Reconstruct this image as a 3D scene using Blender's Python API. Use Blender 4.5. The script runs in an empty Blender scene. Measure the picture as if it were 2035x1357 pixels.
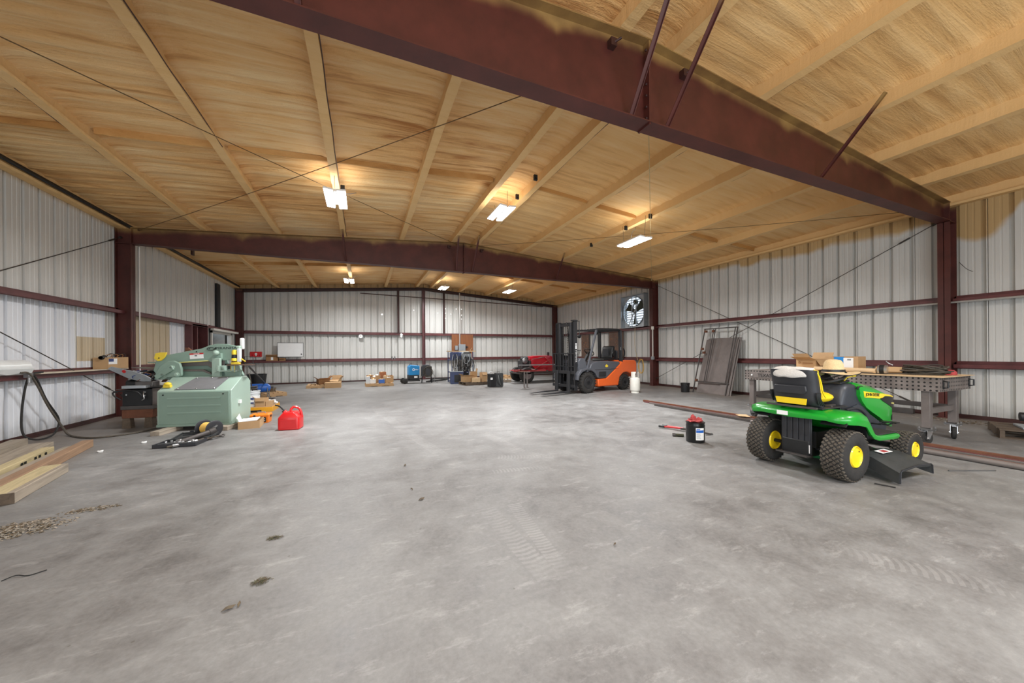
import bpy, math, random
from mathutils import Vector, Matrix, noise
random.seed(7)
PI = math.pi
SC = bpy.context.scene
COL = SC.collection

# ---------------------------------------------------------------- camera
cam_d = bpy.data.cameras.new('camera'); cam = bpy.data.objects.new('camera', cam_d); COL.objects.link(cam)
Fpx, CY = 695.91, 700.49
yaw, pitch, roll = .4025, .0003, -.0073
c_, s_ = math.cos(yaw), math.sin(yaw)
r0 = Vector((c_, -s_, 0)); f0 = Vector((s_, c_, 0)); u0 = Vector((0, 0, 1))
f1 = f0*math.cos(pitch)+u0*math.sin(pitch); u1 = -f0*math.sin(pitch)+u0*math.cos(pitch)
r2 = r0*math.cos(roll)+u1*math.sin(roll); u2 = -r0*math.sin(roll)+u1*math.cos(roll)
cam.matrix_world = Matrix(((r2.x, u2.x, -f1.x, 0), (r2.y, u2.y, -f1.y, 0), (r2.z, u2.z, -f1.z, 1.30), (0, 0, 0, 1)))
cam_d.sensor_fit = 'HORIZONTAL'; cam_d.sensor_width = 36; cam_d.lens = Fpx/2035*36
cam_d.shift_y = (CY-678.5)/2035; cam_d.clip_start = .02; cam_d.clip_end = 200
SC.camera = cam
# ---------------------------------------------------------------- world, added fill lights, exposure
wd = bpy.data.worlds.new('world'); SC.world = wd; wd.use_nodes = True
bg = wd.node_tree.nodes['Background']; bg.inputs[0].default_value = (.72, .85, 1, 1); bg.inputs[1].default_value = 1.3
SC.view_settings.view_transform = 'Standard'; SC.view_settings.look = 'None'
SC.view_settings.gamma = 1; SC.view_settings.use_curve_mapping = False
SC.view_settings.exposure = EXPOSURE = 0.33
def area(name, loc, direction, sx, sy, power, col=(1, 1, 1), spread=180):
    l = bpy.data.lights.new(name, 'AREA'); l.shape = 'RECTANGLE'; l.size = sx; l.size_y = sy; l.energy = power; l.color = col
    l.spread = math.radians(spread)
    o = bpy.data.objects.new(name, l); COL.objects.link(o); o.location = loc
    o.rotation_euler = Vector(direction).to_track_quat('-Z', 'Y').to_euler(); return o
# added fill light tilted up at the ceiling, set in an unseen rear opening
area('door_daylight', (1.6, -4.7, 1.5), (0, 1, .65), 8.0, 2.8, 330, (.93, .97, 1))
# second added fill, at an unseen opening in the left wall, also tilted up
area('side_door_daylight', (-4.7, -2.4, 1.6), (1, .4, .55), 3.6, 3.0, 110, (.93, .97, 1))

# ---------------------------------------------------------------- materials
MT = {}
def nt(name):
    m = bpy.data.materials.new(name); m.use_nodes = True; MT[name] = m
    t = m.node_tree; return m, t, t.nodes['Principled BSDF']
def N(t, typ, **kw):
    n = t.nodes.new(typ)
    for k, v in kw.items():
        if k.startswith('i_'):
            key = k[2:]; key = int(key) if key.isdigit() else key
            n.inputs[key].default_value = v
        else: setattr(n, k, v)
    return n
def L(t, a, b): t.links.new(a, b)
def srgb(r, g, b):
    f = lambda c: (c/255/12.92) if c/255 <= .04045 else ((c/255+.055)/1.055)**2.4
    return (f(r), f(g), f(b), 1)
def plain(name, rgb, rough=.5, metal=0, var=.12, scale=12, bump=0, bscale=60, coat=0, spec=None):
    m, t, p = nt(name)
    c = srgb(*rgb)
    tc = N(t, 'ShaderNodeTexCoord')
    n = N(t, 'ShaderNodeTexNoise', i_Scale=scale, i_Detail=5.0, i_Roughness=.6); L(t, tc.outputs['Object'], n.inputs['Vector'])
    mr = N(t, 'ShaderNodeMapRange'); L(t, n.outputs['Fac'], mr.inputs[0])
    mr.inputs[1].default_value = .25; mr.inputs[2].default_value = .75; mr.inputs[3].default_value = 1-var; mr.inputs[4].default_value = 1+var
    mx = N(t, 'ShaderNodeVectorMath', operation='SCALE'); mx.inputs[0].default_value = c[:3]; L(t, mr.outputs[0], mx.inputs['Scale'])
    L(t, mx.outputs[0], p.inputs['Base Color'])
    p.inputs['Roughness'].default_value = rough; p.inputs['Metallic'].default_value = metal
    if coat: p.inputs['Coat Weight'].default_value = coat
    if spec is not None: p.inputs['Specular IOR Level'].default_value = spec
    if bump:
        n2 = N(t, 'ShaderNodeTexNoise', i_Scale=bscale, i_Detail=3.0); L(t, tc.outputs['Object'], n2.inputs['Vector'])
        b = N(t, 'ShaderNodeBump', i_Strength=bump, i_Distance=.01); L(t, n2.outputs['Fac'], b.inputs['Height']); L(t, b.outputs[0], p.inputs['Normal'])
    return m
def ramp(t, stops):
    r = N(t, 'ShaderNodeValToRGB'); e = r.color_ramp.elements
    while len(e) < len(stops): e.new(.5)
    for el, (p, c) in zip(e, stops): el.position = p; el.color = c if len(c) == 4 else (*c, 1)
    return r
def mixc(t, fac, a, b):
    m = N(t, 'ShaderNodeMix', data_type='RGBA')
    for s, v in ((m.inputs[0], fac), (m.inputs[6], a), (m.inputs[7], b)):
        if hasattr(v, 'links'): L(t, v, s)
        else: s.default_value = v
    return m.outputs[2]
def math_(t, op, a, b=None, c=None, clamp=False):
    m = N(t, 'ShaderNodeMath', operation=op, use_clamp=clamp)
    for i, v in enumerate((a, b, c)):
        if v is None: continue
        if hasattr(v, 'links'): L(t, v, m.inputs[i])
        else: m.inputs[i].default_value = v
    return m.outputs[0]
def roof_depth(t, pos):
    """height below the roof plane, from world position"""
    sx = N(t, 'ShaderNodeSeparateXYZ'); L(t, pos, sx.inputs[0])
    a = math_(t, 'ABSOLUTE', math_(t, 'SUBTRACT', sx.outputs[0], 2.80))
    pz = math_(t, 'SUBTRACT', 4.592, math_(t, 'MULTIPLY', a, .0714))
    return math_(t, 'SUBTRACT', pz, sx.outputs[2]), sx
FOAM_A, FOAM_B, FOAM_C = srgb(180, 120, 62), srgb(232, 184, 122), srgb(244, 212, 160)
# sprayed foam
def foam(name, amt=1.0, cols=None):
    m, t, p = nt(name)
    g = N(t, 'ShaderNodeNewGeometry')
    mp = N(t, 'ShaderNodeMapping'); mp.inputs['Scale'].default_value = (.7, 9.0, 1); L(t, g.outputs['Position'], mp.inputs['Vector'])
    n = N(t, 'ShaderNodeTexNoise', i_Scale=1.0, i_Detail=6.0, i_Roughness=.62, i_Distortion=.5); L(t, mp.outputs[0], n.inputs['Vector'])
    n2 = N(t, 'ShaderNodeTexNoise', i_Scale=.55, i_Detail=3.0); L(t, g.outputs['Position'], n2.inputs['Vector'])
    f = math_(t, 'ADD', math_(t, 'MULTIPLY', n.outputs['Fac'], .62), math_(t, 'MULTIPLY', n2.outputs['Fac'], .42))
    r = ramp(t, [(.36, FOAM_A), (.48, FOAM_B), (.66, FOAM_C)]); L(t, f, r.inputs[0])
    if cols:
        for el, c in zip(r.color_ramp.elements, cols): el.color = c
    # the right slope was sprayed smoother than the left
    sx = N(t, 'ShaderNodeSeparateXYZ'); L(t, g.outputs['Position'], sx.inputs[0])
    sm = N(t, 'ShaderNodeMapRange'); L(t, sx.outputs[0], sm.inputs[0]); sm.inputs[1].default_value = 2.6; sm.inputs[2].default_value = 3.4; sm.inputs[3].default_value = amt; sm.inputs[4].default_value = amt*.45
    L(t, mixc(t, sm.outputs[0], cols[1] if cols else srgb(228, 184, 122), r.outputs[0]), p.inputs['Base Color'])
    p.inputs['Roughness'].default_value = .62; p.inputs['Specular IOR Level'].default_value = .3
    mp2 = N(t, 'ShaderNodeMapping'); mp2.inputs['Scale'].default_value = (26, 40, 40); L(t, g.outputs['Position'], mp2.inputs['Vector'])
    n3 = N(t, 'ShaderNodeTexNoise', i_Scale=1.0, i_Detail=4.0, i_Roughness=.65); L(t, mp2.outputs[0], n3.inputs['Vector'])
    b = N(t, 'ShaderNodeBump', i_Distance=.018); L(t, math_(t, 'MULTIPLY', sm.outputs[0], .75), b.inputs['Strength']); L(t, n3.outputs['Fac'], b.inputs['Height'])
    b2 = N(t, 'ShaderNodeBump', i_Distance=.06); L(t, math_(t, 'MULTIPLY', sm.outputs[0], .8), b2.inputs['Strength']); L(t, n.outputs['Fac'], b2.inputs['Height']); L(t, b.outputs[0], b2.inputs['Normal'])
    L(t, b2.outputs[0], p.inputs['Normal'])
    return m
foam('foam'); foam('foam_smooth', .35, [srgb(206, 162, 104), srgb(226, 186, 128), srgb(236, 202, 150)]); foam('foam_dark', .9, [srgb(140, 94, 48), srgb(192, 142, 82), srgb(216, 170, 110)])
# red-oxide primer steel with foam overspray near the roof
def iron(name, rgb, spray=True, rough=.5):
    m, t, p = nt(name)
    g = N(t, 'ShaderNodeNewGeometry'); pos = g.outputs['Position']
    n = N(t, 'ShaderNodeTexNoise', i_Scale=3.0, i_Detail=6.0, i_Roughness=.65); L(t, pos, n.inputs['Vector'])
    a = srgb(*rgb); d = tuple(x*.68 for x in a[:3])+(1,); e = tuple(min(1, x*1.35) for x in a[:3])+(1,)
    r = ramp(t, [(.3, d), (.55, a), (.8, e)]); L(t, n.outputs['Fac'], r.inputs[0]); c = r.outputs[0]
    if spray:
        dep, sx = roof_depth(t, pos)
        w = N(t, 'ShaderNodeTexNoise', i_Scale=1.5, i_Detail=3.0); L(t, pos, w.inputs['Vector'])
        # spray reaches lower beside each purlin (every 1.45 m)
        ax = math_(t, 'ABSOLUTE', math_(t, 'SUBTRACT', sx.outputs[0], 2.80))
        ph = math_(t, 'FRACT', math_(t, 'DIVIDE', math_(t, 'ADD', ax, 1.09-.36+.36), 1.45))
        near = math_(t, 'ABSOLUTE', math_(t, 'SUBTRACT', ph, .5)); near = math_(t, 'POWER', math_(t, 'SUBTRACT', 1, math_(t, 'MULTIPLY', near, 2)), 5)
        lim = math_(t, 'ADD', math_(t, 'MULTIPLY_ADD', w.outputs['Fac'], .16, -.06), math_(t, 'MULTIPLY', near, math_(t, 'MULTIPLY', w.outputs['Fac'], .16)))
        fac = N(t, 'ShaderNodeMapRange', interpolation_type='SMOOTHSTEP'); L(t, math_(t, 'SUBTRACT', dep, lim), fac.inputs[0])
        fac.inputs[1].default_value = -.06; fac.inputs[2].default_value = .11; fac.inputs[3].default_value = 1; fac.inputs[4].default_value = 0
        c = mixc(t, math_(t, 'MULTIPLY', fac.outputs[0], math_(t, 'MULTIPLY_ADD', n.outputs['Fac'], .9, .1)), c, srgb(176, 144, 84))
    L(t, c, p.inputs['Base Color']); p.inputs['Roughness'].default_value = rough
    b = N(t, 'ShaderNodeBump', i_Strength=.12, i_Distance=.01); L(t, n.outputs['Fac'], b.inputs['Height']); L(t, b.outputs[0], p.inputs['Normal'])
    return m
iron('primer', (80, 36, 30)); iron('primer_girt', (98, 54, 54), spray=False, rough=.4); iron('primer_dark', (62, 34, 30), spray=False)
# ribbed wall sheet
def sheet(name, rgb, tint=None):
    m, t, p = nt(name)
    g = N(t, 'ShaderNodeNewGeometry'); pos = g.outputs['Position']
    oi = N(t, 'ShaderNodeObjectInfo')
    mp = N(t, 'ShaderNodeMapping'); mp.inputs['Scale'].default_value = (9, 9, .35); L(t, pos, mp.inputs['Vector'])
    n = N(t, 'ShaderNodeTexNoise', i_Scale=1.0, i_Detail=6.0, i_Roughness=.62); L(t, mp.outputs[0], n.inputs['Vector'])
    n2 = N(t, 'ShaderNodeTexNoise', i_Scale=.8, i_Detail=5.0, i_Roughness=.6); L(t, pos, n2.inputs['Vector'])
    f = math_(t, 'ADD', math_(t, 'MULTIPLY', n.outputs['Fac'], .6), math_(t, 'MULTIPLY', n2.outputs['Fac'], .4))
    f = math_(t, 'ADD', f, math_(t, 'MULTIPLY', math_(t, 'SUBTRACT', oi.outputs['Random'], .5), .07))
    a = srgb(*rgb); d = tuple(x*.84 for x in a[:3])+(1,); e = tuple(min(1, x*1.04) for x in a[:3])+(1,)
    r = ramp(t, [(.30, d), (.46, a), (.70, e)]); L(t, f, r.inputs[0]); c = r.outputs[0]
    dep, sx = roof_depth(t, pos)
    w = N(t, 'ShaderNodeTexNoise', i_Scale=1.3, i_Detail=4.0); L(t, pos, w.inputs['Vector'])
    # heavier overspray arch high on the right wall
    ar = math_(t, 'MULTIPLY', math_(t, 'GREATER_THAN', sx.outputs[0], 9.5), .30)
    d1 = math_(t, 'ABSOLUTE', math_(t, 'SUBTRACT', sx.outputs[1], 2.62)); bumpy = math_(t, 'MULTIPLY', math_(t, 'MAXIMUM', math_(t, 'SUBTRACT', .52, math_(t, 'MULTIPLY', math_(t, 'MULTIPLY', d1, d1), 1.9)), 0), math_(t, 'LESS_THAN', sx.outputs[1], 2.92))
    lim = math_(t, 'ADD', math_(t, 'MULTIPLY', w.outputs['Fac'], math_(t, 'MULTIPLY', ar, math_(t, 'MULTIPLY_ADD', math_(t, 'LESS_THAN', sx.outputs[1], 7.0), .6, .7))), math_(t, 'MULTIPLY', bumpy, math_(t, 'GREATER_THAN', sx.outputs[0], 9.5)))
    fac = N(t, 'ShaderNodeMapRange', interpolation_type='SMOOTHSTEP'); L(t, math_(t, 'SUBTRACT', dep, lim), fac.inputs[0])
    fac.inputs[1].default_value = -.05; fac.inputs[2].default_value = .10; fac.inputs[3].default_value = 1; fac.inputs[4].default_value = 0
    c = mixc(t, math_(t, 'MULTIPLY', fac.outputs[0], .85), c, srgb(186, 148, 84))
    # grime low on the sheet
    lo = N(t, 'ShaderNodeMapRange', interpolation_type='SMOOTHSTEP'); L(t, math_(t, 'ADD', sx.outputs[2], math_(t, 'MULTIPLY', n2.outputs['Fac'], -1.3)), lo.inputs[0])
    lo.inputs[1].default_value = -.75; lo.inputs[2].default_value = -.25; lo.inputs[3].default_value = .55; lo.inputs[4].default_value = 0
    c = mixc(t, lo.outputs[0], c, srgb(120, 118, 114))
    L(t, c, p.inputs['Base Color']); p.inputs['Roughness'].default_value = .42; p.inputs['Specular IOR Level'].default_value = .4
    return m
sheet('sheet', (205, 204, 199)); sheet('sheet_white', (222, 224, 228)); sheet('sheet_tan', (196, 180, 152))
# concrete
TRACKS = ((.93, 2.78, .99, 1.60, .075, .045), (1.17, 2.77, 1.09, 1.70, .055, .034), (1.55, 4.10, 2.35, 3.75, .07, .04), (1.3, 3.6, 2.0, 3.5, .06, .04), (2.3, 2.1, 3.2, .7, .08, .045), (.3, 8.5, 1.0, 3.9, .09, .05), (1.6, 9, 1.9, 4.2, .09, .05))
def concrete():
    m, t, p = nt('concrete')
    g = N(t, 'ShaderNodeNewGeometry'); pos = g.outputs['Position']
    n1 = N(t, 'ShaderNodeTexNoise', i_Scale=.6, i_Detail=8.0, i_Roughness=.62, i_Distortion=.6); L(t, pos, n1.inputs['Vector'])
    n2 = N(t, 'ShaderNodeTexNoise', i_Scale=3.2, i_Detail=8.0, i_Roughness=.7, i_Distortion=.4); L(t, pos, n2.inputs['Vector'])
    n3 = N(t, 'ShaderNodeTexNoise', i_Scale=34.0, i_Detail=8.0, i_Roughness=.7); L(t, pos, n3.inputs['Vector'])
    f = math_(t, 'ADD', math_(t, 'ADD', math_(t, 'MULTIPLY', n1.outputs['Fac'], .42), math_(t, 'MULTIPLY', n2.outputs['Fac'], .38)), math_(t, 'MULTIPLY', n3.outputs['Fac'], .20))
    r = ramp(t, [(.38, srgb(94, 92, 90)), (.46, srgb(116, 114, 112)), (.54, srgb(130, 129, 127)), (.64, srgb(150, 149, 147))]); L(t, f, r.inputs[0]); c = r.outputs[0]
    sx = N(t, 'ShaderNodeSeparateXYZ'); L(t, pos, sx.inputs[0])
    X, Y = sx.outputs[0], sx.outputs[1]
    # tyre tracks running down the room: rows of lug prints
    wob = N(t, 'ShaderNodeTexNoise', i_Scale=.35, i_Detail=1.0); L(t, pos, wob.inputs['Vector'])
    br = N(t, 'ShaderNodeTexNoise', i_Scale=1.1, i_Detail=3.0); L(t, pos, br.inputs['Vector'])
    brk = math_(t, 'SUBTRACT', br.outputs['Fac'], .42, clamp=True); brk = math_(t, 'MULTIPLY', brk, 5, clamp=True)
    tot = None
    def seg(x0, y0, x1, y1, wob_):
        dx, dy = x1-x0, y1-y0; ln = math.hypot(dx, dy)
        al = math_(t, 'DIVIDE', math_(t, 'ADD', math_(t, 'MULTIPLY', math_(t, 'SUBTRACT', X, x0), dx), math_(t, 'MULTIPLY', math_(t, 'SUBTRACT', Y, y0), dy)), ln)
        pe = math_(t, 'DIVIDE', math_(t, 'SUBTRACT', math_(t, 'MULTIPLY', math_(t, 'SUBTRACT', X, x0), dy), math_(t, 'MULTIPLY', math_(t, 'SUBTRACT', Y, y0), dx)), ln)
        return al, math_(t, 'ADD', pe, wob_), math_(t, 'MULTIPLY', math_(t, 'GREATER_THAN', al, 0), math_(t, 'LESS_THAN', al, ln))
    wb = math_(t, 'MULTIPLY', math_(t, 'SUBTRACT', wob.outputs['Fac'], .5), .2)
    for x0, y0, x1, y1, w, per in TRACKS:
        al, pe, ins = seg(x0, y0, x1, y1, wb)
        ins = math_(t, 'MULTIPLY', ins, math_(t, 'LESS_THAN', math_(t, 'ABSOLUTE', pe), w))
        lug = math_(t, 'SINE', math_(t, 'ADD', math_(t, 'MULTIPLY', al, 2*PI/per), math_(t, 'MULTIPLY', math_(t, 'ABSOLUTE', pe), 22)))
        v = math_(t, 'MULTIPLY', ins, math_(t, 'GREATER_THAN', lug, .0)); tot = v if tot is None else math_(t, 'MAXIMUM', tot, v)
    c = mixc(t, math_(t, 'MULTIPLY', math_(t, 'MULTIPLY', tot, brk), .20), c, srgb(186, 184, 181))
    # pale scuffs
    mp = N(t, 'ShaderNodeMapping'); mp.inputs['Scale'].default_value = (3.2, 9, 1); mp.inputs['Rotation'].default_value = (0, 0, .5); L(t, pos, mp.inputs['Vector'])
    n5 = N(t, 'ShaderNodeTexNoise', i_Scale=1.0, i_Detail=10.0, i_Roughness=.78); L(t, mp.outputs[0], n5.inputs['Vector'])
    s5 = N(t, 'ShaderNodeMapRange'); L(t, n5.outputs['Fac'], s5.inputs[0]); s5.inputs[1].default_value = .55; s5.inputs[2].default_value = .75; s5.inputs[4].default_value = .6
    c = mixc(t, s5.outputs[0], c, srgb(182, 181, 178))
    s6 = N(t, 'ShaderNodeMapRange'); L(t, n5.outputs['Fac'], s6.inputs[0]); s6.inputs[1].default_value = .44; s6.inputs[2].default_value = .28; s6.inputs[4].default_value = .5
    c = mixc(t, s6.outputs[0], c, srgb(96, 95, 95))
    # shrinkage cracks / joints
    cr = None
    for (x0, y0, x1, y1) in ((-3.6, 5.76, 3.2, 5.35), (3.2, 5.35, 9.5, 5.7), (.0, 13.2, 9, 12.9), (-4, 12.6, .0, 13.2)):
        dx, dy = x1-x0, y1-y0; ln = math.hypot(dx, dy)
        al = math_(t, 'DIVIDE', math_(t, 'ADD', math_(t, 'MULTIPLY', math_(t, 'SUBTRACT', X, x0), dx), math_(t, 'MULTIPLY', math_(t, 'SUBTRACT', Y, y0), dy)), ln)
        pe = math_(t, 'DIVIDE', math_(t, 'SUBTRACT', math_(t, 'MULTIPLY', math_(t, 'SUBTRACT', X, x0), dy), math_(t, 'MULTIPLY', math_(t, 'SUBTRACT', Y, y0), dx)), ln)
        pe = math_(t, 'ADD', pe, math_(t, 'MULTIPLY', math_(t, 'SUBTRACT', n2.outputs['Fac'], .5), .22))
        q = math_(t, 'MULTIPLY', math_(t, 'LESS_THAN', math_(t, 'ABSOLUTE', pe), .007), math_(t, 'MULTIPLY', math_(t, 'GREATER_THAN', al, 0), math_(t, 'LESS_THAN', al, ln)))
        cr = q if cr is None else math_(t, 'MAXIMUM', cr, q)
    c = mixc(t, math_(t, 'MULTIPLY', cr, .55), c, srgb(88, 84, 80))
    # specks of dirt
    vo = N(t, 'ShaderNodeTexVoronoi', i_Scale=3.5); L(t, pos, vo.inputs['Vector'])
    sp = math_(t, 'LESS_THAN', vo.outputs['Distance'], .028)
    c = mixc(t, math_(t, 'MULTIPLY', sp, .6), c, srgb(84, 78, 70))
    # brown dirt along the walls
    dw = math_(t, 'MINIMUM', math_(t, 'ABSOLUTE', math_(t, 'SUBTRACT', X, 10.45)), math_(t, 'ABSOLUTE', math_(t, 'ADD', X, 4.85)))
    dm = N(t, 'ShaderNodeMapRange', interpolation_type='SMOOTHSTEP'); L(t, math_(t, 'SUBTRACT', dw, math_(t, 'MULTIPLY', n2.outputs['Fac'], 1.6)), dm.inputs[0])
    dm.inputs[1].default_value = -.6; dm.inputs[2].default_value = .9; dm.inputs[3].default_value = .6; dm.inputs[4].default_value = 0
    c = mixc(t, dm.outputs[0], c, srgb(112, 98, 84))
    L(t, c, p.inputs['Base Color'])
    rr = N(t, 'ShaderNodeMapRange'); L(t, n2.outputs['Fac'], rr.inputs[0]); rr.inputs[1].default_value = .3; rr.inputs[2].default_value = .7; rr.inputs[3].default_value = .44; rr.inputs[4].default_value = .60
    L(t, rr.outputs[0], p.inputs['Roughness'])
    b = N(t, 'ShaderNodeBump', i_Strength=.25, i_Distance=.006); L(t, f, b.inputs['Height']); L(t, b.outputs[0], p.inputs['Normal'])
concrete()
def wood(name, rgb, axis=0, sc=1.0, contrast=.35):
    m, t, p = nt(name)
    tc = N(t, 'ShaderNodeTexCoord')
    mp = N(t, 'ShaderNodeMapping'); v = [22*sc, 22*sc, 22*sc]; v[axis] = 1.4*sc; mp.inputs['Scale'].default_value = v; L(t, tc.outputs['Object'], mp.inputs['Vector'])
    n = N(t, 'ShaderNodeTexNoise', i_Scale=1.0, i_Detail=6.0, i_Roughness=.65, i_Distortion=.8); L(t, mp.outputs[0], n.inputs['Vector'])
    a = srgb(*rgb); d = tuple(x*(1-contrast) for x in a[:3])+(1,); e = tuple(min(1, x*(1+contrast*.6)) for x in a[:3])+(1,)
    r = ramp(t, [(.3, d), (.5, a), (.72, e)]); L(t, n.outputs['Fac'], r.inputs[0]); L(t, r.outputs[0], p.inputs['Base Color'])
    p.inputs['Roughness'].default_value = .75
    b = N(t, 'ShaderNodeBump', i_Strength=.3, i_Distance=.004); L(t, n.outputs['Fac'], b.inputs['Height']); L(t, b.outputs[0], p.inputs['Normal'])
def emit(name, rgb, s):
    m, t, p = nt(name); p.inputs['Base Color'].default_value = (*rgb, 1); p.inputs['Emission Color'].default_value = (*rgb, 1); p.inputs['Emission Strength'].default_value = s
wood('timber_grey', (158, 146, 130), 1); wood('timber_orange', (152, 122, 96), 1); wood('timber_yellow', (190, 174, 134), 1); wood('timber_dark', (92, 78, 64), 1)
wood('timber_pallet', (184, 150, 110), 0); wood('plywood', (130, 80, 46), 2, .5, .2); wood('board', (206, 176, 136), 1, .6, .15); wood('board_shelf', (196, 184, 164), 1, .6, .15)
plain('cardboard', (182, 148, 108), .85, var=.08, scale=6); plain('cardboard_dark', (152, 112, 74), .85, var=.1); plain('cardboard_red', (160, 104, 70), .85)
plain('white', (236, 236, 234), .5, var=.03); plain('paper', (238, 238, 236), .8, var=.03); plain('black', (26, 27, 28), .5, var=.2); plain('black_gloss', (24, 25, 27), .28, var=.15)
plain('rubber', (44, 42, 40), .85, var=.25, scale=20, bump=.2); plain('rubber_dusty', (84, 77, 68), .9, var=.3, scale=25, bump=.3)
plain('steel', (150, 150, 150), .38, .85, var=.15); plain('steel_dark', (92, 88, 86), .5, .6, var=.25, scale=5); plain('steel_bright', (205, 206, 208), .3, .9, var=.08)
plain('galv', (176, 182, 186), .4, .6, var=.14, scale=9); plain('rust', (116, 74, 54), .8, .2, var=.3, scale=8); plain('mill', (124, 116, 112), .55, .45, var=.22, scale=3)
plain('mach_green', (132, 156, 142), .38, var=.05, scale=3, coat=.15); plain('mach_green_light', (156, 178, 164), .35, var=.04, scale=3, coat=.15)
plain('mach_plate', (126, 126, 128), .55, .2, var=.08); plain('yellow', (236, 206, 60), .4, var=.05); plain('yellow_pale', (214, 204, 120), .5, var=.06)
plain('jd_green', (24, 150, 44), .3, var=.04, scale=4, coat=.3); plain('jd_green_dull', (46, 140, 80), .4, var=.12, scale=8); plain('jd_yellow', (250, 214, 30), .35, var=.04, coat=.2)
plain('plastic_black', (44, 45, 49), .5, var=.12, scale=6); plain('plastic_dusty', (54, 56, 56), .55, var=.3, scale=9, bump=.15); plain('dash', (50, 53, 60), .42, var=.08, scale=5)
plain('fleece', (214, 210, 204), .95, var=.06, scale=14, bump=.6, bscale=90); plain('straw', (222, 194, 148), .85, var=.12, scale=70, bump=.7, bscale=160)
plain('fk_orange', (236, 104, 44), .34, var=.03, coat=.25); plain('fk_grey', (84, 86, 92), .42, var=.06, coat=.1); plain('fk_dark', (48, 48, 50), .45, .2, var=.12)
plain('red_can', (214, 28, 30), .36, var=.05, coat=.15); plain('red_paint', (186, 26, 44), .25, var=.06, coat=.5); plain('red_sign', (196, 28, 30), .5, var=.03)
plain('blue', (34, 96, 184), .4, var=.06); plain('blue_welder', (22, 134, 196), .38, var=.04); plain('blue_dark', (58, 72, 112), .5, var=.15); plain('blue_bright', (30, 130, 204), .5, var=.03); plain('label_blue', (46, 62, 116), .6)
plain('orange', (240, 128, 30), .42, var=.04); plain('yellow_orange', (226, 160, 30), .5, var=.1); plain('tank_white', (226, 224, 214), .36, var=.05)
plain('bucket_white', (214, 218, 220), .42, var=.06); plain('film', (222, 224, 222), .28, var=.06, scale=6); plain('red_rag', (176, 70, 70), .9, var=.25, scale=18, bump=.5)
plain('hose', (60, 56, 48), .6, var=.2); plain('cord_yellow', (218, 176, 86), .6, var=.1); plain('cord_pale', (196, 176, 130), .7, var=.1); plain('cord_white', (226, 222, 214), .5, var=.04)
plain('panel_grey', (136, 142, 146), .45, var=.05); plain('olive', (74, 76, 58), .6, var=.2); plain('leaf', (92, 90, 62), .85, var=.35, scale=30); plain('leaf_brown', (98, 86, 70), .85, var=.35, scale=30)
plain('debris', (150, 142, 130), .9, var=.4, scale=30); plain('debris_dark', (104, 90, 70), .9, var=.4, scale=30); plain('door_grey', (158, 154, 146), .6, var=.08); plain('door_trim', (214, 212, 204), .5, var=.05)
plain('dark_wood', (100, 78, 66), .75, var=.3, scale=4); plain('conduit', (196, 194, 190), .4, .5, var=.08); plain('wire', (104, 78, 46), .6, .3, var=.2); plain('rod', (70, 66, 62), .5, .5, var=.2)
plain('jd_black', (18, 20, 20), .4, var=.05); plain('ink', (24, 30, 30), .5, var=.05); plain('fan_green', (66, 70, 58), .5, .3, var=.15); plain('grey_rag', (120, 118, 116), .8)
emit('led', (1, 1, 1), 14); emit('pinhole', (1, 1, 1), 4)
def perf():
    m, t, p = nt('perforated')
    tc = N(t, 'ShaderNodeTexCoord'); sx = N(t, 'ShaderNodeSeparateXYZ'); L(t, tc.outputs['Object'], sx.inputs[0])
    n = N(t, 'ShaderNodeTexNoise', i_Scale=5.0, i_Detail=5.0); L(t, tc.outputs['Object'], n.inputs['Vector'])
    r = ramp(t, [(.3, srgb(100, 92, 88)), (.7, srgb(142, 132, 126))]); L(t, n.outputs['Fac'], r.inputs[0])
    s = math_(t, 'ADD', sx.outputs[0], sx.outputs[1])
    fx = math_(t, 'SUBTRACT', math_(t, 'FRACT', math_(t, 'DIVIDE', s, .055)), .5)
    fz = math_(t, 'SUBTRACT', math_(t, 'FRACT', math_(t, 'DIVIDE', math_(t, 'ADD', sx.outputs[2], .004), .052)), .5)
    d = math_(t, 'SQRT', math_(t, 'ADD', math_(t, 'MULTIPLY', fx, fx), math_(t, 'MULTIPLY', fz, fz)))
    h = math_(t, 'LESS_THAN', d, .22)
    L(t, mixc(t, h, r.outputs[0], (.01, .01, .01, 1)), p.inputs['Base Color']); p.inputs['Roughness'].default_value = .55; p.inputs['Metallic'].default_value = .3
perf()
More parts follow.
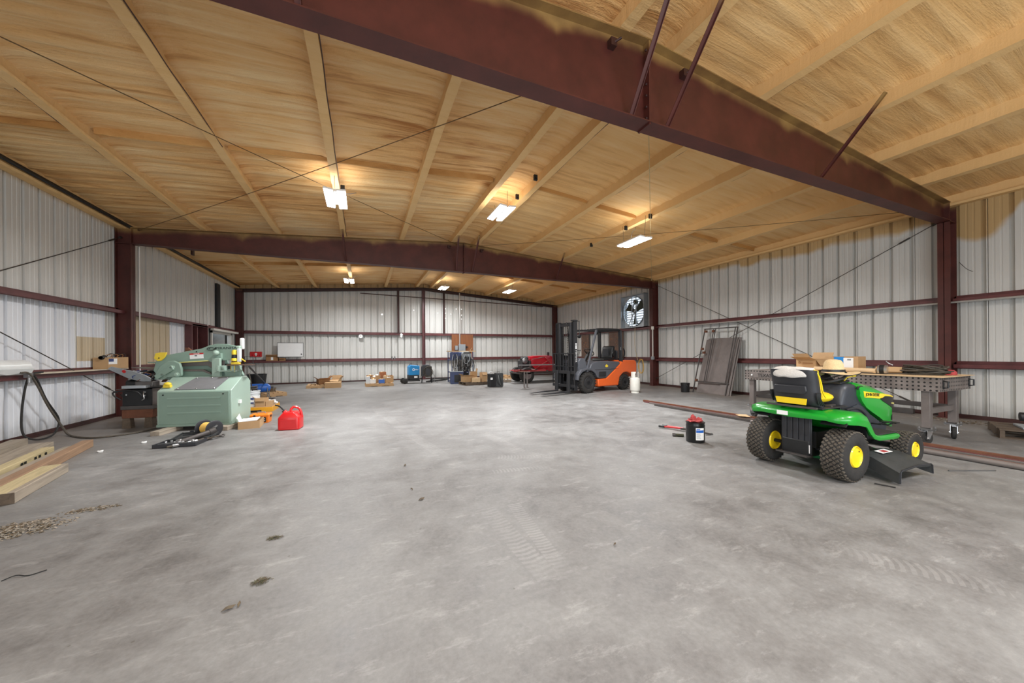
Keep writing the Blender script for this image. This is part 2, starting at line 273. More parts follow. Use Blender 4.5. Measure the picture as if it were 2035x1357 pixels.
# ---------------------------------------------------------------- mesh helpers
class MB:
    def __init__(s): s.v = []; s.f = []; s.m = []; s.cur = 0; s.M = Matrix()
    def add(s, vs, fs):
        b = len(s.v); s.v += [s.M @ Vector(v) for v in vs]; s.f += [[b+i for i in f] for f in fs]; s.m += [s.cur]*len(fs); return s
    def mat(s, i): s.cur = i; return s
    def at(s, loc=(0, 0, 0), rz=0, ry=0, rx=0):
        s.M = Matrix.Translation(loc) @ Matrix.Rotation(rz, 4, 'Z') @ Matrix.Rotation(ry, 4, 'Y') @ Matrix.Rotation(rx, 4, 'X'); return s
    def box(s, x0, x1, y0, y1, z0, z1):
        return s.add([(x0, y0, z0), (x1, y0, z0), (x1, y1, z0), (x0, y1, z0), (x0, y0, z1), (x1, y0, z1), (x1, y1, z1), (x0, y1, z1)],
                     [(0, 3, 2, 1), (4, 5, 6, 7), (0, 1, 5, 4), (1, 2, 6, 5), (2, 3, 7, 6), (3, 0, 4, 7)])
    def frus(s, a, b, z0, z1):  # two rectangles (x0,x1,y0,y1)
        return s.add([(a[0], a[2], z0), (a[1], a[2], z0), (a[1], a[3], z0), (a[0], a[3], z0), (b[0], b[2], z1), (b[1], b[2], z1), (b[1], b[3], z1), (b[0], b[3], z1)],
                     [(0, 3, 2, 1), (4, 5, 6, 7), (0, 1, 5, 4), (1, 2, 6, 5), (2, 3, 7, 6), (3, 0, 4, 7)])
    def prism(s, pts, ax, a, b):  # polygon in the plane normal to ax, from a to b
        def P(p, d): return {'x': (d, p[0], p[1]), 'y': (p[0], d, p[1]), 'z': (p[0], p[1], d)}[ax]
        n = len(pts); vs = [P(p, a) for p in pts]+[P(p, b) for p in pts]
        return s.add(vs, [list(range(n))[::-1], list(range(n, 2*n))]+[(i, (i+1) % n, n+(i+1) % n, n+i) for i in range(n)])
    def loft(s, rings, caps=True, closed=True):
        n = len(rings[0]); vs = [p for r in rings for p in r]; fs = []
        for k in range(len(rings)-1):
            for i in range(n if closed else n-1):
                j = (i+1) % n; fs.append((k*n+i, k*n+j, (k+1)*n+j, (k+1)*n+i))
        if caps: fs += [list(range(n))[::-1], [(len(rings)-1)*n+i for i in range(n)]]
        return s.add(vs, fs)
    def tube(s, pts, r, n=8, closed=False, r1=None):
        pts = [Vector(p) for p in pts]; rings = []; K = len(pts)
        up = Vector((0, 0, 1))
        for k in range(K):
            a = pts[k-1] if (k > 0 or closed) else pts[k]; b = pts[(k+1) % K] if (k < K-1 or closed) else pts[k]
            d = (b-a).normalized()
            if abs(d.dot(up)) > .95: up = Vector((1, 0, 0)) if abs(d.x) < .9 else Vector((0, 1, 0))
            x = up.cross(d).normalized(); y = d.cross(x); up = y
            rr = r if r1 is None else r+(r1-r)*k/(K-1)
            rings.append([pts[k]+x*rr*math.cos(2*PI*i/n)+y*rr*math.sin(2*PI*i/n) for i in range(n)])
        if closed: rings.append(rings[0]); return s.loft(rings, caps=False)
        return s.loft(rings)
    def cyl(s, p0, p1, r, r1=None, n=16): return s.tube([p0, p1], r, n, r1=r if r1 is None else r1)
    def bar(s, p0, p1, w, h):
        p0, p1 = Vector(p0), Vector(p1); d = (p1-p0).normalized(); up = Vector((0, 0, 1)) if abs(d.z) < .95 else Vector((0, 1, 0))
        x = d.cross(up).normalized()*w/2; y = x.cross(d).normalized()*h/2
        return s.loft([[p+x+y, p-x+y, p-x-y, p+x-y] for p in (p0, p1)])
    def lathe(s, prof, n=24, ax='z', c=(0, 0, 0)):
        c = Vector(c); rings = []
        for r, h in prof:
            ring = []
            for i in range(n):
                a = 2*PI*i/n; q = (r*math.cos(a), r*math.sin(a))
                ring.append(c+Vector({'z': (q[0], q[1], h), 'y': (q[0], h, q[1]), 'x': (h, q[0], q[1])}[ax]))
            rings.append(ring)
        return s.loft(rings, caps=prof[0][0] > 1e-4 or prof[-1][0] > 1e-4)
    def blob(s, c, r, nu=12, nv=8, jit=0, seed=0):
        c = Vector(c); r = r if hasattr(r, '__len__') else (r, r, r); rings = []
        for j in range(nv+1):
            th = PI*j/nv; ring = []
            for i in range(nu):
                a = 2*PI*i/nu; d = Vector((math.sin(th)*math.cos(a), math.sin(th)*math.sin(a), math.cos(th)))
                k = 1+jit*noise.noise(d*1.7+Vector((seed, seed*2, 0))) if jit else 1
                ring.append(c+Vector((d.x*r[0]*k, d.y*r[1]*k, d.z*r[2]*k)))
            rings.append(ring)
        return s.loft(rings)
    def mesh(s, name, mats, ang=35):
        me = bpy.data.meshes.new(name); me.from_pydata(s.v, [], s.f)
        for m in (mats if isinstance(mats, (list, tuple)) else [mats]): me.materials.append(MT[m])
        if len(set(s.m)) > 1: me.polygons.foreach_set('material_index', s.m)
        me.update()
        bm_fix(me)
        if ang: me.shade_smooth(); me.set_sharp_from_angle(angle=math.radians(ang))
        return me
import bmesh
def bm_fix(me):
    bm = bmesh.new(); bm.from_mesh(me); bmesh.ops.recalc_face_normals(bm, faces=bm.faces); bm.to_mesh(me); bm.free()
def put(o, parent=None, label=None, kind=None):
    COL.objects.link(o)
    if parent is not None: o.parent = parent
    if label: o['label'] = label
    if kind: o['kind'] = kind
    return o
def obj(name, mb, mats, parent=None, label=None, kind=None, ang=35, bev=0, segs=2, sub=0):
    me = mb.mesh(name, mats, ang) if isinstance(mb, MB) else mb
    o = put(bpy.data.objects.new(name, me), parent, label, kind)
    if bev:
        b = o.modifiers.new('bevel', 'BEVEL'); b.width = bev; b.segments = segs; b.limit_method = 'ANGLE'; b.angle_limit = math.radians(30); b.harden_normals = False
    if sub:
        m = o.modifiers.new('sub', 'SUBSURF'); m.levels = m.render_levels = sub
    return o
def tag(o, label, cat, group=None):
    o['label'] = label; o['category'] = cat
    if group: o['group'] = group
    return o
def thing(name, label, cat, loc=(0, 0, 0), rz=0, group=None):
    o = bpy.data.objects.new(name, None); COL.objects.link(o); o.location = loc; o.rotation_euler = (0, 0, rz); o.empty_display_size = .1
    return tag(o, label, cat, group)
def copy_tree(o, parent=None):
    c = o.copy(); COL.objects.link(c); c.parent = parent
    for ch in list(o.children): copy_tree(ch, c)
    return c
def text(name, s, size, parent, M, mat, ext=.001, align='CENTER', sx=1):
    cu = bpy.data.curves.new(name, 'FONT'); cu.body = s; cu.size = size; cu.extrude = ext; cu.align_x = align; cu.align_y = 'CENTER'; cu.resolution_u = 2
    tmp = bpy.data.objects.new('tmp', cu); COL.objects.link(tmp); dg = bpy.context.evaluated_depsgraph_get()
    me = bpy.data.meshes.new_from_object(tmp.evaluated_get(dg)); COL.objects.unlink(tmp); bpy.data.objects.remove(tmp)
    me.transform(M @ Matrix.Diagonal((sx, 1, 1, 1))); me.materials.clear(); me.materials.append(MT[mat])
    return put(bpy.data.objects.new(name, me), parent)
def frame_M(o, x, y):  # text frame: origin, x direction, y(up) direction
    x = Vector(x).normalized(); z = x.cross(Vector(y)).normalized(); y = z.cross(x)
    return Matrix(((x.x, y.x, z.x, o[0]), (x.y, y.y, z.y, o[1]), (x.z, y.z, z.z, o[2]), (0, 0, 0, 1)))
def sag(a, b, d, n=8):
    a, b = Vector(a), Vector(b); return [a.lerp(b, k/n)-Vector((0, 0, d*4*(k/n)*(1-k/n))) for k in range(n+1)]
def smooth(pts, k=4):  # Catmull-Rom
    P = [Vector(p) for p in pts]; P = [2*P[0]-P[1]]+P+[2*P[-1]-P[-2]]; out = []
    for i in range(1, len(P)-2):
        for j in range(k):
            t = j/k; a, b, c, d = P[i-1:i+3]
            out.append(.5*((2*b)+(c-a)*t+(2*a-5*b+4*c-d)*t*t+(3*b-a-3*c+d)*t**3))
    return out+[P[-2]]

# ---------------------------------------------------------------- setting
XL, XR, YB, YF = -4.86, 10.46, 17.98, -4.85      # sheet planes; YF is behind the photographer
XM = 2.80
def roofz(x): return 4.592-.0714*abs(x-XM)
obj('floor', MB().box(XL-.15, XR+.15, YF-.15, YB+.15, -.2, 0), 'concrete', kind='structure', ang=0)
tag(obj('ground', MB().box(-14, 16, -24, YF-.16, -.25, -.03), 'concrete', kind='structure', ang=0), 'concrete apron outside', 'ground')  # unseen apron, added to bounce light in through the rear opening
del bpy.data.objects['ground']['category']; del bpy.data.objects['ground']['label']

# foam ceiling: displaced grid, real relief of spray passes
def ceiling():
    mb = MB(); DX, DY = .085, .045
    nx = int((XR-XL)/DX); ny = int((YB-YF)/DY)
    vs = []; PITCH = .195
    pur = PURLINS
    for j in range(ny+1):
        y = YF+(YB-YF)*j/ny
        for i in range(nx+1):
            x = XL+(XR-XL)*i/nx
            bay = 0
            while bay < len(pur) and x > pur[bay]: bay += 1
            z = roofz(x)+PITCH
            # spray passes along x
            w = noise.noise(Vector((x*.5+bay*7.3, y*5.2+.25*math.sin(x*1.3), bay*3.1)))
            w2 = noise.noise(Vector((x*1.3, y*13, bay*5.0)))
            rib = abs((y/.305) % 1-.5)*2
            am = 1 if x < XM else .5
            z += am*(-.030*w-.014*w2)-(.012*max(0, rib-.55)/.45)
            # fillets against purlins
            dmin = min(abs(x-p) for p in pur)
            z -= .035*math.exp(-(dmin/.09)**2)*(1+.4*noise.noise(Vector((x*2, y*6, 4))))
            vs.append((x, y, z))
    fs = [(j*(nx+1)+i, (j+1)*(nx+1)+i, (j+1)*(nx+1)+i+1, j*(nx+1)+i+1) for j in range(ny) for i in range(nx)]
    me = bpy.data.meshes.new('ceiling'); me.from_pydata(vs, [], fs); me.materials.append(MT['foam']); me.update(); me.shade_smooth()
    o = put(bpy.data.objects.new('ceiling', me), kind='structure')
    mb = MB().prism([(XL-.1, roofz(XL)+.30), (XM, roofz(XM)+.30), (XR+.1, roofz(XR)+.30), (XR+.1, roofz(XR)+.36), (XM, roofz(XM)+.36), (XL-.1, roofz(XL)+.36)], 'y', YF-.1, YB+.1)
    obj('roof_sheet', mb, 'galv', o)
    return o
PURLINS = sorted([XM-(.36+1.45*k) for k in range(5)]+[XM+(.36+1.45*k) for k in range(5)])
CEIL = ceiling()
FR = [-4.5, 2.90, 10.24]                          # portal frames
def purlin_mesh(y0, y1, hand, seed):
    """Z purlin thickly coated with foam, slightly lumpy; local x=0 at web, z=0 at bottom"""
    mb = MB(); n = int((y1-y0)/.12); rings = []
    for k in range(n+1):
        y = y0+(y1-y0)*k/n; a = .010*noise.noise(Vector((seed*3.1, y*2.3, 0))); b = .008*noise.noise(Vector((seed*1.7, y*5.1, 9)))
        h = hand
        rings.append([(h*(-.030), y, .24), (h*(-.028+b), y, .055), (h*(-.036+b), y, 0+a), (h*(.082+a), y, -.004+b), (h*(.088+a), y, .026), (h*(.030+b), y, .042+a), (h*(.040+a), y, .24)])
    mb.loft(rings); return mb.mesh('purlin', 'foam_smooth', 50)
bays = [(YF, FR[0]), (FR[0], FR[1]), (FR[1], FR[2]), (FR[2], YB)]
for k, px in enumerate(PURLINS):
    for b, (y0, y1) in enumerate(bays):
        o = put(bpy.data.objects.new('purlin', purlin_mesh(y0, y1, 1, k*5+b)), CEIL); o.location = (px, 0, roofz(px))
# dark crack lines along some purlins, shade drawn in as thin dark tubes
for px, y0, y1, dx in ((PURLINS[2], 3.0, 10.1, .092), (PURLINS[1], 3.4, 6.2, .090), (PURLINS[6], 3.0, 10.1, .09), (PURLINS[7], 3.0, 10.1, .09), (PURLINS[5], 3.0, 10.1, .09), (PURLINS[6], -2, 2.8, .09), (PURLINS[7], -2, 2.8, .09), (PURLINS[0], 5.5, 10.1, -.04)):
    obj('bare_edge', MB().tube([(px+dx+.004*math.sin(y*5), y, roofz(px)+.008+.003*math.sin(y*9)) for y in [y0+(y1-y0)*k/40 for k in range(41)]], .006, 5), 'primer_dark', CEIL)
# foam-coated bridging angle at mid bay; darker foam stands in for its shadow line
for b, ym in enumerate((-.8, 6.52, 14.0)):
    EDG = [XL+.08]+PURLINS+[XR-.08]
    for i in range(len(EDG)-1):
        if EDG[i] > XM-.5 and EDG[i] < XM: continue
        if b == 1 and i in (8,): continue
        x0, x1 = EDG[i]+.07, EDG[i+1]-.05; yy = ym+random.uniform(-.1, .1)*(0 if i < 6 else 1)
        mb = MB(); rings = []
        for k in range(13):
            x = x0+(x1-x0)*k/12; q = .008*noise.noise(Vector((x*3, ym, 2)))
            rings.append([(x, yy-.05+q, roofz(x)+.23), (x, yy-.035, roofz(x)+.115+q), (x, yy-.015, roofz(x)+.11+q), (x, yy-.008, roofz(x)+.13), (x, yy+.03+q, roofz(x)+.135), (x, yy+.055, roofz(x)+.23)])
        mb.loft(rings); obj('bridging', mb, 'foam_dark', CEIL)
# ---- walls of ribbed sheets
def sheet_profile():
    P = []
    for k in range(3):
        u = .3048*k
        P += [(u+.004, .004 if k == 0 else 0), (u+.014, 0), (u+.022, .058), (u+.064, .058), (u+.074, 0), (u+.142, 0), (u+.147, .005), (u+.167, .005), (u+.172, 0), (u+.222, 0), (u+.227, .005), (u+.247, .005), (u+.252, 0)]
    P += [(.905, 0), (.912, .012)]
    return P
PROF = sheet_profile()
def sheet_piece(u0, u1, z0, ztop, P3):
    """part of a sheet between u0 and u1; ztop(u)->z ; P3(u,d,z)->world"""
    pts = [(u, d) for u, d in PROF if u0-1e-6 <= u <= u1+1e-6]
    if pts[0][0] > u0+.002: pts = [(u0, pts[0][1])]+pts
    if pts[-1][0] < u1-.002 and u1 < .91: pts = pts+[(u1, pts[-1][1])]
    n = len(pts); mb = MB()
    zs = [(P3(u, d, z0(u)), P3(u, d, ztop(u))) for u, d in pts]
    mb.add([a for a, b in zs]+[b for a, b in zs], [(i, i+1, n+i+1, n+i) for i in range(n-1)])
    return mb
def wall(name, a, b, out, ztop, holes=(), tans=()):
    """a->b run in plan, out = outward normal; holes: (s0,s1,z0,z1)"""
    a, b, out = Vector(a), Vector(b), Vector(out); ln = (b-a).length; d = (b-a).normalized()
    # thin backing behind the sheets, with the openings left out
    mb = MB(); cuts = sorted({0, ln} | {h[0] for h in holes} | {h[1] for h in holes} | ({(XM-a.x)/d.x} if abs(d.x) > .5 else set()))
    for s0, s1 in zip(cuts, cuts[1:]):
        hs = [h for h in holes if h[0] <= s0+1e-5 and h[1] >= s1-1e-5]; zz = [(0, None)]
        if hs: zz = [(0, hs[0][2]), (hs[0][3], None)]
        for z0, z1 in zz:
            if z1 is not None and z1-z0 < .01: continue
            q = []
            for s, o_ in ((s0, .065), (s1, .065), (s1, .095), (s0, .095)):
                p = a+d*s+out*o_; q.append((p, z0, (ztop(p.x, p.y)+.28) if z1 is None else z1))
            mb.add([(p.x, p.y, lo) for p, lo, hi in q]+[(p.x, p.y, hi) for p, lo, hi in q], [(0, 3, 2, 1), (4, 5, 6, 7), (0, 1, 5, 4), (1, 2, 6, 5), (2, 3, 7, 6), (3, 0, 4, 7)])
    W = obj(name, mb, 'galv', kind='structure', ang=0)
    k = 0; cache = {}
    while k*.9144 < ln-.02:
        s0 = k*.9144; w = min(.9144, ln-s0)
        P3 = lambda u, dd, z, s0=s0: tuple(a+d*(s0+u)+out*dd+Vector((0, 0, z)))
        edges = sorted({0, w} | {min(max(x-s0, 0), w) for h in holes for x in h[:2]})
        for e0, e1 in zip(edges, edges[1:]):
            if e1-e0 < .012: continue
            hs = [h for h in holes if h[0]-1e-4 <= s0+e0 and h[1]+1e-4 >= s0+e1]
            top = lambda u: ztop(*(a+d*(s0+u)).xy)+.2
            segs = [(lambda u: .0, top)]
            if hs: segs = ([(lambda u: .0, lambda u, h=hs[0]: h[2])] if hs[0][2] > .02 else [])+[(lambda u, h=hs[0]: h[3], top)]
            for z0, zt in segs: obj('panel', sheet_piece(e0, e1, z0, zt, P3), 'sheet', W, ang=0)
        k += 1
    return W
zr = lambda x, y: roofz(x)
FAN = (10.74-YF, 12.0-YF, 2.30, 3.64)
DOORW = (15.15-YF, 16.98-YF, 0, 2.14)            # doorway in the left wall, last bay
DARKP = (13.40-YF, 14.50-YF, 0, 2.19)
SIDE = (.7, 4.3, 0, 3.45)
WL = wall('wall_left', (XL, YF, 0), (XL, YB, 0), (-1, 0, 0), zr, [DOORW, DARKP, SIDE])
WR = wall('wall_right', (XR, YF, 0), (XR, YB, 0), (1, 0, 0), zr, [FAN])
WB = wall('wall_back', (XL, YB, 0), (XR, YB, 0), (0, 1, 0), zr)
WF = wall('wall_front', (XL, YF, 0), (XR, YF, 0), (0, -1, 0), zr, [(2.5, 10.5, 0, 3.65)])
# replacement sheets lapped over the left wall
def patch(y0, y1, z0, z1, mat, dx):
    mb = MB(); y = y0; pts = []
    base = ((y0-YF) // .9144)*.9144+YF
    for k in range(0, 9):
        for u, d in PROF:
            yy = base+k*.9144+u
            if y0 <= yy <= y1: pts.append((yy, d))
    n = len(pts); mb.add([(XL+dx-d, yy, z0) for yy, d in pts]+[(XL+dx-d, yy, z1) for yy, d in pts], [(i, i+1, n+i+1, n+i) for i in range(n-1)])
    obj('patch_sheet', mb, mat, WL, ang=0)
patch(2.95, 9.95, .02, .98, 'sheet_white', .002); patch(2.95, 9.06, 1.02, 2.24, 'sheet_white', .003); patch(9.06, 9.89, 1.66, 2.24, 'sheet_white', .003)
patch(9.06, 9.89, 1.20, 1.66, 'sheet_tan', .005); patch(9.06, 9.89, 1.02, 1.20, 'sheet_white', .003); patch(10.4, 12.47, 1.02, 2.24, 'sheet_tan', .004); patch(12.47, 13.39, 1.02, 2.24, 'sheet_white', .004)
# base angles
obj('baseboard_left', MB().box(XL-.02, XL+.035, YF, YB, 0, .03).box(XL+.001, XL+.007, YF, YB, 0, .075), 'primer_dark', kind='structure')
obj('baseboard_right', MB().box(XR-.035, XR+.02, YF, YB, 0, .03).box(XR-.007, XR-.001, YF, YB, 0, .075), 'primer_dark', kind='structure')
obj('baseboard_back', MB().box(XL, XR, YB-.035, YB-.001, 0, .06), 'primer_dark', kind='structure')
# Z girts: web level, flanges vertical
def girt(par, wallx, inx, y0, y1, z, mat='primer_girt'):
    s = 1 if inx > wallx else -1; t = .006
    mb = MB()
    prof = [(wallx+s*.012, z), (inx, z), (inx, z-.065), (inx-s*t, z-.065), (inx-s*t, z-t), (wallx+s*(.012+t), z-t), (wallx+s*(.012+t), z+.06), (wallx+s*.012, z+.06)]
    # lip
    mb.prism(prof, 'y', y0, y1); mb.prism([(inx-s*t, z-.065), (inx-s*.022, z-.078), (inx-s*.026, z-.072), (inx-s*t, z-.058)], 'y', y0, y1)
    return obj('girt', mb, mat, par, ang=0)
ZL, ZM = 1.018, 2.262
for z in (ZL, ZM):
    for y0, y1 in ((YF+.2, -4.55), (-4.45, 2.83), (2.97, 10.17), (10.31, 17.72)):
        girt(WR, XR, XR-.17, y0, y1, z)
    left = [(-.5, 2.83), (2.97, 10.17)]+([(10.31, 13.4), (14.5, 15.1), (17.0, 17.85)] if z == ZL else [(10.31, 17.72)])
    for y0, y1 in left: girt(WL, XL, XL+.17, y0, y1, z)
    t = .006
    for x0, x1 in ((XL+.3, XM-.07), (XM+.07, XR-.3)):
        y = YB-.012; yi = YB-.17
        mb = MB().prism([(y, z), (yi, z), (yi, z-.065), (yi+t, z-.065), (yi+t, z-t), (y-t, z-t), (y-t, z+.06), (y, z+.06)], 'x', x0, x1)
        mb.prism([(yi+t, z-.065), (yi+.022, z-.078), (yi+.026, z-.072), (yi+t, z-.058)], 'x', x0, x1); obj('girt', mb, 'primer_girt', WB, ang=0)
# eave struts coated with foam
for nm, X, s in (('left', XL, 1), ('right', XR, -1)):
    mb = MB(); rings = []
    n = 180
    for k in range(n+1):
        y = YF+.02+(YB-YF-.04)*k/n; q = .012*noise.noise(Vector((y*3, X, 0))); z = roofz(X)
        rings.append([(X+s*.01, y, z+.22), (X+s*.01, y, z-.01), (X+s*(.15+q), y, z-.01+q*.4), (X+s*(.16+q), y, z+.03), (X+s*(.09+q), y, z+.045), (X+s*(.10+q), y, z+.22)])
    mb.loft(rings); obj('eave_strut', mb, 'foam_smooth', CEIL)
# bare steel tube above the left wall, plus a black strip painting the shadow gap
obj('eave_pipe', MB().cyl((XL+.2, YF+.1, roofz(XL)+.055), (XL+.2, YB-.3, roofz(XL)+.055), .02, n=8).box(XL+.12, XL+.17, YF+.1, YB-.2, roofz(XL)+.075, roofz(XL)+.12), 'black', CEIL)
# ---------------------------------------------------------------- portal frames
def ibeam(mb, pts_top, pts_bot, y, fl=.19, t=.012, w=.008):
    """web between two polylines in the xz plane (same count), flanges along them"""
    n = len(pts_top)
    for i in range(n-1):
        a, b, c, d = pts_top[i], pts_top[i+1], (pts_bot[i+1][0], pts_bot[i+1][1]+.006), (pts_bot[i][0], pts_bot[i][1]+.006)
        mb.prism([a, b, c, d], 'y', y-w/2, y+w/2)
    for P, s in ((pts_top, -1), (pts_bot, 1)):
        for i in range(n-1):
            (x0, z0), (x1, z1) = P[i], P[i+1]; d = Vector((x1-x0, z1-z0)).normalized(); nrm = Vector((-d.y, d.x))*t*s*(1 if d.x > 0 else -1)
            mb.prism([(x0, z0), (x1, z1), (x1+nrm.x, z1+nrm.y), (x0+nrm.x, z0+nrm.y)], 'y', y-fl/2, y+fl/2)
    return mb
ZB = 3.715
FL_LABEL = ['dark red steel portal frame just behind the photographer', 'dark red steel portal frame whose deep rafter crosses the top of the picture', 'dark red steel portal frame halfway down the hall, beyond the lights']
for fi, y in enumerate(FR):
    F = thing('portal_frame', FL_LABEL[fi], 'steel frame', (XM, y, 0))
    o = lambda x: x-XM
    for s, X, inn in ((-1, XL, XL+.27), (1, XR, XR-.31)):
        mb = MB(); out = X-s*.015
        x0, x1 = sorted((o(out), o(inn))); w = .008
        mb.box(x0, x1, -w/2, w/2, 0, roofz(X)); 
        for fx in (out, inn):
            a, b = sorted((o(fx), o(fx)+(.012 if (fx == out) == (s < 0) else -.012))); mb.box(a, b, -.08, .08, 0, roofz(X)-.02 if fx == out else ZB)
        mb.box(x0-.02, x1+.02, -.1, .1, 0, .015)
        obj('column', mb, 'primer', F)
        # haunch stiffener and splice plates
        mb = MB(); mb.box(o(inn)-.006, o(inn)+.006, -.08, .08, ZB, roofz(inn)); mb.box(x0, x1, -.08, .08, ZB-.006, ZB+.006)
        obj('haunch_plate', mb, 'primer', F)
        mb = MB(); K = 8
        top = [(o(inn+(XM-inn)*k/K), roofz(inn+(XM-inn)*k/K)) for k in range(K+1)]; bot = [(x, ZB) for x, z in top]
        ibeam(mb, top, bot, 0); 
        mb.box(o(XM)-.012 if s < 0 else 0, 0 if s < 0 else .012, -.085, .085, ZB-.02, 4.58)   # ridge splice plate
        obj('rafter', mb, 'primer', F)
    mb = MB()
    for k in range(7):
        for sy in (-.05, .05): obj('bolt', MB().cyl((-.03, sy, ZB+.06+k*.12), (.03, sy, ZB+.06+k*.12), .012, n=6), 'primer_dark', F)
    for xb, xt, ys in ((2.56, 2.46, 1), (3.05, 3.05, 1), (5.96, 5.84, 1), (-.40, -.45, 1)) if fi else ():
        for sgn in (-1, 1):
            mb = MB(); a = Vector((o(xb), sgn*.07, ZB+.03)); b = Vector((o(xt), sgn*.78, roofz(xt)+.05))
            d = (b-a).normalized(); mb.bar(a, b, .045, .005); mb.bar(a+Vector((.02, 0, .0)), b+Vector((.02, 0, .0)), .005, .045)
            if (fi == 1 and xb == -.4 and sgn == 1): continue
            obj('flange_brace', mb, 'primer', F)
    for xa in (2.35, 3.35):
        obj('rod_anchor', MB().box(o(xa)-.035, o(xa)+.035, -.07, -.004, roofz(xa)-.17, roofz(xa)-.09).cyl((o(xa), -.04, roofz(xa)-.13), (o(xa)+.05, -.12, roofz(xa)-.12), .012, n=6), 'primer_dark', F)
# end wall framing
EF = thing('end_frame', 'slender dark red end-wall frame with corner columns and sloping top beam', 'steel frame', (XM, YB-.13, 0))
o = lambda x: x-XM
for s, X in ((-1, XL), (1, XR)):
    xa, xb = sorted((o(X-s*.05), o(X-s*.29))); obj('corner_column', MB().box(xa, xb, -.10, -.092, 0, 4.0).box(xa, xa+.008, -.17, .03, 0, 4.0).box(xb-.008, xb, -.17, .03, 0, 4.0), 'primer', EF)
    pa, pb = (X-s*.05, XM); n = 'y'
    mb = MB()
    for z0, z1, y0, y1 in ((-.16, -.03, -.01, 0), (-.165, -.155, -.12, 0), (-.035, -.025, -.12, 0)):
        mb.prism([(o(pa), roofz(pa)+z0), (o(pb), roofz(pb)+z0), (o(pb), roofz(pb)+z1), (o(pa), roofz(pa)+z1)], 'y', y0-.02, y1-.02)
    obj('end_beam', mb, 'primer_dark', EF)
obj('wind_column', MB().box(-.07, .07, -.004, .004, 0, 4.45).box(-.07, -.062, -.09, .09, 0, 4.45).box(.062, .07, -.09, .09, 0, 4.45), 'primer_girt', EF)
for xx in (1.60, 3.83):
    obj('framing_post', MB().box(o(xx)-.045, o(xx)+.045, -.05, -.044, ZM, roofz(xx)-.1).box(o(xx)-.045, o(xx)-.039, -.05, .05, ZM, roofz(xx)-.1).box(o(xx)+.039, o(xx)+.045, -.05, .05, ZM, roofz(xx)-.1), 'primer_dark', EF)
# ---------------------------------------------------------------- bracing rods
def rod(label, a, b, r=.008, mat='rod', grp=None, buckle=None, s=0):
    a, b = Vector(a), Vector(b); pts = sag(a, b, s, 10) if s else [a, b]
    o = obj('brace_rod', MB().tube(pts, r, 6), mat); tag(o, label, 'brace rod', grp)
    if buckle:
        p = a.lerp(b, buckle); d = (b-a).normalized()*.09; obj('turnbuckle', MB().cyl(p-d, p+d, .017, n=6), mat, o)
    e = (b-a).normalized()
    for q, s_ in ((a, 1), (b, -1)): obj('end_nut', MB().cyl(q-e*.02*s_, q+e*.05*s_, .022, n=6), mat, o)
    return o
rod('brace rod on the left wall rising from photo edge to the column head', (-4.76, 2.95, .35), (-4.76, 10.18, 3.83), r=.0075, buckle=.96)
rod('brace rod on the left wall falling to the column foot', (-4.74, 2.95, 3.62), (-4.74, 10.18, .43), r=.0075, buckle=.93)
rod('brace rod on the right wall running up to the nearer column head', (10.32, 10.16, .28), (10.32, 3.05, 3.76), r=.0075, buckle=.94)
rod('brace rod on the right wall falling behind the boxes on the table', (10.34, 10.16, 3.85), (10.34, 3.0, .02), r=.0075, buckle=.93)
rod('thin roof rod crossing the left half of the ceiling from photo edge to ridge', (-4.45, 3.0, 4.03), (2.6, 10.15, 4.50), r=.0055, mat='wire', s=.05)
rod('thin roof rod crossing the left half of the ceiling towards the near ridge', (-4.45, 10.15, 4.02), (2.65, 3.0, 4.50), r=.0055, mat='wire', s=.05)
rod('thin roof rod on the ceiling right half, far ridge to near eave', (3.0, 10.15, 4.50), (10.15, 3.0, 4.00), r=.005, mat='wire', s=.05)
rod('pale roof rod on the ceiling right half, near ridge to far eave', (2.95, 3.0, 4.50), (10.10, 10.15, 4.02), r=.005, mat='cord_pale', s=.05)
# ---------------------------------------------------------------- LED lights
def led(x, y, z, label, rz=0, ends=(-.38, .38), up=None, power=1.0):
    T = thing('led_light', label, 'ceiling light', (x, y, z), rz, 'twin LED high-bay lights')
    for s in (-1, 1):
        mb = MB().at((s*.105, 0, 0), ry=s*-.10).box(-.075, .075, -.40, .40, .012, .045); h = obj('housing', mb, 'white', T, bev=.006)
        obj('diffuser', MB().at((s*.105, 0, 0), ry=s*-.10).box(-.066, .066, -.385, .385, 0, .012), 'led', h)
    obj('spine', MB().box(-.03, .03, -.30, .30, .03, .075), 'white', T)
    zt = roofz(x)-z+.02 if up is None else up
    for e in ends:
        obj('hanger', MB().tube([(0, e*.9, .07), (.0, e, zt)], .004, 5), 'rod', T)
    obj('flex_cord', MB().tube(smooth([(0, .1, .07), (.08, .14, zt*.6), (.22, .2, zt*.8), (.33, .3, zt+.02)]), .006, 6), 'grey_rag', T)
    l = bpy.data.lights.new('led_lamp', 'AREA'); l.shape = 'RECTANGLE'; l.size = .34; l.size_y = .78; l.energy = 150*power; l.color = (.95, .975, 1); l.spread = math.radians(160)
    lo = bpy.data.objects.new('led_lamp', l); COL.objects.link(lo); lo.parent = T; lo.location = (0, 0, -.015)
    # added upward fill to brighten the ceiling above the fixture
    l2 = bpy.data.lights.new('led_uplight', 'AREA'); l2.shape = 'RECTANGLE'; l2.size = .5; l2.size_y = .8; l2.energy = 5*power; l2.color = (1, .97, .9)
    l2o = bpy.data.objects.new('led_uplight', l2); COL.objects.link(l2o); l2o.parent = T; l2o.location = (0, 0, .085); l2o.rotation_euler = (PI, 0, 0)
    return T
led(-.43, 7.08, 4.09, 'twin LED light nearest the left wall in the middle bay')
led(2.74, 6.98, 4.27, 'twin LED light near the ridge in the middle bay')
led(5.92, 6.49, 3.88, 'twin LED light hung lowest over the right of the middle bay')
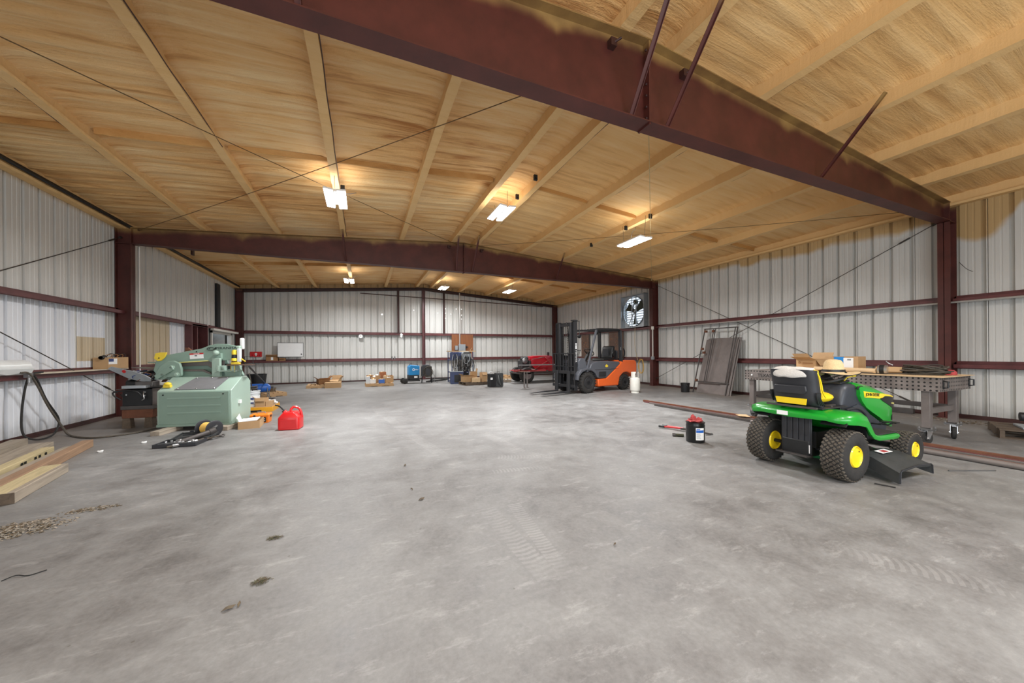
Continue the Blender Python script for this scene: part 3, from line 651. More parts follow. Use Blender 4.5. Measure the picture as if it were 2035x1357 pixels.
led(-.47, 14.9, 4.10, 'far twin LED light on the left, before the back wall', power=.85)
led(3.42, 16.0, 4.27, 'far twin LED light in the middle, before the back wall', power=.7)
led(6.06, 14.5, 4.03, 'far twin LED light on the right, before the back wall', power=.85)
for x, y, w in ((-.43, -.8, 'left'), (2.74, -.8, 'middle'), (5.9, -.8, 'right')): led(x, y, roofz(x)-.3, 'twin LED light behind the photographer, %s one of three' % w, power=.6)
# junction boxes on purlins
def clip(x, y, z, label):
    o = obj('junction_box', MB().box(-.035, .035, -.02, .02, -.05, .05).box(-.02, .02, -.035, -.02, -.02, .02), 'black'); o.location = (x, y, z); tag(o, label, 'junction box', 'small dark boxes on purlins')
clip(3.02, 6.75, 4.59, 'small dark box on the purlin beside the middle light'); clip(3.02, 5.9, 4.60, 'small dark box on purlin nearer than the middle light')
clip(6.0, 6.85, 4.36, 'small dark box above the left wire of the right light'); clip(6.0, 6.05, 4.36, 'small dark box above the right wire of the right light')
clip(6.02, 8.3, 4.36, 'small dark box on purlin beyond the right light'); clip(-.33, 7.3, 4.42, 'small dark box on the purlin above the left light')
# ---------------------------------------------------------------- exhaust fan in the right wall
FN = thing('exhaust_fan', 'square galvanised wall exhaust fan with white shutter behind its blades', 'fan', (XR, 11.37, 2.97)); FN.scale = (.55, 1, 1)
h = .65
mb = MB()
for a0, a1, b0, b1 in ((-h-.02, -h, -h-.02, h+.02), (h, h+.02, -h-.02, h+.02)):
    mb.box(-.42, .06, a0, a1, b0, b1); mb.box(-.42, .06, b0, b1, a0, a1)
obj('fan_box', mb, 'galv', FN)
# orifice plate with round opening
mb = MB(); n = 40; ring = []; sq = []
for i in range(n):
    a = 2*PI*i/n; c, s = math.cos(a), math.sin(a); k = 1/max(abs(c), abs(s)); ring.append((-.16, .62*c, .62*s)); sq.append((-.16, h*c*k, h*s*k))
mb.loft([sq, ring, [(-.26, .60*p[1]/.62, .60*p[2]/.62) for p in ring]], caps=False)
obj('orifice_plate', mb, 'galv', FN)
mb = MB()
for k in range(13):
    z = -.60+k*.1; obj('shutter_slat', MB().at((.03, 0, z), ry=-.55).box(-.05, .05, -.63, .63, -.002, .002), 'white', FN)
hub = MB().lathe([(.001, -.14), (.09, -.14), (.09, -.02), (.001, -.02)], 14, 'x', (-.02, 0, 0)); obj('hub', hub, 'fan_green', FN)
for k in range(3):
    a = 2*PI*k/3+.5; mb = MB(); rings = []
    for q in range(6):
        r = .07+.46*q/5; w = .07+.12*q/5; tw = .7-.4*q/5; c, s = math.cos(a), math.sin(a)
        cs = []
        for e, th in ((-w, 0), (0, .02), (w, 0), (0, .012)):
            xx = -.08+e*math.sin(tw)+th; tt = e*math.cos(tw); cs.append((xx, c*r-s*tt, s*r+c*tt))
        rings.append(cs)
    mb.loft(rings); obj('blade', mb, 'fan_green', FN)
obj('motor', MB().lathe([(.001, -.34), (.085, -.34), (.085, -.12), (.001, -.12)], 14, 'x', (0, -.12, .38)), 'fan_green', FN)
mb = MB(); 
for yy in (-.12, .12): mb.bar((-.2, yy, -.64), (-.2, yy, .64), .04, .03)
obj('motor_support', mb, 'galv', FN)
obj('belt_guard', MB().bar((-.30, .08, .05), (-.30, -.12, .38), .10, .03).bar((-.31, .3, -.62), (-.31, -.3, .30), .035, .03), 'galv', FN)
# ---------------------------------------------------------------- doorways in the left wall
# recess beside the door: dark red framed opening closed by dark wood
D1 = obj('door_1', MB().box(-.30, -.27, 0, 1.10, 0, 2.19), 'dark_wood', kind='structure'); D1.location = (XL, 13.40, 0)
obj('jamb', MB().box(-.27, .17, -.05, 0, 0, 2.19).box(-.27, .17, 1.10, 1.15, 0, 2.19).box(-.27, .1, .52, .58, 0, 2.19).box(-.27, .17, 0, 1.1, 2.19, 2.24), 'primer_girt', D1)
obj('side_panel', MB().box(-.262, -.255, .6, 1.08, .02, 2.17), 'primer_dark', D1)
D2 = obj('door_2', MB().box(-.55, -.52, -.0, 1.83, 0, 2.14).box(-.52, -.03, 1.83, 1.86, 0, 2.14).box(-.52, -.03, -.03, 0, 0, 2.14), 'door_grey', kind='structure'); D2.location = (XL, 15.15, 0)
obj('door_frame', MB().box(-.06, .10, -.07, 0, 0, 2.14).box(-.06, .10, 1.83, 1.90, 0, 2.14).box(-.06, .10, -.07, 1.90, 2.06, 2.20), 'door_trim', D2)
obj('door_leaf', MB().box(-.50, -.45, .45, 1.35, 0, 2.03), 'door_grey', D2, bev=.005)
obj('track', MB().box(.16, .24, -.35, 2.2, 2.13, 2.20), 'door_trim', D2)
tag(obj('dark_post', MB().box(XL+.01, XL+.06, 14.52, 15.06, 0, 2.2), 'black'), 'narrow black panel standing left of the white doorway', 'panel')
tag(obj('steel_strip', MB().box(XL+.01, XL+.08, 15.66, 15.94, 2.28, 3.86), 'black'), 'dark vertical strip high on the left wall above the doorway', 'strip')
o3 = obj('door_3', MB().box(2.6-YF*0, 2.62, -.02, .02, 0, .01), 'galv', kind='structure'); bpy.data.objects.remove(o3)
# ---------------------------------------------------------------- conduits and wall services
def pipe(label, pts, r, mat, grp=None, name='conduit', n=8):
    o = obj(name, MB().tube(pts, r, n), mat); tag(o, label, name.replace('_', ' '), grp); return o
pipe('pale conduit running along the middle girt of the right wall', [(10.27, 9.95, 2.19), (10.27, 2.0, 2.19), (10.27, -4, 2.19)], .018, 'conduit')
for y in (3.4, 5.8, 8.2): pass
c1 = pipe('white vertical conduit on the right column by the forklift', [(10.12, 10.13, 2.17), (10.12, 10.13, 1.12)], .018, 'cord_white')
obj('outlet_box', MB().box(10.07, 10.15, 10.08, 10.18, 1.0, 1.12), 'panel_grey', c1, bev=.008); obj('top_box', MB().box(10.08, 10.15, 10.09, 10.17, 2.14, 2.26), 'cord_white', c1, bev=.008)
c2 = pipe('thin white conduit on the left column behind the green machine', [(-4.55, 10.38, 3.7), (-4.55, 10.38, .6)], .012, 'cord_white')
pipe('grey conduit from roof to electrical panel on back wall', [(4.62, 17.74, 4.40), (4.62, 17.74, 1.72)], .03, 'conduit')
pipe('thin dark rod sagging under the end beam', sag((-.1, 17.75, 4.12), (9.5, 17.75, 3.92), .0), .02, 'primer_dark', name='conduit')
pipe('thin conduit beside the doorway on the left wall', [(-4.72, 14.60, 3.9), (-4.72, 14.60, 1.2)], .02, 'conduit')
# cords from the fan
def cord(label, pts, r, mat, k=5):
    o = obj('cord', MB().tube(smooth(pts, k), r, 6), mat); return tag(o, label, 'cord')
cord('pale cord hanging from the wall fan', [(10.25, 11.2, 2.32), (10.24, 11.22, 1.7), (10.22, 11.1, 1.15), (10.2, 11.0, .95)], .008, 'cord_pale')
co = []
for k in range(40):
    a = k*.62; co.append((10.22+.01*math.sin(k*1.7), 10.85+.13*math.sin(a)+.03*math.sin(k), .72+.25*math.cos(a)+.04*math.sin(k*.7)))
cord('coil of yellowish cord hanging on the girt left of the right column', co, .007, 'cord_yellow', 3)
# loose wires on right near column
cord('short loose wire ends sticking out of the near right column', [(10.4, 2.78, 2.95), (10.36, 2.68, 2.80), (10.32, 2.6, 2.73)], .004, 'rod')
# glowing discs that stand in for daylight pinholes in the back wall
for i, (px, pz) in enumerate(((.86, 3.19), (2.35, 3.45), (3.55, 3.36), (3.93, 3.59), (3.93, 3.36), (3.93, 3.10), (4.22, 3.33), (4.50, 3.60), (4.78, 3.60), (4.78, 3.29), (4.78, 3.09))):
    o = obj('screw_hole', MB().lathe([(.012 if i else .028, -.003), (.012 if i else .028, .0)], 8, 'y'), 'pinhole', WB); o.location = (px, YB-.004, pz)
# plywood board with electrical gear
PL = tag(obj('plywood_board', MB().box(4.20, 5.34, YB-.21, YB-.19, .95, 2.26), 'plywood'), 'orange-brown plywood board screwed to the back wall girts', 'board')
E1 = tag(obj('electrical_panel', MB().box(4.55, 4.90, YB-.33, YB-.21, 1.30, 1.75), 'panel_grey', bev=.008), 'grey electrical panel in the centre of the plywood board', 'electrical panel')
obj('panel_door', MB().box(4.58, 4.87, YB-.335, YB-.33, 1.34, 1.71), 'panel_grey', E1, bev=.003)
tag(obj('switch_box', MB().box(4.36, 4.50, YB-.30, YB-.21, 1.46, 1.68), 'panel_grey', bev=.006), 'small grey switch box left of the electrical panel', 'switch box')
tag(obj('breaker_switch', MB().box(4.95, 5.00, YB-.27, YB-.21, 1.56, 1.66).box(5.0, 5.06, YB-.25, YB-.21, 1.60, 1.64), 'black'), 'small black switch right of the electrical panel', 'switch')
# sign, whiteboard, clock
SG = tag(obj('wall_sign', MB().box(-4.39, -3.97, YB-.035, YB-.025, 1.20, 1.42), 'red_sign'), 'small red sign with a white symbol low on the back wall', 'sign')
obj('symbol', MB().lathe([(.045, 0), (.045, .004)], 14, 'y', (-4.18, YB-.041, 1.32)).box(-4.20, -4.16, YB-.041, YB-.037, 1.24, 1.30), 'paper', SG)
obj('panel_text', MB().box(-4.33, -4.28, YB-.040, YB-.036, 1.23, 1.30).box(-4.08, -4.03, YB-.040, YB-.036, 1.23, 1.30), 'red_paint', SG)
WBD = tag(obj('whiteboard', MB().box(-3.36, -2.42, YB-.21, YB-.19, 1.19, 1.80), 'paper'), 'blank whiteboard resting on the back wall girt', 'whiteboard')
mb = MB()
for a in ((-3.375, -2.405, 1.18, 1.20), (-3.375, -2.405, 1.79, 1.81)): mb.box(a[0], a[1], YB-.22, YB-.185, a[2], a[3])
for a in (-3.375, -2.42): mb.box(a, a+.015, YB-.22, YB-.185, 1.18, 1.81)
obj('frame', mb, 'steel', WBD); obj('pen', MB().box(-2.50, -2.47, YB-.225, YB-.21, 1.27, 1.33), 'black', WBD)
CK = tag(obj('wall_clock', MB().lathe([(.001, -.0), (.10, 0), (.10, .045), (.001, .045)], 24, 'y'), 'panel_grey'), 'round wall clock hanging on the upper back girt', 'clock'); CK.location = (-.09, YB-.235, 2.11)
obj('dial', MB().lathe([(.001, -.004), (.085, -.004), (.085, .0), (.001, 0)], 24, 'y'), 'paper', CK); obj('hand', MB().box(-.004, .004, -.008, -.004, 0, .06).box(-.04, .0, -.008, -.004, -.004, .004), 'black', CK)
tag(obj('paper_scrap', MB().at((1.73, YB-.2, 2.22), ry=.7).box(-.06, .06, -.01, 0, -.05, .05).box(-.01, .10, -.02, -.01, -.12, -.02), 'paper'), 'crumpled white tag hanging on the upper back girt', 'tag')
for x0, x1, hh, lbl in ((-3.80, -3.36, .27, 'brown cardboard box with white label on the back girt'), (-3.33, -3.10, .13, 'small low cardboard box beside the labelled box on the back girt')):
    q = obj('cardboard_box', MB().box(x0, x1, YB-.165, YB-.02, ZL, ZL+hh), 'cardboard_dark', bev=.003); tag(q, lbl, 'box'); obj('flap', MB().at((x0, YB-.165, ZL+hh), rx=.5).box(0, x1-x0, -.07, 0, 0, .004), 'cardboard_dark', q)
    if hh > .2: obj('paper_label', MB().box(x0+.18, x0+.26, YB-.167, YB-.165, ZL+.04, ZL+.16), 'paper', q)
BT = tag(obj('spray_can', MB().lathe([(.001, 0), (.03, 0), (.03, .12), (.012, .14), (.012, .17), (.001, .17)], 10), 'steel'), 'small can standing on the lower back girt left of the centre column', 'can'); BT.location = (1.30, YB-.10, ZL)
B2 = copy_tree(BT); B2.location = (1.42, YB-.10, ZL); B2['label'] = 'second small can on the lower back girt, right beside the centre column side'
# ================================================================ LAWN TRACTOR (x forward, y left; origin under the rear axle)
TR = thing('lawn_tractor', 'green and yellow ride-on lawn mower parked in front of the steel table', 'lawn mower', (4.45, 2.30, 0), math.radians(-1))
def tyre(R, w, rim, n=28, name='tyre'):
    h = w/2; mb = MB()
    mb.lathe([(rim, -h*.72), (rim+.012, -h*.86), (rim+(R-rim)*.35, -h), (rim+(R-rim)*.7, -h*.98), (R-.02, -h*.84), (R-.008, -h*.6), (R-.006, 0), (R-.008, h*.6), (R-.02, h*.84), (rim+(R-rim)*.7, h*.98), (rim+(R-rim)*.35, h), (rim+.012, h*.86), (rim, h*.72)], 40, 'y')
    return mb
def tread(R, w, n, cols, lw=.8):
    mb = MB(); h = w/2
    for k in range(n):
        for c in range(cols):
            u = (c+.5)/cols*2-1; a = 2*PI*(k+(.5 if c % 2 else 0))/n
            rr = R-.010-(.012*abs(u)**3)
            mb.M = Matrix.Rotation(-a, 4, 'Y') @ Matrix.Translation((rr, u*h*.86, 0)) @ Matrix.Rotation((.5 if c % 2 else -.5), 4, 'X') @ Matrix.Rotation(-.35*u*abs(u), 4, 'Z')
            ly = w/cols*lw/2*1.15; lz = PI*R/n*.56
            mb.frus((-.004, .0, 0, 0), (0, 0, 0, 0), 0, 0) if False else mb.add([(-.004, -ly, -lz), (-.004, ly, -lz), (-.004, ly, lz), (-.004, -ly, lz), (.011, -ly*.8, -lz*.75), (.011, ly*.8, -lz*.75), (.011, ly*.8, lz*.75), (.011, -ly*.8, lz*.75)],
                   [(4, 5, 6, 7), (0, 1, 5, 4), (1, 2, 6, 5), (2, 3, 7, 6), (3, 0, 4, 7)])
    mb.M = Matrix(); return mb
def wheel(name, parent, loc, R, w, rim, n, cols, side, rim_mat='jd_yellow', tread_mat='rubber_dusty'):
    W_ = obj(name, tyre(R, w, rim), 'rubber', parent); W_.location = loc
    obj('tread', tread(R, w, n, cols), tread_mat, W_, kind='stuff', ang=0)
    h = w/2*side
    mb = MB().lathe([(rim+.004, h*.80), (rim-.004, h*.92), (rim-.012, h*.80), (rim*.80, h*.52), (rim*.55, h*.42), (rim*.30, h*.46), (.03, h*.48), (.001, h*.48)], 32, 'y')
    mb.lathe([(rim+.004, -h*.80), (rim-.004, -h*.92), (rim-.012, -h*.80), (rim*.82, -h*.3), (rim*.5, -h*.1), (.02, -h*.1), (.001, -h*.1)], 32, 'y')
    obj('rim', mb, rim_mat, W_)
    obj('hub_cap', MB().lathe([(.001, h*.60), (.012, h*.60), (.018, h*.46)], 12, 'y').cyl((rim*.55, h*.4, rim*.4), (rim*.55, h*.85, rim*.45), .006, n=6), 'black', W_)
    return W_
wheel('rear_wheel', TR, (0, -.37, .252), .252, .215, .104, 34, 7, -1); wheel('rear_wheel', TR, (0, .37, .252), .252, .215, .104, 34, 7, 1)
wheel('front_wheel', TR, (1.19, -.385, .19), .19, .165, .083, 30, 5, -1); wheel('front_wheel', TR, (1.19, .385, .19), .19, .165, .083, 30, 5, 1)
obj('rear_axle', MB().cyl((0, -.37, .252), (0, .37, .252), .02).box(-.13, .10, -.13, .13, .17, .34).cyl((0, -.13, .25), (0, .13, .25), .075), 'black', TR, bev=.01)
obj('front_axle', MB().bar((1.19, -.34, .20), (1.19, .34, .20), .05, .05).box(1.05, 1.3, -.1, .1, .2, .34).cyl((1.19, -.33, .12), (1.19, -.33, .28), .018), 'black', TR)
obj('chassis', MB().box(-.06, 1.32, -.16, -.12, .27, .44).box(-.06, 1.32, .12, .16, .27, .44).box(.1, 1.2, -.12, .12, .36, .42), 'black', TR)
# rear plate with ribs
mb = MB().box(-.115, -.095, -.145, .145, .19, .60)
P_ = obj('rear_plate', mb, 'plastic_black', TR, bev=.006)
for k in range(5): obj('rib', MB().box(-.124, -.115, -.135+k*.056, -.135+k*.056+.045, .215, .585), 'plastic_black', P_, bev=.003)
obj('decal', MB().box(-.127, -.124, -.135, -.098, .215, .30), 'paper', P_); obj('hitch_plate', MB().box(-.19, -.10, -.15, .15, .175, .19).prism([(-.19, .175), (-.19, .19), (-.21, .20), (-.21, .185)], 'y', -.15, .15), 'steel_dark', P_)
obj('slot', MB().box(-.1255, -.124, .02, .04, .42, .425).box(-.1255, -.124, .08, .10, .42, .425).box(-.1255, -.124, -.06, -.04, .40, .405).box(-.1255, -.124, -.11, -.09, .40, .405), 'black', P_, kind='stuff')
# fender deck: cross sections along x
def fender():
    secs = []
    #  x, half width, top z, side drop, edge z
    for x, hw, zt, zo, ze in ((-.20, .30, .640, .632, .60), (-.19, .40, .655, .640, .585), (-.12, .465, .675, .655, .575), (0, .485, .685, .662, .565), (.14, .485, .675, .640, .535), (.22, .480, .60, .560, .46), (.30, .478, .47, .455, .400), (.40, .476, .425, .425, .375), (.62, .474, .415, .415, .365), (.78, .470, .415, .412, .360), (.84, .45, .41, .405, .37)):
        r = []
        for y, z in ((-hw, ze), (-hw-.012, (zo+ze)/2), (-hw, zo-.004), (-hw+.05, zt), (-hw*.5, zt+.006), (0, zt+.006), (hw*.5, zt+.006), (hw-.05, zt), (hw, zo-.004), (hw+.012, (zo+ze)/2), (hw, ze), (hw-.012, ze), (hw-.015, zo-.012), (hw-.06, zt-.02), (0, zt-.02), (-hw+.06, zt-.02), (-hw+.015, zo-.012), (-hw+.012, ze)):
            r.append((x, y, z))
        secs.append(r)
    return MB().loft(secs)
FD = obj('fender_deck', fender(), 'jd_green', TR, ang=55)
# rear skirt of the fender
rings = []
for y in (-.47, -.43, -.30, 0, .30, .43, .47):
    q = abs(y)/.47; x = -.205+.10*max(0, q-.7)/.3; z = .585+.02*q
    rings.append([(x+.02, y, .66-.01*q), (x, y, .65-.01*q), (x-.012, y, .62), (x, y, z), (x+.012, y, z), (x+.006, y, .62)])
obj('rear_skirt', MB().loft(rings), 'jd_green', FD, ang=60)
obj('warning_decal', MB().box(-.2195, -.2165, .02, .13, .60, .645), 'paper', FD)
obj('footrest_mat', MB().box(.42, .80, -.455, -.23, .418, .430).box(.42, .80, .23, .455, .418, .430), 'rubber', FD, bev=.004)
for s in (-1, 1): obj('wheel_arch', MB().prism([(-.17, .56), (-.13, .60), (.0, .615), (.13, .60), (.20, .52), (.24, .42), (.22, .42), (.18, .51), (.12, .58), (0, .595), (-.12, .58), (-.16, .55)], 'y', s*.25, s*.455), 'black', FD)
obj('seat_rail', MB().box(-.22, .30, -.16, -.13, .70, .712).box(-.22, .30, .13, .16, .70, .712).bar((-.2, -.24, .705), (-.2, .24, .705), .03, .02).bar((.1, -.22, .705), (.1, .22, .705), .03, .02), 'steel_dark', TR)
obj('under_seat_tray', MB().box(-.12, .34, -.25, .25, .69, .70).box(.3, .42, -.2, .2, .62, .70), 'plastic_black', TR, bev=.006)
# seat
SE = obj('seat_cushion', MB().blob((.12, 0, .79), (.24, .20, .07), 20, 10), 'jd_yellow', TR)
def shell(ys, prof, t, name, mat, curve=.0, par=TR):
    """prof: list of (x,z) swept over y; sides wrap forward by curve"""
    rings = []
    for y, k in ys:
        f = [(x+curve*k, y, z-(.012*k)) for x, z in prof]; b = [(x+t+curve*k, y*.97, z-(.012*k)) for x, z in prof][::-1]
        rings.append(f+b)
    return obj(name, MB().loft(rings), mat, par, ang=50)
YS = ((-.215, 1), (-.205, .55), (-.17, .12), (-.08, 0), (0, 0), (.08, 0), (.17, .12), (.205, .55), (.215, 1))
shell(YS, [(-.03, .70), (-.11, .705), (-.165, .74), (-.185, .80), (-.195, .90), (-.215, .985), (-.24, 1.06), (-.245, 1.10)], .045, 'seat_back_shell', 'plastic_black', .075)
YS2 = ((-.195, 1), (-.18, .5), (-.12, .1), (0, 0), (.12, .1), (.18, .5), (.195, 1))
shell(YS2, [(-.10, .80), (-.145, .88), (-.165, .98), (-.19, 1.06), (-.195, 1.10)], .035, 'seat_back_cushion', 'jd_yellow', .09)
for s in (-1, 1):
    mb = MB()
    for k in range(4): mb.tube(smooth([(-.02-.035*k, s*(.218), .72+.006*k), (-.10-.022*k, s*.222, .79+.01*k), (-.11-.02*k, s*.224, .86)], 4), .008, 6)
    obj('bellows_rib', mb, 'black', TR, kind='stuff')
    obj('seat_piping', MB().tube(smooth([(.03, s*.20, .80), (-.055, s*.218, .865), (-.08, s*.218, .95), (-.115, s*.212, 1.04), (-.15, s*.19, 1.10)], 5), .007, 6), 'jd_yellow', TR)
obj('seat_back_panel', MB().add([(-.198, -.14, .73), (-.198, .14, .73), (-.207, .15, .795), (-.207, -.15, .795), (-.19, -.14, .73), (-.19, .14, .73), (-.195, .15, .795), (-.195, -.15, .795)], [(0, 1, 2, 3), (7, 6, 5, 4), (0, 4, 5, 1), (1, 5, 6, 2), (2, 6, 7, 3), (3, 7, 4, 0)]), 'jd_yellow', TR, ang=0)
mb = MB(); mb.frus((-.222, -.20, -.13, .13), (-.212, -.20, -.15, .15), .84, .90); obj('seat_back_boss', MB().prism([(-.13, .84), (.13, .84), (.16, .875), (.15, .93), (-.15, .93), (-.16, .875)], 'x', -.225, -.20), 'plastic_black', TR, bev=.008)
# fleece cover folded over the backrest: a thing of its own
rings = []
for y in [k*.02 for k in range(-9, 10)]:
    e = 1-(abs(y)/.19)**4; q = .012*noise.noise(Vector((y*9, 1, 0))); lo = 1.0+.012*noise.noise(Vector((y*14, 5, 0)))+.03*(1-e)
    cx = -.19+.07*(abs(y)/.19)**3
    rings.append([(cx-.055, y*1.06, lo), (cx-.075-q, y*1.06, lo+.02), (cx-.075+q, y*1.06, 1.06), (cx-.06, y*1.05, 1.11+q), (cx-.015, y*1.03, 1.135-.015*(1-e)+q), (cx+.035, y, 1.12), (cx+.055, y, 1.07), (cx+.05, y, 1.02), (cx+.03, y, 1.02), (cx+.02, y, 1.09), (cx-.02, y, 1.105), (cx-.045, y, 1.08)])
FC = obj('seat_cover', MB().loft(rings), 'fleece', ang=70, sub=1); FC.location = (4.45, 2.30, 0); tag(FC, 'white fleece cover pulled over the mower seat backrest', 'cover')
# dashboard body (black) and hood
def sect(x, hw, zb, zt, r=.05, yb=None):
    yb = hw if yb is None else yb
    return [(x, -yb, zb), (x, -hw, (zb+zt)/2), (x, -hw, zt-r), (x, -hw+r*.35, zt-r*.3), (x, -hw+r, zt), (x, hw-r, zt), (x, hw-r*.35, zt-r*.3), (x, hw, zt-r), (x, hw, (zb+zt)/2), (x, yb, zb)]
obj('dash_cowl', MB().loft([sect(.36, .16, .45, .60, .06), sect(.38, .17, .44, .80, .06), sect(.42, .185, .43, .905, .06), sect(.50, .19, .42, .935, .06), sect(.60, .205, .42, .925, .05), sect(.68, .215, .42, .90, .04)]), 'dash', TR, ang=50)
# side panels: black body flowing down between hood and footrest
for s in (-1, 1):
    obj('side_cover', MB().prism([(.30, .45), (.36, .60), (.46, .66), (.60, .70), (.70, .68), (.84, .58), (1.0, .50), (1.20, .42), (1.18, .36), (.36, .36)], 'y', s*.19, s*.222), 'dash', TR, bev=.012)
    obj('arch_line', MB().tube(smooth([(.36, s*.224, .655), (.55, s*.226, .66), (.70, s*.226, .60), (.78, s*.226, .50), (.80, s*.226, .42)], 5), .012, 6), 'plastic_black', TR)
# hood
def hood_section(x, hw, zb, zt, top):
    return [(x, -hw, zb), (x, -hw-.004, zt-.10), (x, -hw+.004, zt-.045), (x, -top, zt), (x, -top*.5, zt+.008), (x, 0, zt+.010), (x, top*.5, zt+.008), (x, top, zt), (x, hw-.004, zt-.045), (x, hw+.004, zt-.10), (x, hw, zb)]
hs = [hood_section(.60, .235, .80, .925, .16), hood_section(.64, .24, .73, .935, .165), hood_section(.72, .24, .66, .925, .165), hood_section(.84, .238, .60, .905, .16), hood_section(1.0, .235, .53, .875, .155), hood_section(1.15, .228, .46, .835, .145), hood_section(1.28, .215, .40, .795, .13), hood_section(1.38, .195, .38, .76, .12), hood_section(1.43, .17, .40, .70, .10), hood_section(1.45, .14, .42, .62, .08)]
HD = obj('hood', MB().loft(hs), 'jd_green', TR, ang=40)
for s in (-1, 1):
    y = s*.2405
    def sp(pts, d=.004, yy=y): return MB().prism(pts, 'y', yy, yy+s*d)
    def hwx(x):  # hood half width
        xs = [(.6, .235), (.84, .238), (1.0, .235), (1.15, .228), (1.28, .215), (1.38, .195), (1.45, .14)]
        for (a, b), (c, d) in zip(xs, xs[1:]):
            if x <= c: return b+(d-b)*(x-a)/(c-a)
        return .14
    def skin(poly_rows, off, mat, name, par):  # quads following the hood side
        vs = []; fs = []
        for x, z0, z1 in poly_rows:
            h0 = hwx(x)+off; vs += [(x, s*h0, z0), (x, s*(h0), z1), (x, s*(h0-.02), z0), (x, s*(h0-.02), z1)]
        for k in range(len(poly_rows)-1):
            a = 4*k; b = a+4; fs += [(a, b, b+1, a+1), (a+2, a+3, b+3, b+2), (a, a+2, b+2, b), (a+1, b+1, b+3, a+3)]
        e = 4*(len(poly_rows)-1); fs += [(0, 1, 3, 2), (e, e+2, e+3, e+1)]
        return obj(name, MB().add(vs, fs), mat, par, ang=30)
    skin([(.655, .835, .845), (.675, .775, .842), (.80, .765, .825), (.98, .745, .805), (1.06, .752, .798), (1.12, .768, .79), (1.28, .752, .768), (1.38, .735, .748)], .010, 'jd_yellow', 'name_stripe', HD)
    skin([(1.02, .735, .742), (1.10, .700, .762), (1.20, .665, .755), (1.30, .63, .745), (1.38, .61, .728), (1.42, .62, .715)], .009, 'jd_black', 'grille_panel', HD)
    skin([(1.33, .50, .59), (1.40, .49, .60)], .006, 'jd_green', 'side_vent', HD); skin([(1.33, .47, .52), (1.39, .465, .53)], .010, 'black', 'vent_hole', HD)
    M_ = frame_M((.83 if s < 0 else .83, s*.2505, .797), (1 if s < 0 else -1, 0, -.07 if s < 0 else .07), (0, 0, 1))
    text('lettering', 'JOHN DEERE', .048, HD, M_, 'ink', .001, sx=1.05)
    text('lettering', 'S120', .03, HD, frame_M((1.33, s*.2225, .667), (1 if s < 0 else -1, .0, -.1 if s < 0 else .1), (0, 0, 1)), 'yellow_pale', .001)
obj('nose_bumper', MB().bar((1.44, -.16, .44), (1.44, .16, .44), .03, .05).bar((1.44, -.13, .44), (1.53, -.13, .44), .02, .02).bar((1.44, .13, .44), (1.53, .13, .44), .02, .02), 'black', TR)
obj('dash_panel', MB().at((.52, 0, .94), ry=-.12).box(-.08, .10, -.14, .14, -.01, .012), 'plastic_black', TR, bev=.006)
# steering wheel
W0 = Vector((.44, 0, 1.005)); ti = -.38
mb = MB(); pts = []
for k in range(28):
    a = 2*PI*k/28; pts.append(W0+Matrix.Rotation(ti, 3, 'Y') @ Vector((.175*math.cos(a), .175*math.sin(a), 0)))
mb.tube(pts, .014, 8, closed=True)
for a in (.4, 2.0, 3.6, 5.2): mb.bar(W0+Matrix.Rotation(ti, 3, 'Y') @ Vector((.17*math.cos(a), .17*math.sin(a), 0)), W0+Vector((.02, 0, -.03)), .03, .014)
obj('steering_wheel', mb, 'black', TR); obj('steering_column', MB().cyl((.50, 0, .90), W0, .035, .045, n=14).lathe([(.06, .93), (.075, .96), (.05, .985), (.001, .99)], 16, c=(.46, 0, 0)), 'plastic_black', TR)
obj('throttle_lever', MB().tube([(.55, -.11, .94), (.56, -.14, .99), (.60, -.17, 1.01)], .006, 6).blob((.615, -.18, 1.015), (.035, .014, .014)), 'jd_yellow', TR)
obj('ignition_tag', MB().at((.60, -.16, .935), rz=.5, ry=.5).box(0, .08, -.012, .012, .0, .004), 'jd_green_dull', TR); obj('side_latch', MB().box(.58, .68, -.228, -.215, .865, .90), 'black', TR, bev=.004)
for x, z in ((.86, .47), (1.02, .45)):
    obj('pedal', MB().tube([(x, -.22, z), (x, -.30, z-.0), (x+.02, -.34, z+.035)], .009, 6).box(x-.03, x+.05, -.38, -.30, z+.03, z+.042), 'black', TR, bev=.003)
# cutting deck and discharge chute (right side, y negative)
rings = []
for r, z in ((.34, .075), (.345, .10), (.34, .175), (.31, .205), (.05, .22)):
    ring = []
    for k in range(32):
        a = 2*PI*k/32; c, s = math.cos(a), math.sin(a); ring.append((.60+r*c*(.9), (r+.14)*s*1.0, z))
    rings.append(ring)
DK = obj('mower_deck', MB().loft(rings), 'jd_green_dull', TR, ang=40)
obj('deck_belt_cover', MB().blob((.60, .2, .22), (.14, .14, .05)).blob((.60, -.2, .22), (.14, .14, .05)), 'black', DK)
def chute():
    rings = []
    for y, x0, x1, zt, zb in ((-.36, .34, .84, .235, .10), (-.44, .32, .88, .225, .09), (-.52, .30, .91, .195, .06), (-.60, .29, .93, .160, .03), (-.66, .28, .945, .135, .015)):
        rings.append([(x0-.01, y, zb), (x0, y, zt-.015), (x0+.03, y, zt), ((x0+x1)/2, y, zt+.012), (x1-.04, y, zt-.005), (x1-.01, y, zt-.02), (x1, y, zb+.015), (x1-.012, y, zb+.015), (x1-.025, y, zt-.03), ((x0+x1)/2, y, zt-.002), (x0+.035, y, zt-.014), (x0+.012, y, zt-.025), (x0+.004, y, zb)])
    return MB().loft(rings)
CH = obj('discharge_chute', chute(), 'plastic_dusty', TR, ang=45)
obj('chute_lip', MB().tube([(.285, -.664, .016), (.292, -.664, .12), (.32, -.664, .138), (.635, -.664, .150), (.90, -.664, .133), (.93, -.664, .115), (.94, -.664, .03)], .007, 6), 'plastic_black', CH)
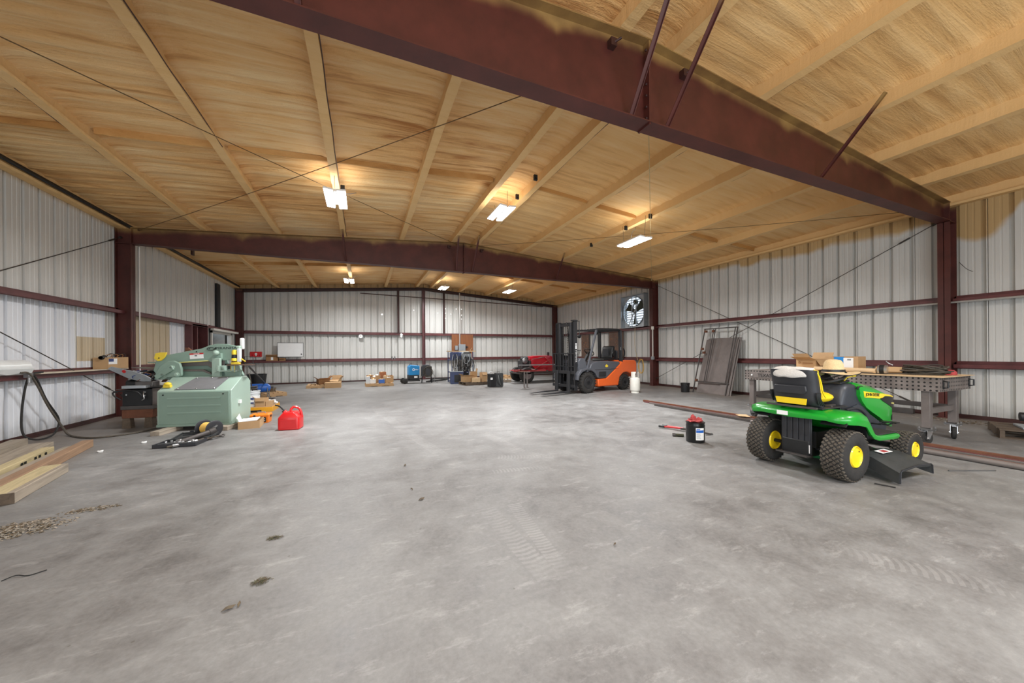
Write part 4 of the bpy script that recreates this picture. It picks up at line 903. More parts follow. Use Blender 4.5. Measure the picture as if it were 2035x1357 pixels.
obj('warning_decal', MB().at((.62, -.44, .242), rx=.13).box(-.16, .03, -.035, .035, 0, .002), 'paper', CH); obj('decal_print', MB().at((.55, -.44, .2445), rx=.13).box(-.04, .05, -.025, .02, 0, .001), 'red_rag', CH)
# straw hat resting on the steering wheel
def hat():
    H = thing('straw_hat', 'wide-brimmed straw hat with black band on the mower steering wheel', 'hat', (4.97, 2.255, 1.04), math.radians(-18))
    n = 40; rings = []
    for r, z, fl in ((.001, .155, 0), (.03, .157, 0), (.06, .150, 0), (.078, .128, 0), (.086, .10, 0), (.095, .05, 0), (.102, .018, 0), (.11, .008, 0), (.15, .004, .2), (.19, .0, .6), (.225, -.004, 1), (.228, -.010, 1), (.19, -.006, .6), (.11, .0, .1), (.098, .012, 0), (.08, .08, 0), (.06, .13, 0), (.001, .14, 0)):
        ring = []
        for k in range(n):
            a = 2*PI*k/n; w = fl*(.022*math.cos(2*a+.4)-.016*math.sin(a+.3)); cr = 0
            if z > .12: cr = -.02*max(0, math.cos(a))**2*(r < .05)
            ring.append((r*1.08*math.cos(a), r*.92*math.sin(a), z+w+cr))
        rings.append(ring)
    obj('brim_and_crown', MB().loft(rings, caps=False), 'straw', H, ang=60)
    obj('hat_band', MB().lathe([(.101, .012), (.106, .014), (.101, .042), (.096, .042)], 36), 'black', H).scale = (1.08, .93, 1)
    pts = [((.228)*1.08*math.cos(2*PI*k/n), .228*.92*math.sin(2*PI*k/n), -.007+(.022*math.cos(4*PI*k/n+.4)-.016*math.sin(2*PI*k/n+.3))) for k in range(n)]
    obj('brim_binding', MB().tube(pts, .005, 6, closed=True), 'rubber', H)
hat()
# ================================================================ WELDING TABLE
TX0, TX1, TY0, TY1, TZ = 7.03, 8.03, 2.05, 4.62, .925
TB = thing('welding_table', 'long perforated steel welding table on caster wheels', 'table', (TX0, TY0, 0))
lx, ly = TX1-TX0, TY1-TY0
obj('top_plate', MB().box(0, lx, 0, ly, TZ-.012, TZ), 'perforated', TB)
for a in ((0, .008, 0, ly), (lx-.008, lx, 0, ly), (.008, lx-.008, 0, .008), (.008, lx-.008, ly-.008, ly)): obj('side_plate', MB().box(a[0], a[1], a[2], a[3], TZ-.19, TZ-.012), 'perforated', TB)
for a in ((.04, .04), (lx-.12, .04), (.04, ly-.20), (lx-.12, ly-.20)):
    x, y = a; lg = obj('leg', MB().box(x, x+.085, y+.06, y+.145, .23, TZ-.19), 'mill', TB, bev=.004)
    obj('mount_plate', MB().box(x-.03, x+.115, y+.03, y+.175, .205, .225), 'steel', TB)
    for bx, by in ((-.015, .045), (.10, .045), (-.015, .16), (.10, .16)): obj('foot_bolt', MB().cyl((x+bx, y+by, .19), (x+bx, y+by, .245), .009, n=6), 'steel_bright', lg)
    cst = obj('caster_wheel', MB().lathe([(.001, -.024), (.03, -.024), (.034, -.016), (.075, -.018), (.085, -.022), (.092, -.014), (.092, .014), (.085, .022), (.075, .018), (.034, .016), (.03, .024), (.001, .024)], 28, 'y'), 'rubber', TB)
    rz = .35 if (x > .5) else 1.1
    if x < .5 and y < .5: rz = -.35
    cst.location = (x+.042-.03*math.cos(rz), y+.10-.03*math.sin(rz), .092); cst.rotation_euler = (0, 0, rz)
    mb = MB()
    for s in (-1, 1): mb.prism([(-.022, -.012), (.022, -.012), (.075, .11), (-.01, .11)], 'y', s*.030, s*.036)
    mb.box(-.01, .075, -.036, .036, .102, .112); mb.cyl((0, -.045, 0), (0, .045, 0), .012, n=8); mb.box(-.06, .0, -.02, .02, .09, .10); obj('caster_fork', mb, 'steel_bright', cst)
obj('end_rail', MB().box(.10, lx-.10, .12, .17, .42, .49), 'mill', TB); obj('end_rail', MB().box(.10, lx-.10, ly-.10, ly-.05, .42, .49), 'mill', TB); obj('side_rail', MB().box(lx-.10, lx-.05, .15, ly-.1, .42, .49), 'mill', TB)
pl = obj('name_plate', MB().box(-.006, 0, ly-.62, ly-.12, TZ-.14, TZ-.05), 'mill', TB)
for yy in (ly-.60, ly-.14): obj('rivet', MB().lathe([(.016, -.014), (.012, -.018), (.001, -.019)], 12, 'x', (0, yy, TZ-.095)), 'white', pl)
text('lettering', 'TEXAS', .085, pl, frame_M((-.008, ly-.37, TZ-.095), (0, -1, 0), (0, 0, 1)), 'black', .001)
for xx in (.10, lx-.06):
    obj('pull_handle', MB().tube([(xx, -.002, TZ-.05), (xx, -.045, TZ-.055), (xx, -.045, TZ-.135), (xx, -.002, TZ-.14)], .010, 6).box(xx-.02, xx+.02, -.008, 0, TZ-.155, TZ-.035), 'black', TB)
# plywood sheet on the table
tag(obj('board_sheet', MB().box(TX0-.02, TX1+.03, TY0-.03, TY1-.5, TZ+.001, TZ+.010), 'board'), 'thin pale hardboard sheet covering the steel table top', 'board')
TT = TZ+.010
def carton(label, x, y, z, lx, ly, lz, rz, mat='cardboard', flaps=(), grp=None, name='cardboard_box', fl=.12, fill=None, lid=False):
    """open carton: walls, bottom, flaps as (side, angle): side in 'x-','x+','y-','y+'; angle above horizontal outwards"""
    T = thing(name, label, 'box', (x, y, z), rz, grp); t = .006; hx, hy = lx/2, ly/2
    mb = MB().box(-hx, hx, -hy, hy, 0, t).box(-hx, -hx+t, -hy, hy, t, lz).box(hx-t, hx, -hy, hy, t, lz).box(-hx+t, hx-t, -hy, -hy+t, t, lz).box(-hx+t, hx-t, hy-t, hy, t, lz)
    obj('carton_body', mb, mat, T, ang=0)
    if lid: obj('carton_top', MB().box(-hx, hx, -hy, -.001, lz, lz+t).box(-hx, hx, .001, hy, lz, lz+t), mat, T, ang=0)
    for side, ang in flaps:
        w = fl; c, s = math.cos(ang), math.sin(ang); mb = MB()
        if side[0] == 'x':
            q = 1 if side[1] == '+' else -1; p = [(q*hx, lz), (q*(hx+w*c), lz+w*s), (q*(hx+w*c)-.004, lz+w*s+.006), (q*hx-.004, lz+.006)]; mb.prism(p, 'y', -hy, hy)
        else:
            q = 1 if side[1] == '+' else -1; p = [(q*hy, lz), (q*(hy+w*c), lz+w*s), (q*(hy+w*c), lz+w*s+.006), (q*hy, lz+.006)]; mb.prism(p, 'x', -hx, hx)
        obj('flap', mb, mat, T, ang=0)
    if fill: obj('packing', MB().blob((0, 0, lz*.55), (hx*.88, hy*.88, lz*fill), 14, 8, jit=.4, seed=x), 'paper', T)
    return T
bx = carton('open cardboard box with printed side and raised flaps on the steel table', 7.60, 3.74, TT-.0, .34, .36, .20, math.radians(-14), flaps=(('x-', .35), ('y+', .9), ('x+', 1.2), ('y-', -.9)), fl=.13)
for k in range(5): obj('print', MB().box(-.1715, -.170, -.12+k*.03, -.10+k*.03, .03, .065), 'cardboard_dark', bx)
obj('print_frame', MB().box(-.1708, -.170, -.13, .045, .025, .072), 'cardboard_dark', bx); obj('print_line', MB().box(-.1715, -.170, -.13, .06, .125, .145), 'cardboard_dark', bx); obj('print_mark', MB().lathe([(.001, -.1715), (.025, -.1715), (.025, -.17)], 14, 'x', (0, .12, .14)), 'cardboard_dark', bx)
b2 = carton('taped cardboard box with blue and white label behind the straw hat', 7.80, 3.37, TT, .30, .44, .25, math.radians(4), lid=True)
obj('blue_label', MB().box(-.1515, -.150, -.04, .10, .0, .25), 'blue_bright', b2); obj('white_label', MB().box(-.1530, -.1515, -.16, -.03, .05, .235), 'paper', b2); obj('label_lines', MB().box(-.1535, -.1530, -.13, -.08, .19, .215), 'panel_grey', b2)
# long pale tube with a clamp band
tb = tag(obj('poster_tube', MB().cyl((7.40, 3.62, TT+.042), (7.22, 2.74, TT+.042), .040, n=16), 'cardboard'), 'long pale cardboard tube lying along the steel table edge', 'tube'); tb.data.materials.clear(); tb.data.materials.append(MT['board'])
dc = thing('pipe_collar', 'clear plastic and steel collar standing at the end of the pale tube', 'collar', (7.24, 2.68, TT), math.radians(10))
obj('ring', MB().lathe([(.060, -.05), (.066, -.05), (.066, .05), (.060, .05)], 24, 'y', (0, 0, .068)), 'steel_bright', dc); obj('band', MB().lathe([(.067, -.02), (.069, -.02), (.069, .03), (.067, .03)], 24, 'y', (0, 0, .070)), 'black', dc)
b3 = carton('low cardboard tray left of the dark hose pile', 7.56, 2.70, TT, .28, .28, .10, math.radians(8), flaps=(('x-', -1.1),), fl=.08)
# hose pile
def hose_pile():
    T = thing('hose_bundle', 'tangled pile of dark hoses and cable on the steel table', 'hoses', (7.52, 2.33, TT)); rnd = random.Random(3)
    for q in range(9):
        pts = []; a0 = rnd.uniform(0, 6); ex = rnd.uniform(.14, .22); ey = rnd.uniform(.16, .27); zc = .016+.013*q; ox, oy = rnd.uniform(-.06, .06), rnd.uniform(-.05, .05)
        for k in range(26):
            a = a0+k*.42; g = 1-.015*k; pts.append((ox+ex*g*math.cos(a), oy+ey*g*math.sin(a), max(.012, zc+.02*math.sin(a*1.5+q)+.01*math.sin(k))))
        obj('hose', MB().tube(smooth(pts, 2), .009+.002*(q % 2), 6), 'hose' if q % 3 else 'rubber_dusty', T)
    for k, (a, b, c) in enumerate((((-.1, .2, .05), (-.12, .45, .03), (-.2, .7, .012)), ((.0, .25, .10), (-.05, .5, .08), (-.25, .42, .012)), ((-.15, .1, .02), (-.3, .3, .012), (-.33, .75, .012)), ((-.05, .32, .13), (-.02, .38, .16), (.02, .42, .19)))):
        obj('hose_end', MB().tube(smooth([a, b, c], 6), .008, 6), 'hose' if k < 3 else 'steel', T)
    return T
hose_pile()
o = tag(obj('red_dome', MB().lathe([(.001, .075), (.045, .07), (.068, .045), (.072, .01), (.068, 0), (.001, 0)], 24), 'red_rag'), 'round faded red dome near the table end', 'dome'); o.location = (7.72, 2.16, TT)
# ================================================================ FORKLIFT (x forward to the mast, y left; origin under the front axle)
FK = thing('forklift', 'orange and grey forklift with raised black mast facing left', 'forklift', (6.415, 9.761, 0), math.radians(192))
def fk_wheel(x, s, R, w, rim, name):
    W_ = obj(name, tyre(R, w, rim), 'rubber', FK); W_.location = (x, s*(.58-w/2), R)
    mb = MB()
    for k in range(22):
        for c in (-1, 1):
            a = 2*PI*(k+(.5 if c > 0 else 0))/22; mb.M = Matrix.Rotation(-a, 4, 'Y') @ Matrix.Translation((R-.012, c*w*.26, 0)); mb.box(0, .018, -w*.25, w*.25, -.018, .018)
    mb.M = Matrix(); obj('tread', mb, 'rubber', W_, kind='stuff', ang=0)
    h = s*w/2
    obj('rim', MB().lathe([(rim+.01, h*.9), (rim-.01, h*1.0), (rim-.03, h*.6), (rim*.55, h*.55), (rim*.45, h*.85), (.05, h*.9), (.001, h*.9)], 28, 'y'), 'fk_dark', W_)
    for k in range(6): a = k*PI/3; obj('wheel_nut', MB().cyl((rim*.38*math.cos(a), h*.8, rim*.38*math.sin(a)), (rim*.38*math.cos(a), h*1.0, rim*.38*math.sin(a)), .014, n=6), 'black', W_)
for s in (-1, 1): fk_wheel(0, s, .335, .20, .18, 'front_wheel'); fk_wheel(-1.80, s, .265, .16, .13, 'rear_wheel')
obj('axle', MB().cyl((0, -.45, .33), (0, .45, .33), .09).cyl((-1.8, -.42, .265), (-1.8, .42, .265), .06), 'fk_dark', FK)
# counterweight and lower frame (orange), bevelled
cw = [(-1.74, 1.02), (-2.42, 1.01), (-2.50, .95), (-2.52, .80), (-2.50, .42), (-2.30, .42), (-2.14, .55), (-1.95, .60), (-1.75, .57), (-1.58, .44), (-1.50, .16), (-.50, .18), (-.48, .43), (-.90, .45), (-1.24, .66), (-1.60, .90)]
obj('counterweight', MB().prism(cw, 'y', -.54, .54), 'fk_orange', FK, bev=.035, segs=3, ang=40)
obj('drive_housing', MB().blob((-1.0, 0, .22), (.25, .3, .13), 14, 8), 'fk_orange', FK)
# grey cowl
cl = [(.02, .66), (.02, .76), (-.12, .80), (-.16, .90), (-.26, .96), (-.60, 1.00), (-1.0, 1.0), (-1.56, .97), (-1.60, .90), (-1.24, .66), (-.90, .45), (-.50, .45), (-.44, .56), (-.30, .66), (-.12, .70)]
obj('cowl', MB().prism(cl, 'y', -.535, .535), 'fk_grey', FK, bev=.02, ang=40)
obj('step', MB().box(-.86, -.52, .40, .545, .44, .46).box(-.86, -.52, .535, .548, .50, .66), 'fk_dark', FK, bev=.01)
obj('cowl_seam', MB().box(-1.50, -.30, .534, .540, .725, .735), 'black', FK)
obj('decal', MB().prism([(-.98, .84), (-.90, .90), (-.82, .84), (-.86, .80), (-.95, .80)], 'y', .536, .539), 'yellow', FK)
obj('floor_plate', MB().box(-.55, .12, -.5, .5, .60, .66), 'fk_dark', FK)
fender = [(.42, .42), (.38, .56), (.25, .68), (.05, .74), (-.15, .72), (-.33, .62), (-.42, .48), (-.50, .46), (-.46, .60), (-.30, .76), (0, .80), (.30, .76), (.45, .60), (.48, .44)]
for s in (-1, 1): obj('front_fender', MB().prism(fender, 'y', s*.36, s*.56), 'fk_grey', FK, bev=.012)
obj('dash_tower', MB().prism([(.10, .66), (.34, .70), (.34, 1.02), (.26, 1.12), (.05, 1.10), (-.05, .80)], 'y', -.48, .48), 'fk_grey', FK, bev=.02)
obj('front_grille', MB().box(.335, .345, -.45, .45, .86, .88).box(.335, .345, -.45, .45, .92, .94), 'black', FK, kind='stuff')
# overhead guard
GT = 2.04
for s in (-1, 1):
    obj('front_pillar', MB().bar((-.02, s*.50, .76), (-.50, s*.46, GT-.02), .05, .075), 'fk_grey', FK, bev=.012)
    obj('rear_pillar', MB().bar((-1.72, s*.47, .95), (-1.70, s*.46, GT-.01), .06, .14), 'fk_dark', FK, bev=.015)
    obj('guard_rail', MB().tube(smooth([(-.48, s*.45, GT-.05), (-.56, s*.45, GT+.005), (-.9, s*.45, GT+.02), (-1.6, s*.45, GT+.02), (-1.72, s*.45, GT-.03)], 4), .035, 8), 'fk_dark', FK)
obj('front_crossbar', MB().bar((-.50, -.46, GT-.01), (-.50, .46, GT-.01), .07, .05), 'fk_dark', FK); obj('rear_crossbar', MB().bar((-1.68, -.46, GT), (-1.68, .46, GT), .1, .05), 'fk_dark', FK)
for k in range(6): obj('roof_bar', MB().bar((-.50, -.33+k*.132, GT+.005), (-1.68, -.33+k*.132, GT+.005), .022, .04), 'fk_dark', FK)
obj('rear_grab', MB().tube(smooth([(-1.80, .40, 1.10), (-1.98, .40, 1.14), (-2.02, .40, 1.30), (-1.96, .40, 1.42)], 4), .02, 8), 'black', FK); obj('tank_bracket', MB().box(-2.2, -1.85, -.25, .25, 1.01, 1.08).box(-1.86, -1.80, -.25, .25, 1.0, 1.35), 'fk_dark', FK, bev=.02)
obj('light', MB().lathe([(.001, 0), (.05, .0), (.06, .05), (.001, .07)], 14, 'x', (-.62, .40, 1.93)), 'black', FK); obj('mirror', MB().blob((-.62, -.42, 1.85), (.03, .09, .07), 12, 8), 'black', FK)
obj('side_label', MB().box(-1.76, -1.68, .50, .505, 1.36, 1.46), 'paper', FK)
# seat and controls
obj('seat_base', MB().prism([(-1.06, 1.0), (-1.06, 1.06), (-1.15, 1.10), (-1.62, 1.09), (-1.66, 1.0)], 'y', -.25, .25), 'black', FK, bev=.03, segs=3)
obj('seat_back', MB().prism([(-1.50, 1.08), (-1.58, 1.46), (-1.64, 1.52), (-1.72, 1.50), (-1.70, 1.2), (-1.66, 1.06)], 'y', -.24, .24), 'black', FK, bev=.04, segs=3)
obj('hip_guard', MB().tube(smooth([(-1.62, .27, 1.12), (-1.5, .29, 1.24), (-1.58, .29, 1.34), (-1.66, .27, 1.36)], 4), .02, 8), 'black', FK); obj('seat_bolster', MB().box(-1.52, -1.50, -.12, .12, 1.16, 1.40), 'plastic_black', FK)
c0 = Vector((-.66, .0, 1.30)); pts = []
for k in range(24): a = 2*PI*k/24; pts.append(c0+Matrix.Rotation(-.7, 3, 'Y') @ Vector((.17*math.cos(a), .17*math.sin(a), 0)))
obj('steering_wheel', MB().tube(pts, .015, 8, closed=True).cyl(c0, c0+Vector((.10, 0, -.12)), .03).bar(c0+Vector((0, .16, 0)), c0-Vector((0, .16, 0)), .03, .02), 'black', FK)
obj('steering_column', MB().bar(c0+Vector((.08, 0, -.1)), (-.25, 0, .75), .09, .07), 'fk_dark', FK)
for k in range(3): obj('hydraulic_lever', MB().tube([(-.30, -.2-.06*k, 1.0), (-.42, -.2-.06*k, 1.34)], .008, 6).blob((-.43, -.2-.06*k, 1.36), .02), 'black', FK)
# mast
MX = .44
for s in (-1, 1):
    y = s*.36
    mo = obj('mast_rail', MB().box(MX-.12, MX+.0, y-.05, y+.05, .10, 2.27), 'fk_dark', FK, bev=.006); 
    obj('inner_channel', MB().box(MX+.0, MX+.04, y-.055, y-.035, .10, 2.25).box(MX+.0, MX+.04, y+.035, y+.055, .10, 2.25), 'fk_dark', mo)
    obj('inner_rail', MB().box(MX-.08, MX+.05, s*.25-.035, s*.25+.035, .12, 2.22), 'fk_dark', FK, bev=.006)
    obj('lift_cylinder', MB().cyl((MX-.16, s*.27, .2), (MX-.16, s*.27, 1.9), .035).cyl((MX-.16, s*.27, 1.9), (MX-.16, s*.27, 2.15), .022), 'black', FK)
    mb = MB(); 
    for k in range(30): mb.box(MX-.01, MX+.01, s*.10-.012, s*.10+.012, .5+k*.055, .54+k*.055)
    obj('lift_chain', mb, 'steel_dark', FK, kind='stuff')
    obj('tilt_cylinder', MB().cyl((MX-.14, s*.34, .62), (.0, s*.34, .66), .03), 'steel', FK)
for z in (.30, 1.15, 2.20): obj('mast_crossmember', MB().box(MX-.14, MX-.09, -.36, .36, z-.05, z+.05), 'fk_dark', FK, bev=.006)
obj('top_crossmember', MB().box(MX-.02, MX+.03, -.28, .28, 2.12, 2.20), 'fk_dark', FK); obj('mast_cap', MB().box(MX-.13, MX+.05, .29, .42, 2.27, 2.31).tube([(MX-.14, .36, 2.28), (MX-.26, .36, 2.28), (MX-.26, .36, 2.20)], .012, 6).tube([(MX-.12, .38, 1.80), (MX-.24, .38, 1.80), (MX-.24, .38, 2.2)], .012, 6), 'fk_dark', FK)
obj('hose_reel_hoses', MB().tube(smooth([(MX-.1, .05, .4), (MX-.1, .05, 1.4), (MX-.08, .03, 2.15), (MX, .03, 2.15), (MX+.02, .04, 1.2)], 5), .012, 6), 'black', FK)
ms = obj('mast_sticker', MB().box(MX-.08, MX-.03, .411, .413, 1.40, 1.58), 'paper', FK); obj('sticker_mark', MB().box(MX-.065, MX-.045, .413, .4135, 1.50, 1.55), 'ink', ms)
text('lettering', 'TOYOTA', .085, FK, frame_M((MX-.055, .412, 1.18), (0, 0, -1), (-1, 0, 0)), 'paper', .0008, sx=1.1)
# carriage, load backrest, forks
CX = MX+.10
for z0, z1 in ((.20, .29), (.62, .72)): obj('carriage_bar', MB().box(CX-.03, CX+.02, -.50, .50, z0, z1), 'fk_dark', FK, bev=.005)
for z in (.86, 1.26): obj('backrest_rail', MB().box(CX-.01, CX+.02, -.50, .50, z-.012, z+.012), 'fk_dark', FK)
for k in range(9): y = -.49+k*.1225; obj('backrest_bar', MB().box(CX-.008, CX+.014, y-.012, y+.012, .30 if k in (0, 8) else .72, 1.26), 'fk_dark', FK)
for s in (-1, 1): obj('fork', MB().prism([(CX+.02, .72), (CX+.02, .045), (CX+1.12, .045), (CX+1.14, .055), (CX+.5, .085), (CX+.08, .09), (CX+.065, .72)], 'y', s*.27-.055, s*.27+.055), 'fk_dark', FK, bev=.004)
obj('carriage_plate', MB().box(CX-.05, CX-.03, -.22, -.16, .18, .8).box(CX-.05, CX-.03, .16, .22, .18, .8), 'fk_dark', FK)
# propane cylinder standing behind
PT = thing('propane_tank', 'white propane cylinder standing on the floor behind the forklift', 'gas cylinder', (7.92, 8.68, 0))
obj('tank_body', MB().lathe([(.001, .04), (.10, .045), (.145, .08), (.155, .13), (.155, .40), (.145, .45), (.10, .49), (.03, .505), (.001, .505)], 28), 'tank_white', PT)
obj('foot_ring', MB().lathe([(.12, 0), (.125, 0), (.125, .06), (.12, .06)], 24), 'tank_white', PT)
mb = MB(); 
for a0 in (.6, 2.7, 4.8):
    rr = [(.12*math.cos(a0+q*.22), .12*math.sin(a0+q*.22)) for q in range(7)]
    mb.loft([[(x, y, .46), (x*.96, y*.96, .46), (x*.96, y*.96, .66), (x, y, .66)] for x, y in rr])
obj('collar', mb, 'tank_white', PT); obj('valve', MB().cyl((0, 0, .5), (0, 0, .60), .02).cyl((0, 0, .585), (0, 0, .61), .035).cyl((0, 0, .54), (-.07, -.03, .55), .015), 'black', PT); obj('weld_seam', MB().lathe([(.155, .262), (.158, .265), (.155, .268)], 28), 'tank_white', PT)
# spotted brown panels on the girt behind the forklift
def brown_panel(label, y0, y1, z1):
    T = tag(obj('brown_panel', MB().box(10.36, 10.385, y0, y1, ZL, z1), 'dark_wood'), label, 'panel'); rnd = random.Random(int(y0*10)); 
    mb = MB(); 
    for k in range(22):
        y = rnd.uniform(y0+.06, y1-.06); z = rnd.uniform(ZL+.3, z1-.06); mb.lathe([(.018, -.004), (.018, 0), ], 8, 'x', (10.36, y, z))
    obj('knots', mb, 'cardboard_red', T, kind='stuff')
brown_panel('brown spotted panel on the right wall seen through the forklift cab', 12.05, 13.0, 2.2); brown_panel('narrow brown spotted panel seen between forklift mast and cab', 14.55, 15.2, 2.16)

# ================================================================ IRONWORKER (x along the front face, y away from camera)
IW = thing('ironworker', 'pale green hydraulic ironworker machine standing on wooden blocks', 'metal shear', (-3.226, 7.836, 0), math.radians(-12.36))
B0 = .075
obj('cabinet', MB().prism([(0, B0), (.62, B0), (.62, .80), (.50, .90), (.34, .90), (0, .68)], 'x', 0, 1.12), 'mach_green_light', IW, bev=.012)
fp = obj('front_panel', MB().box(.03, 1.09, -.012, 0, B0+.04, .665), 'mach_green', IW, bev=.006)
for x in (.10, 1.0): obj('panel_screw', MB().cyl((x, -.02, .62), (x, -.012, .62), .012, n=8), 'black', fp)
for z in (.30, .42, .55): obj('panel_fold', MB().prism([(-.013, z-.02), (-.019, z), (-.013, z+.02)], 'x', .16, .96), 'mach_green', fp)
obj('kick_strip', MB().box(0, 1.12, -.014, 0, B0, B0+.04), 'mach_green', IW)
def onslope(u, w, off):  # point on the sloping top of the cabinet
    return (u, w*.34-math.sin(.574)*off, .68+w*.22+math.cos(.574)*off)
mb = MB(); q = [onslope(.24, .08, .004), onslope(.86, .08, .004), onslope(.93, .95, .004), onslope(.40, .95, .004)]; mb.loft([q, [onslope(.24, .08, .010), onslope(.86, .08, .010), onslope(.93, .95, .010), onslope(.40, .95, .010)]])
sp_ = obj('cover_plate', mb, 'mach_plate', IW)
for u, w in ((.28, .14), (.56, .14), (.83, .14), (.42, .88), (.66, .88), (.90, .88)): p = onslope(u, w, .012); obj('plate_bolt', MB().blob(p, (.014, .014, .009), 8, 6), 'steel_bright', sp_)
rb = obj('yellow_knob', MB().blob((.10, .09, .80), (.055, .045, .035), 12, 8).box(.05, .15, .06, .12, .74, .785), 'yellow', IW)
# main frame plates
arm = [(-.40, 1.02), (-.34, 1.25), (-.20, 1.30), (.37, 1.42), (.50, 1.48), (.62, 1.505), (.80, 1.50), (.95, 1.46), (.97, 1.30), (.93, 1.20), (.62, 1.19), (0, 1.155), (-.12, 1.10), (-.20, .96), (-.34, .94)]
AR = obj('upper_arm', MB().prism(arm, 'y', .50, .555), 'mach_green', IW, bev=.008)
obj('arm_edge', MB().tube([(-.02, .50, 1.160), (.62, .50, 1.198)], .010, 6), 'yellow_pale', AR)
lower = [(-.36, .88), (-.30, .98), (-.08, 1.02), (.05, 1.0), (.40, .995), (.50, .93), (.62, .93), (.66, 1.02), (.97, 1.03), (1.04, .88), (.90, .84), (.0, .80)]
obj('lower_frame', MB().prism(lower, 'y', .56, .62), 'mach_green', IW, bev=.008)
back = [(-.25, .9), (-.2, 1.12), (0, 1.17), (.62, 1.21), (.70, 1.2), (.75, .85), (-.2, .85)]
obj('back_plate', MB().prism(back, 'y', .66, .70), 'mach_green', IW)
obj('shear_blade', MB().prism([(.0, 1.085), (.42, 1.10), (.52, 1.02), (.66, 1.02), (.68, 1.19), (.0, 1.155)], 'y', .575, .64), 'mill', IW, bev=.005)
obj('lower_blade', MB().prism([(.0, 1.0), (.36, .995), (.5, .93), (.5, .96), (.38, 1.03), (.0, 1.035)], 'y', .53, .56), 'mill', IW)
piv = [(-.30, .86), (-.28, .98), (-.22, 1.10), (-.10, 1.19), (.0, 1.20), (.09, 1.15), (.12, 1.05), (.12, .93), (.07, .90), (-.10, .90), (-.15, .86)]
PV = obj('pivot_plate', MB().prism(piv, 'y', .38, .43), 'mach_green', IW, bev=.010)
obj('link_arm', MB().bar((-.26, .36, .90), (.0, .36, 1.08), .03, .09), 'mach_green', IW, bev=.008)
for x, z in ((-.02, 1.08), (.05, .95), (-.16, .95)): pb = obj('pivot_bolt', MB().lathe([(.001, .345), (.022, .345), (.026, .352), (.026, .38)], 14, 'y', (x, 0, z)).lathe([(.04, .37), (.04, .38), (.001, .37)], 14, 'y', (x, 0, z)), 'mach_green_light', PV)
post = [(.60, .86), (.60, 1.26), (.56, 1.26), (.66, 1.36), (.74, 1.32), (.73, 1.24), (.72, .84)]
obj('guide_post', MB().prism([(.59, .84), (.59, 1.24), (.72, 1.24), (.72, .84)], 'y', .40, .46), 'mach_green_light', IW, bev=.006); obj('post_gusset', MB().prism([(.50, 1.20), (.63, 1.33), (.72, 1.33), (.72, 1.22), (.60, 1.14)], 'y', .44, .50), 'mach_green', IW, bev=.006)
obj('cap_nut', MB().blob((.66, .40, 1.335), (.05, .05, .05), 14, 10), 'mach_green_light', IW)
obj('table_bracket', MB().box(.70, 1.05, .30, .33, .99, 1.01).box(.72, .76, .30, .58, .99, 1.10).box(.96, 1.0, .30, .58, .99, 1.10), 'mach_green_light', IW, bev=.004)
obj('punch_window', MB().box(.72, 1.00, .56, .60, 1.03, 1.13), 'black', IW)
obj('side_plate', MB().prism([(.80, .80), (.74, .99), (.96, 1.02), (1.02, 1.02), (1.02, .96), (1.0, .84), (1.02, .74)], 'y', .48, .53), 'mach_green', IW, bev=.006)
obj('yellow_post', MB().cyl((.955, .33, 1.0), (.955, .33, 1.10), .018, n=10).cyl((1.0, .33, .98), (1.0, .33, 1.10), .008, n=6), 'yellow', IW); obj('steel_post', MB().cyl((.73, .33, 1.0), (.73, .33, 1.10), .014, n=8), 'steel', IW)
# sticker and writing on the arm
dg = obj('danger_sticker', MB().at((.29, .499, 1.285), ry=-.07).box(-.11, .11, -.003, 0, -.055, .045), 'paper', AR)
obj('danger_band', MB().at((.29, .4955, 1.317), ry=-.07).box(-.112, .112, -.002, 0, -.008, .017), 'red_sign', AR); text('danger_text', 'DANGER', .024, AR, frame_M((.292, .4930, 1.3215), (1, 0, .07), (0, 0, 1)), 'paper', .0004); obj('danger_mark', MB().at((.28, .4965, 1.285)).box(-.02, .02, -.001, 0, -.008, .008), 'ink', AR)
obj('bolt_head', MB().cyl((.29, .495, 1.36), (.29, .502, 1.36), .012, n=8), 'black', AR)
tx = text('lettering', 'PIRANHA', .066, AR, frame_M((.775, .4985, 1.425), (1, 0, .035), (0, 0, 1)), 'ink', .0008, sx=1.28)
mb = MB(); pts = []
for k in range(14): a = .5+k*.42; pts.append((.52+.06*math.cos(a), .497, 1.412+.026*math.sin(a)))
mb.tube(pts, .006, 5).tube([(.57, .497, 1.40), (.60, .497, 1.438)], .006, 5).tube([(.585, .497, 1.395), (.612, .497, 1.432)], .005, 5).blob((.50, .497, 1.413), (.012, .002, .01), 8, 6)
obj('emblem', mb, 'ink', AR)
# extra structure left of the pivot: table with yellow plate
obj('left_table', MB().box(-.50, -.02, .52, .78, 1.16, 1.18).prism([(-.44, .92), (-.44, 1.16), (-.1, 1.16), (-.1, .92)], 'y', .60, .63), 'mach_green', IW, bev=.004)
yp = obj('yellow_plate', MB().prism([(-.36, 1.24), (-.34, 1.33), (-.27, 1.35), (-.16, 1.35), (-.19, 1.27), (-.25, 1.20), (-.30, 1.19)], 'y', .46, .485), 'yellow', IW, bev=.004)
obj('hole', MB().cyl((-.28, .455, 1.25), (-.28, .46, 1.25), .012, n=8), 'black', yp)
obj('punch_head', MB().box(.93, 1.0, .50, .58, 1.25, 1.47), 'mach_green_light', IW, bev=.02)
obj('switch_box', MB().box(1.12, 1.15, .20, .26, .42, .48), 'paper', IW)
obj('white_chock', MB().box(.93, 1.0, .62, .68, 1.40, 1.62), 'paper', IW, bev=.02)
obj('rear_wedge', MB().prism([(-.03, 1.34), (-.02, 1.44), (.02, 1.44), (.10, 1.37)], 'y', .70, .74), 'rust', IW)
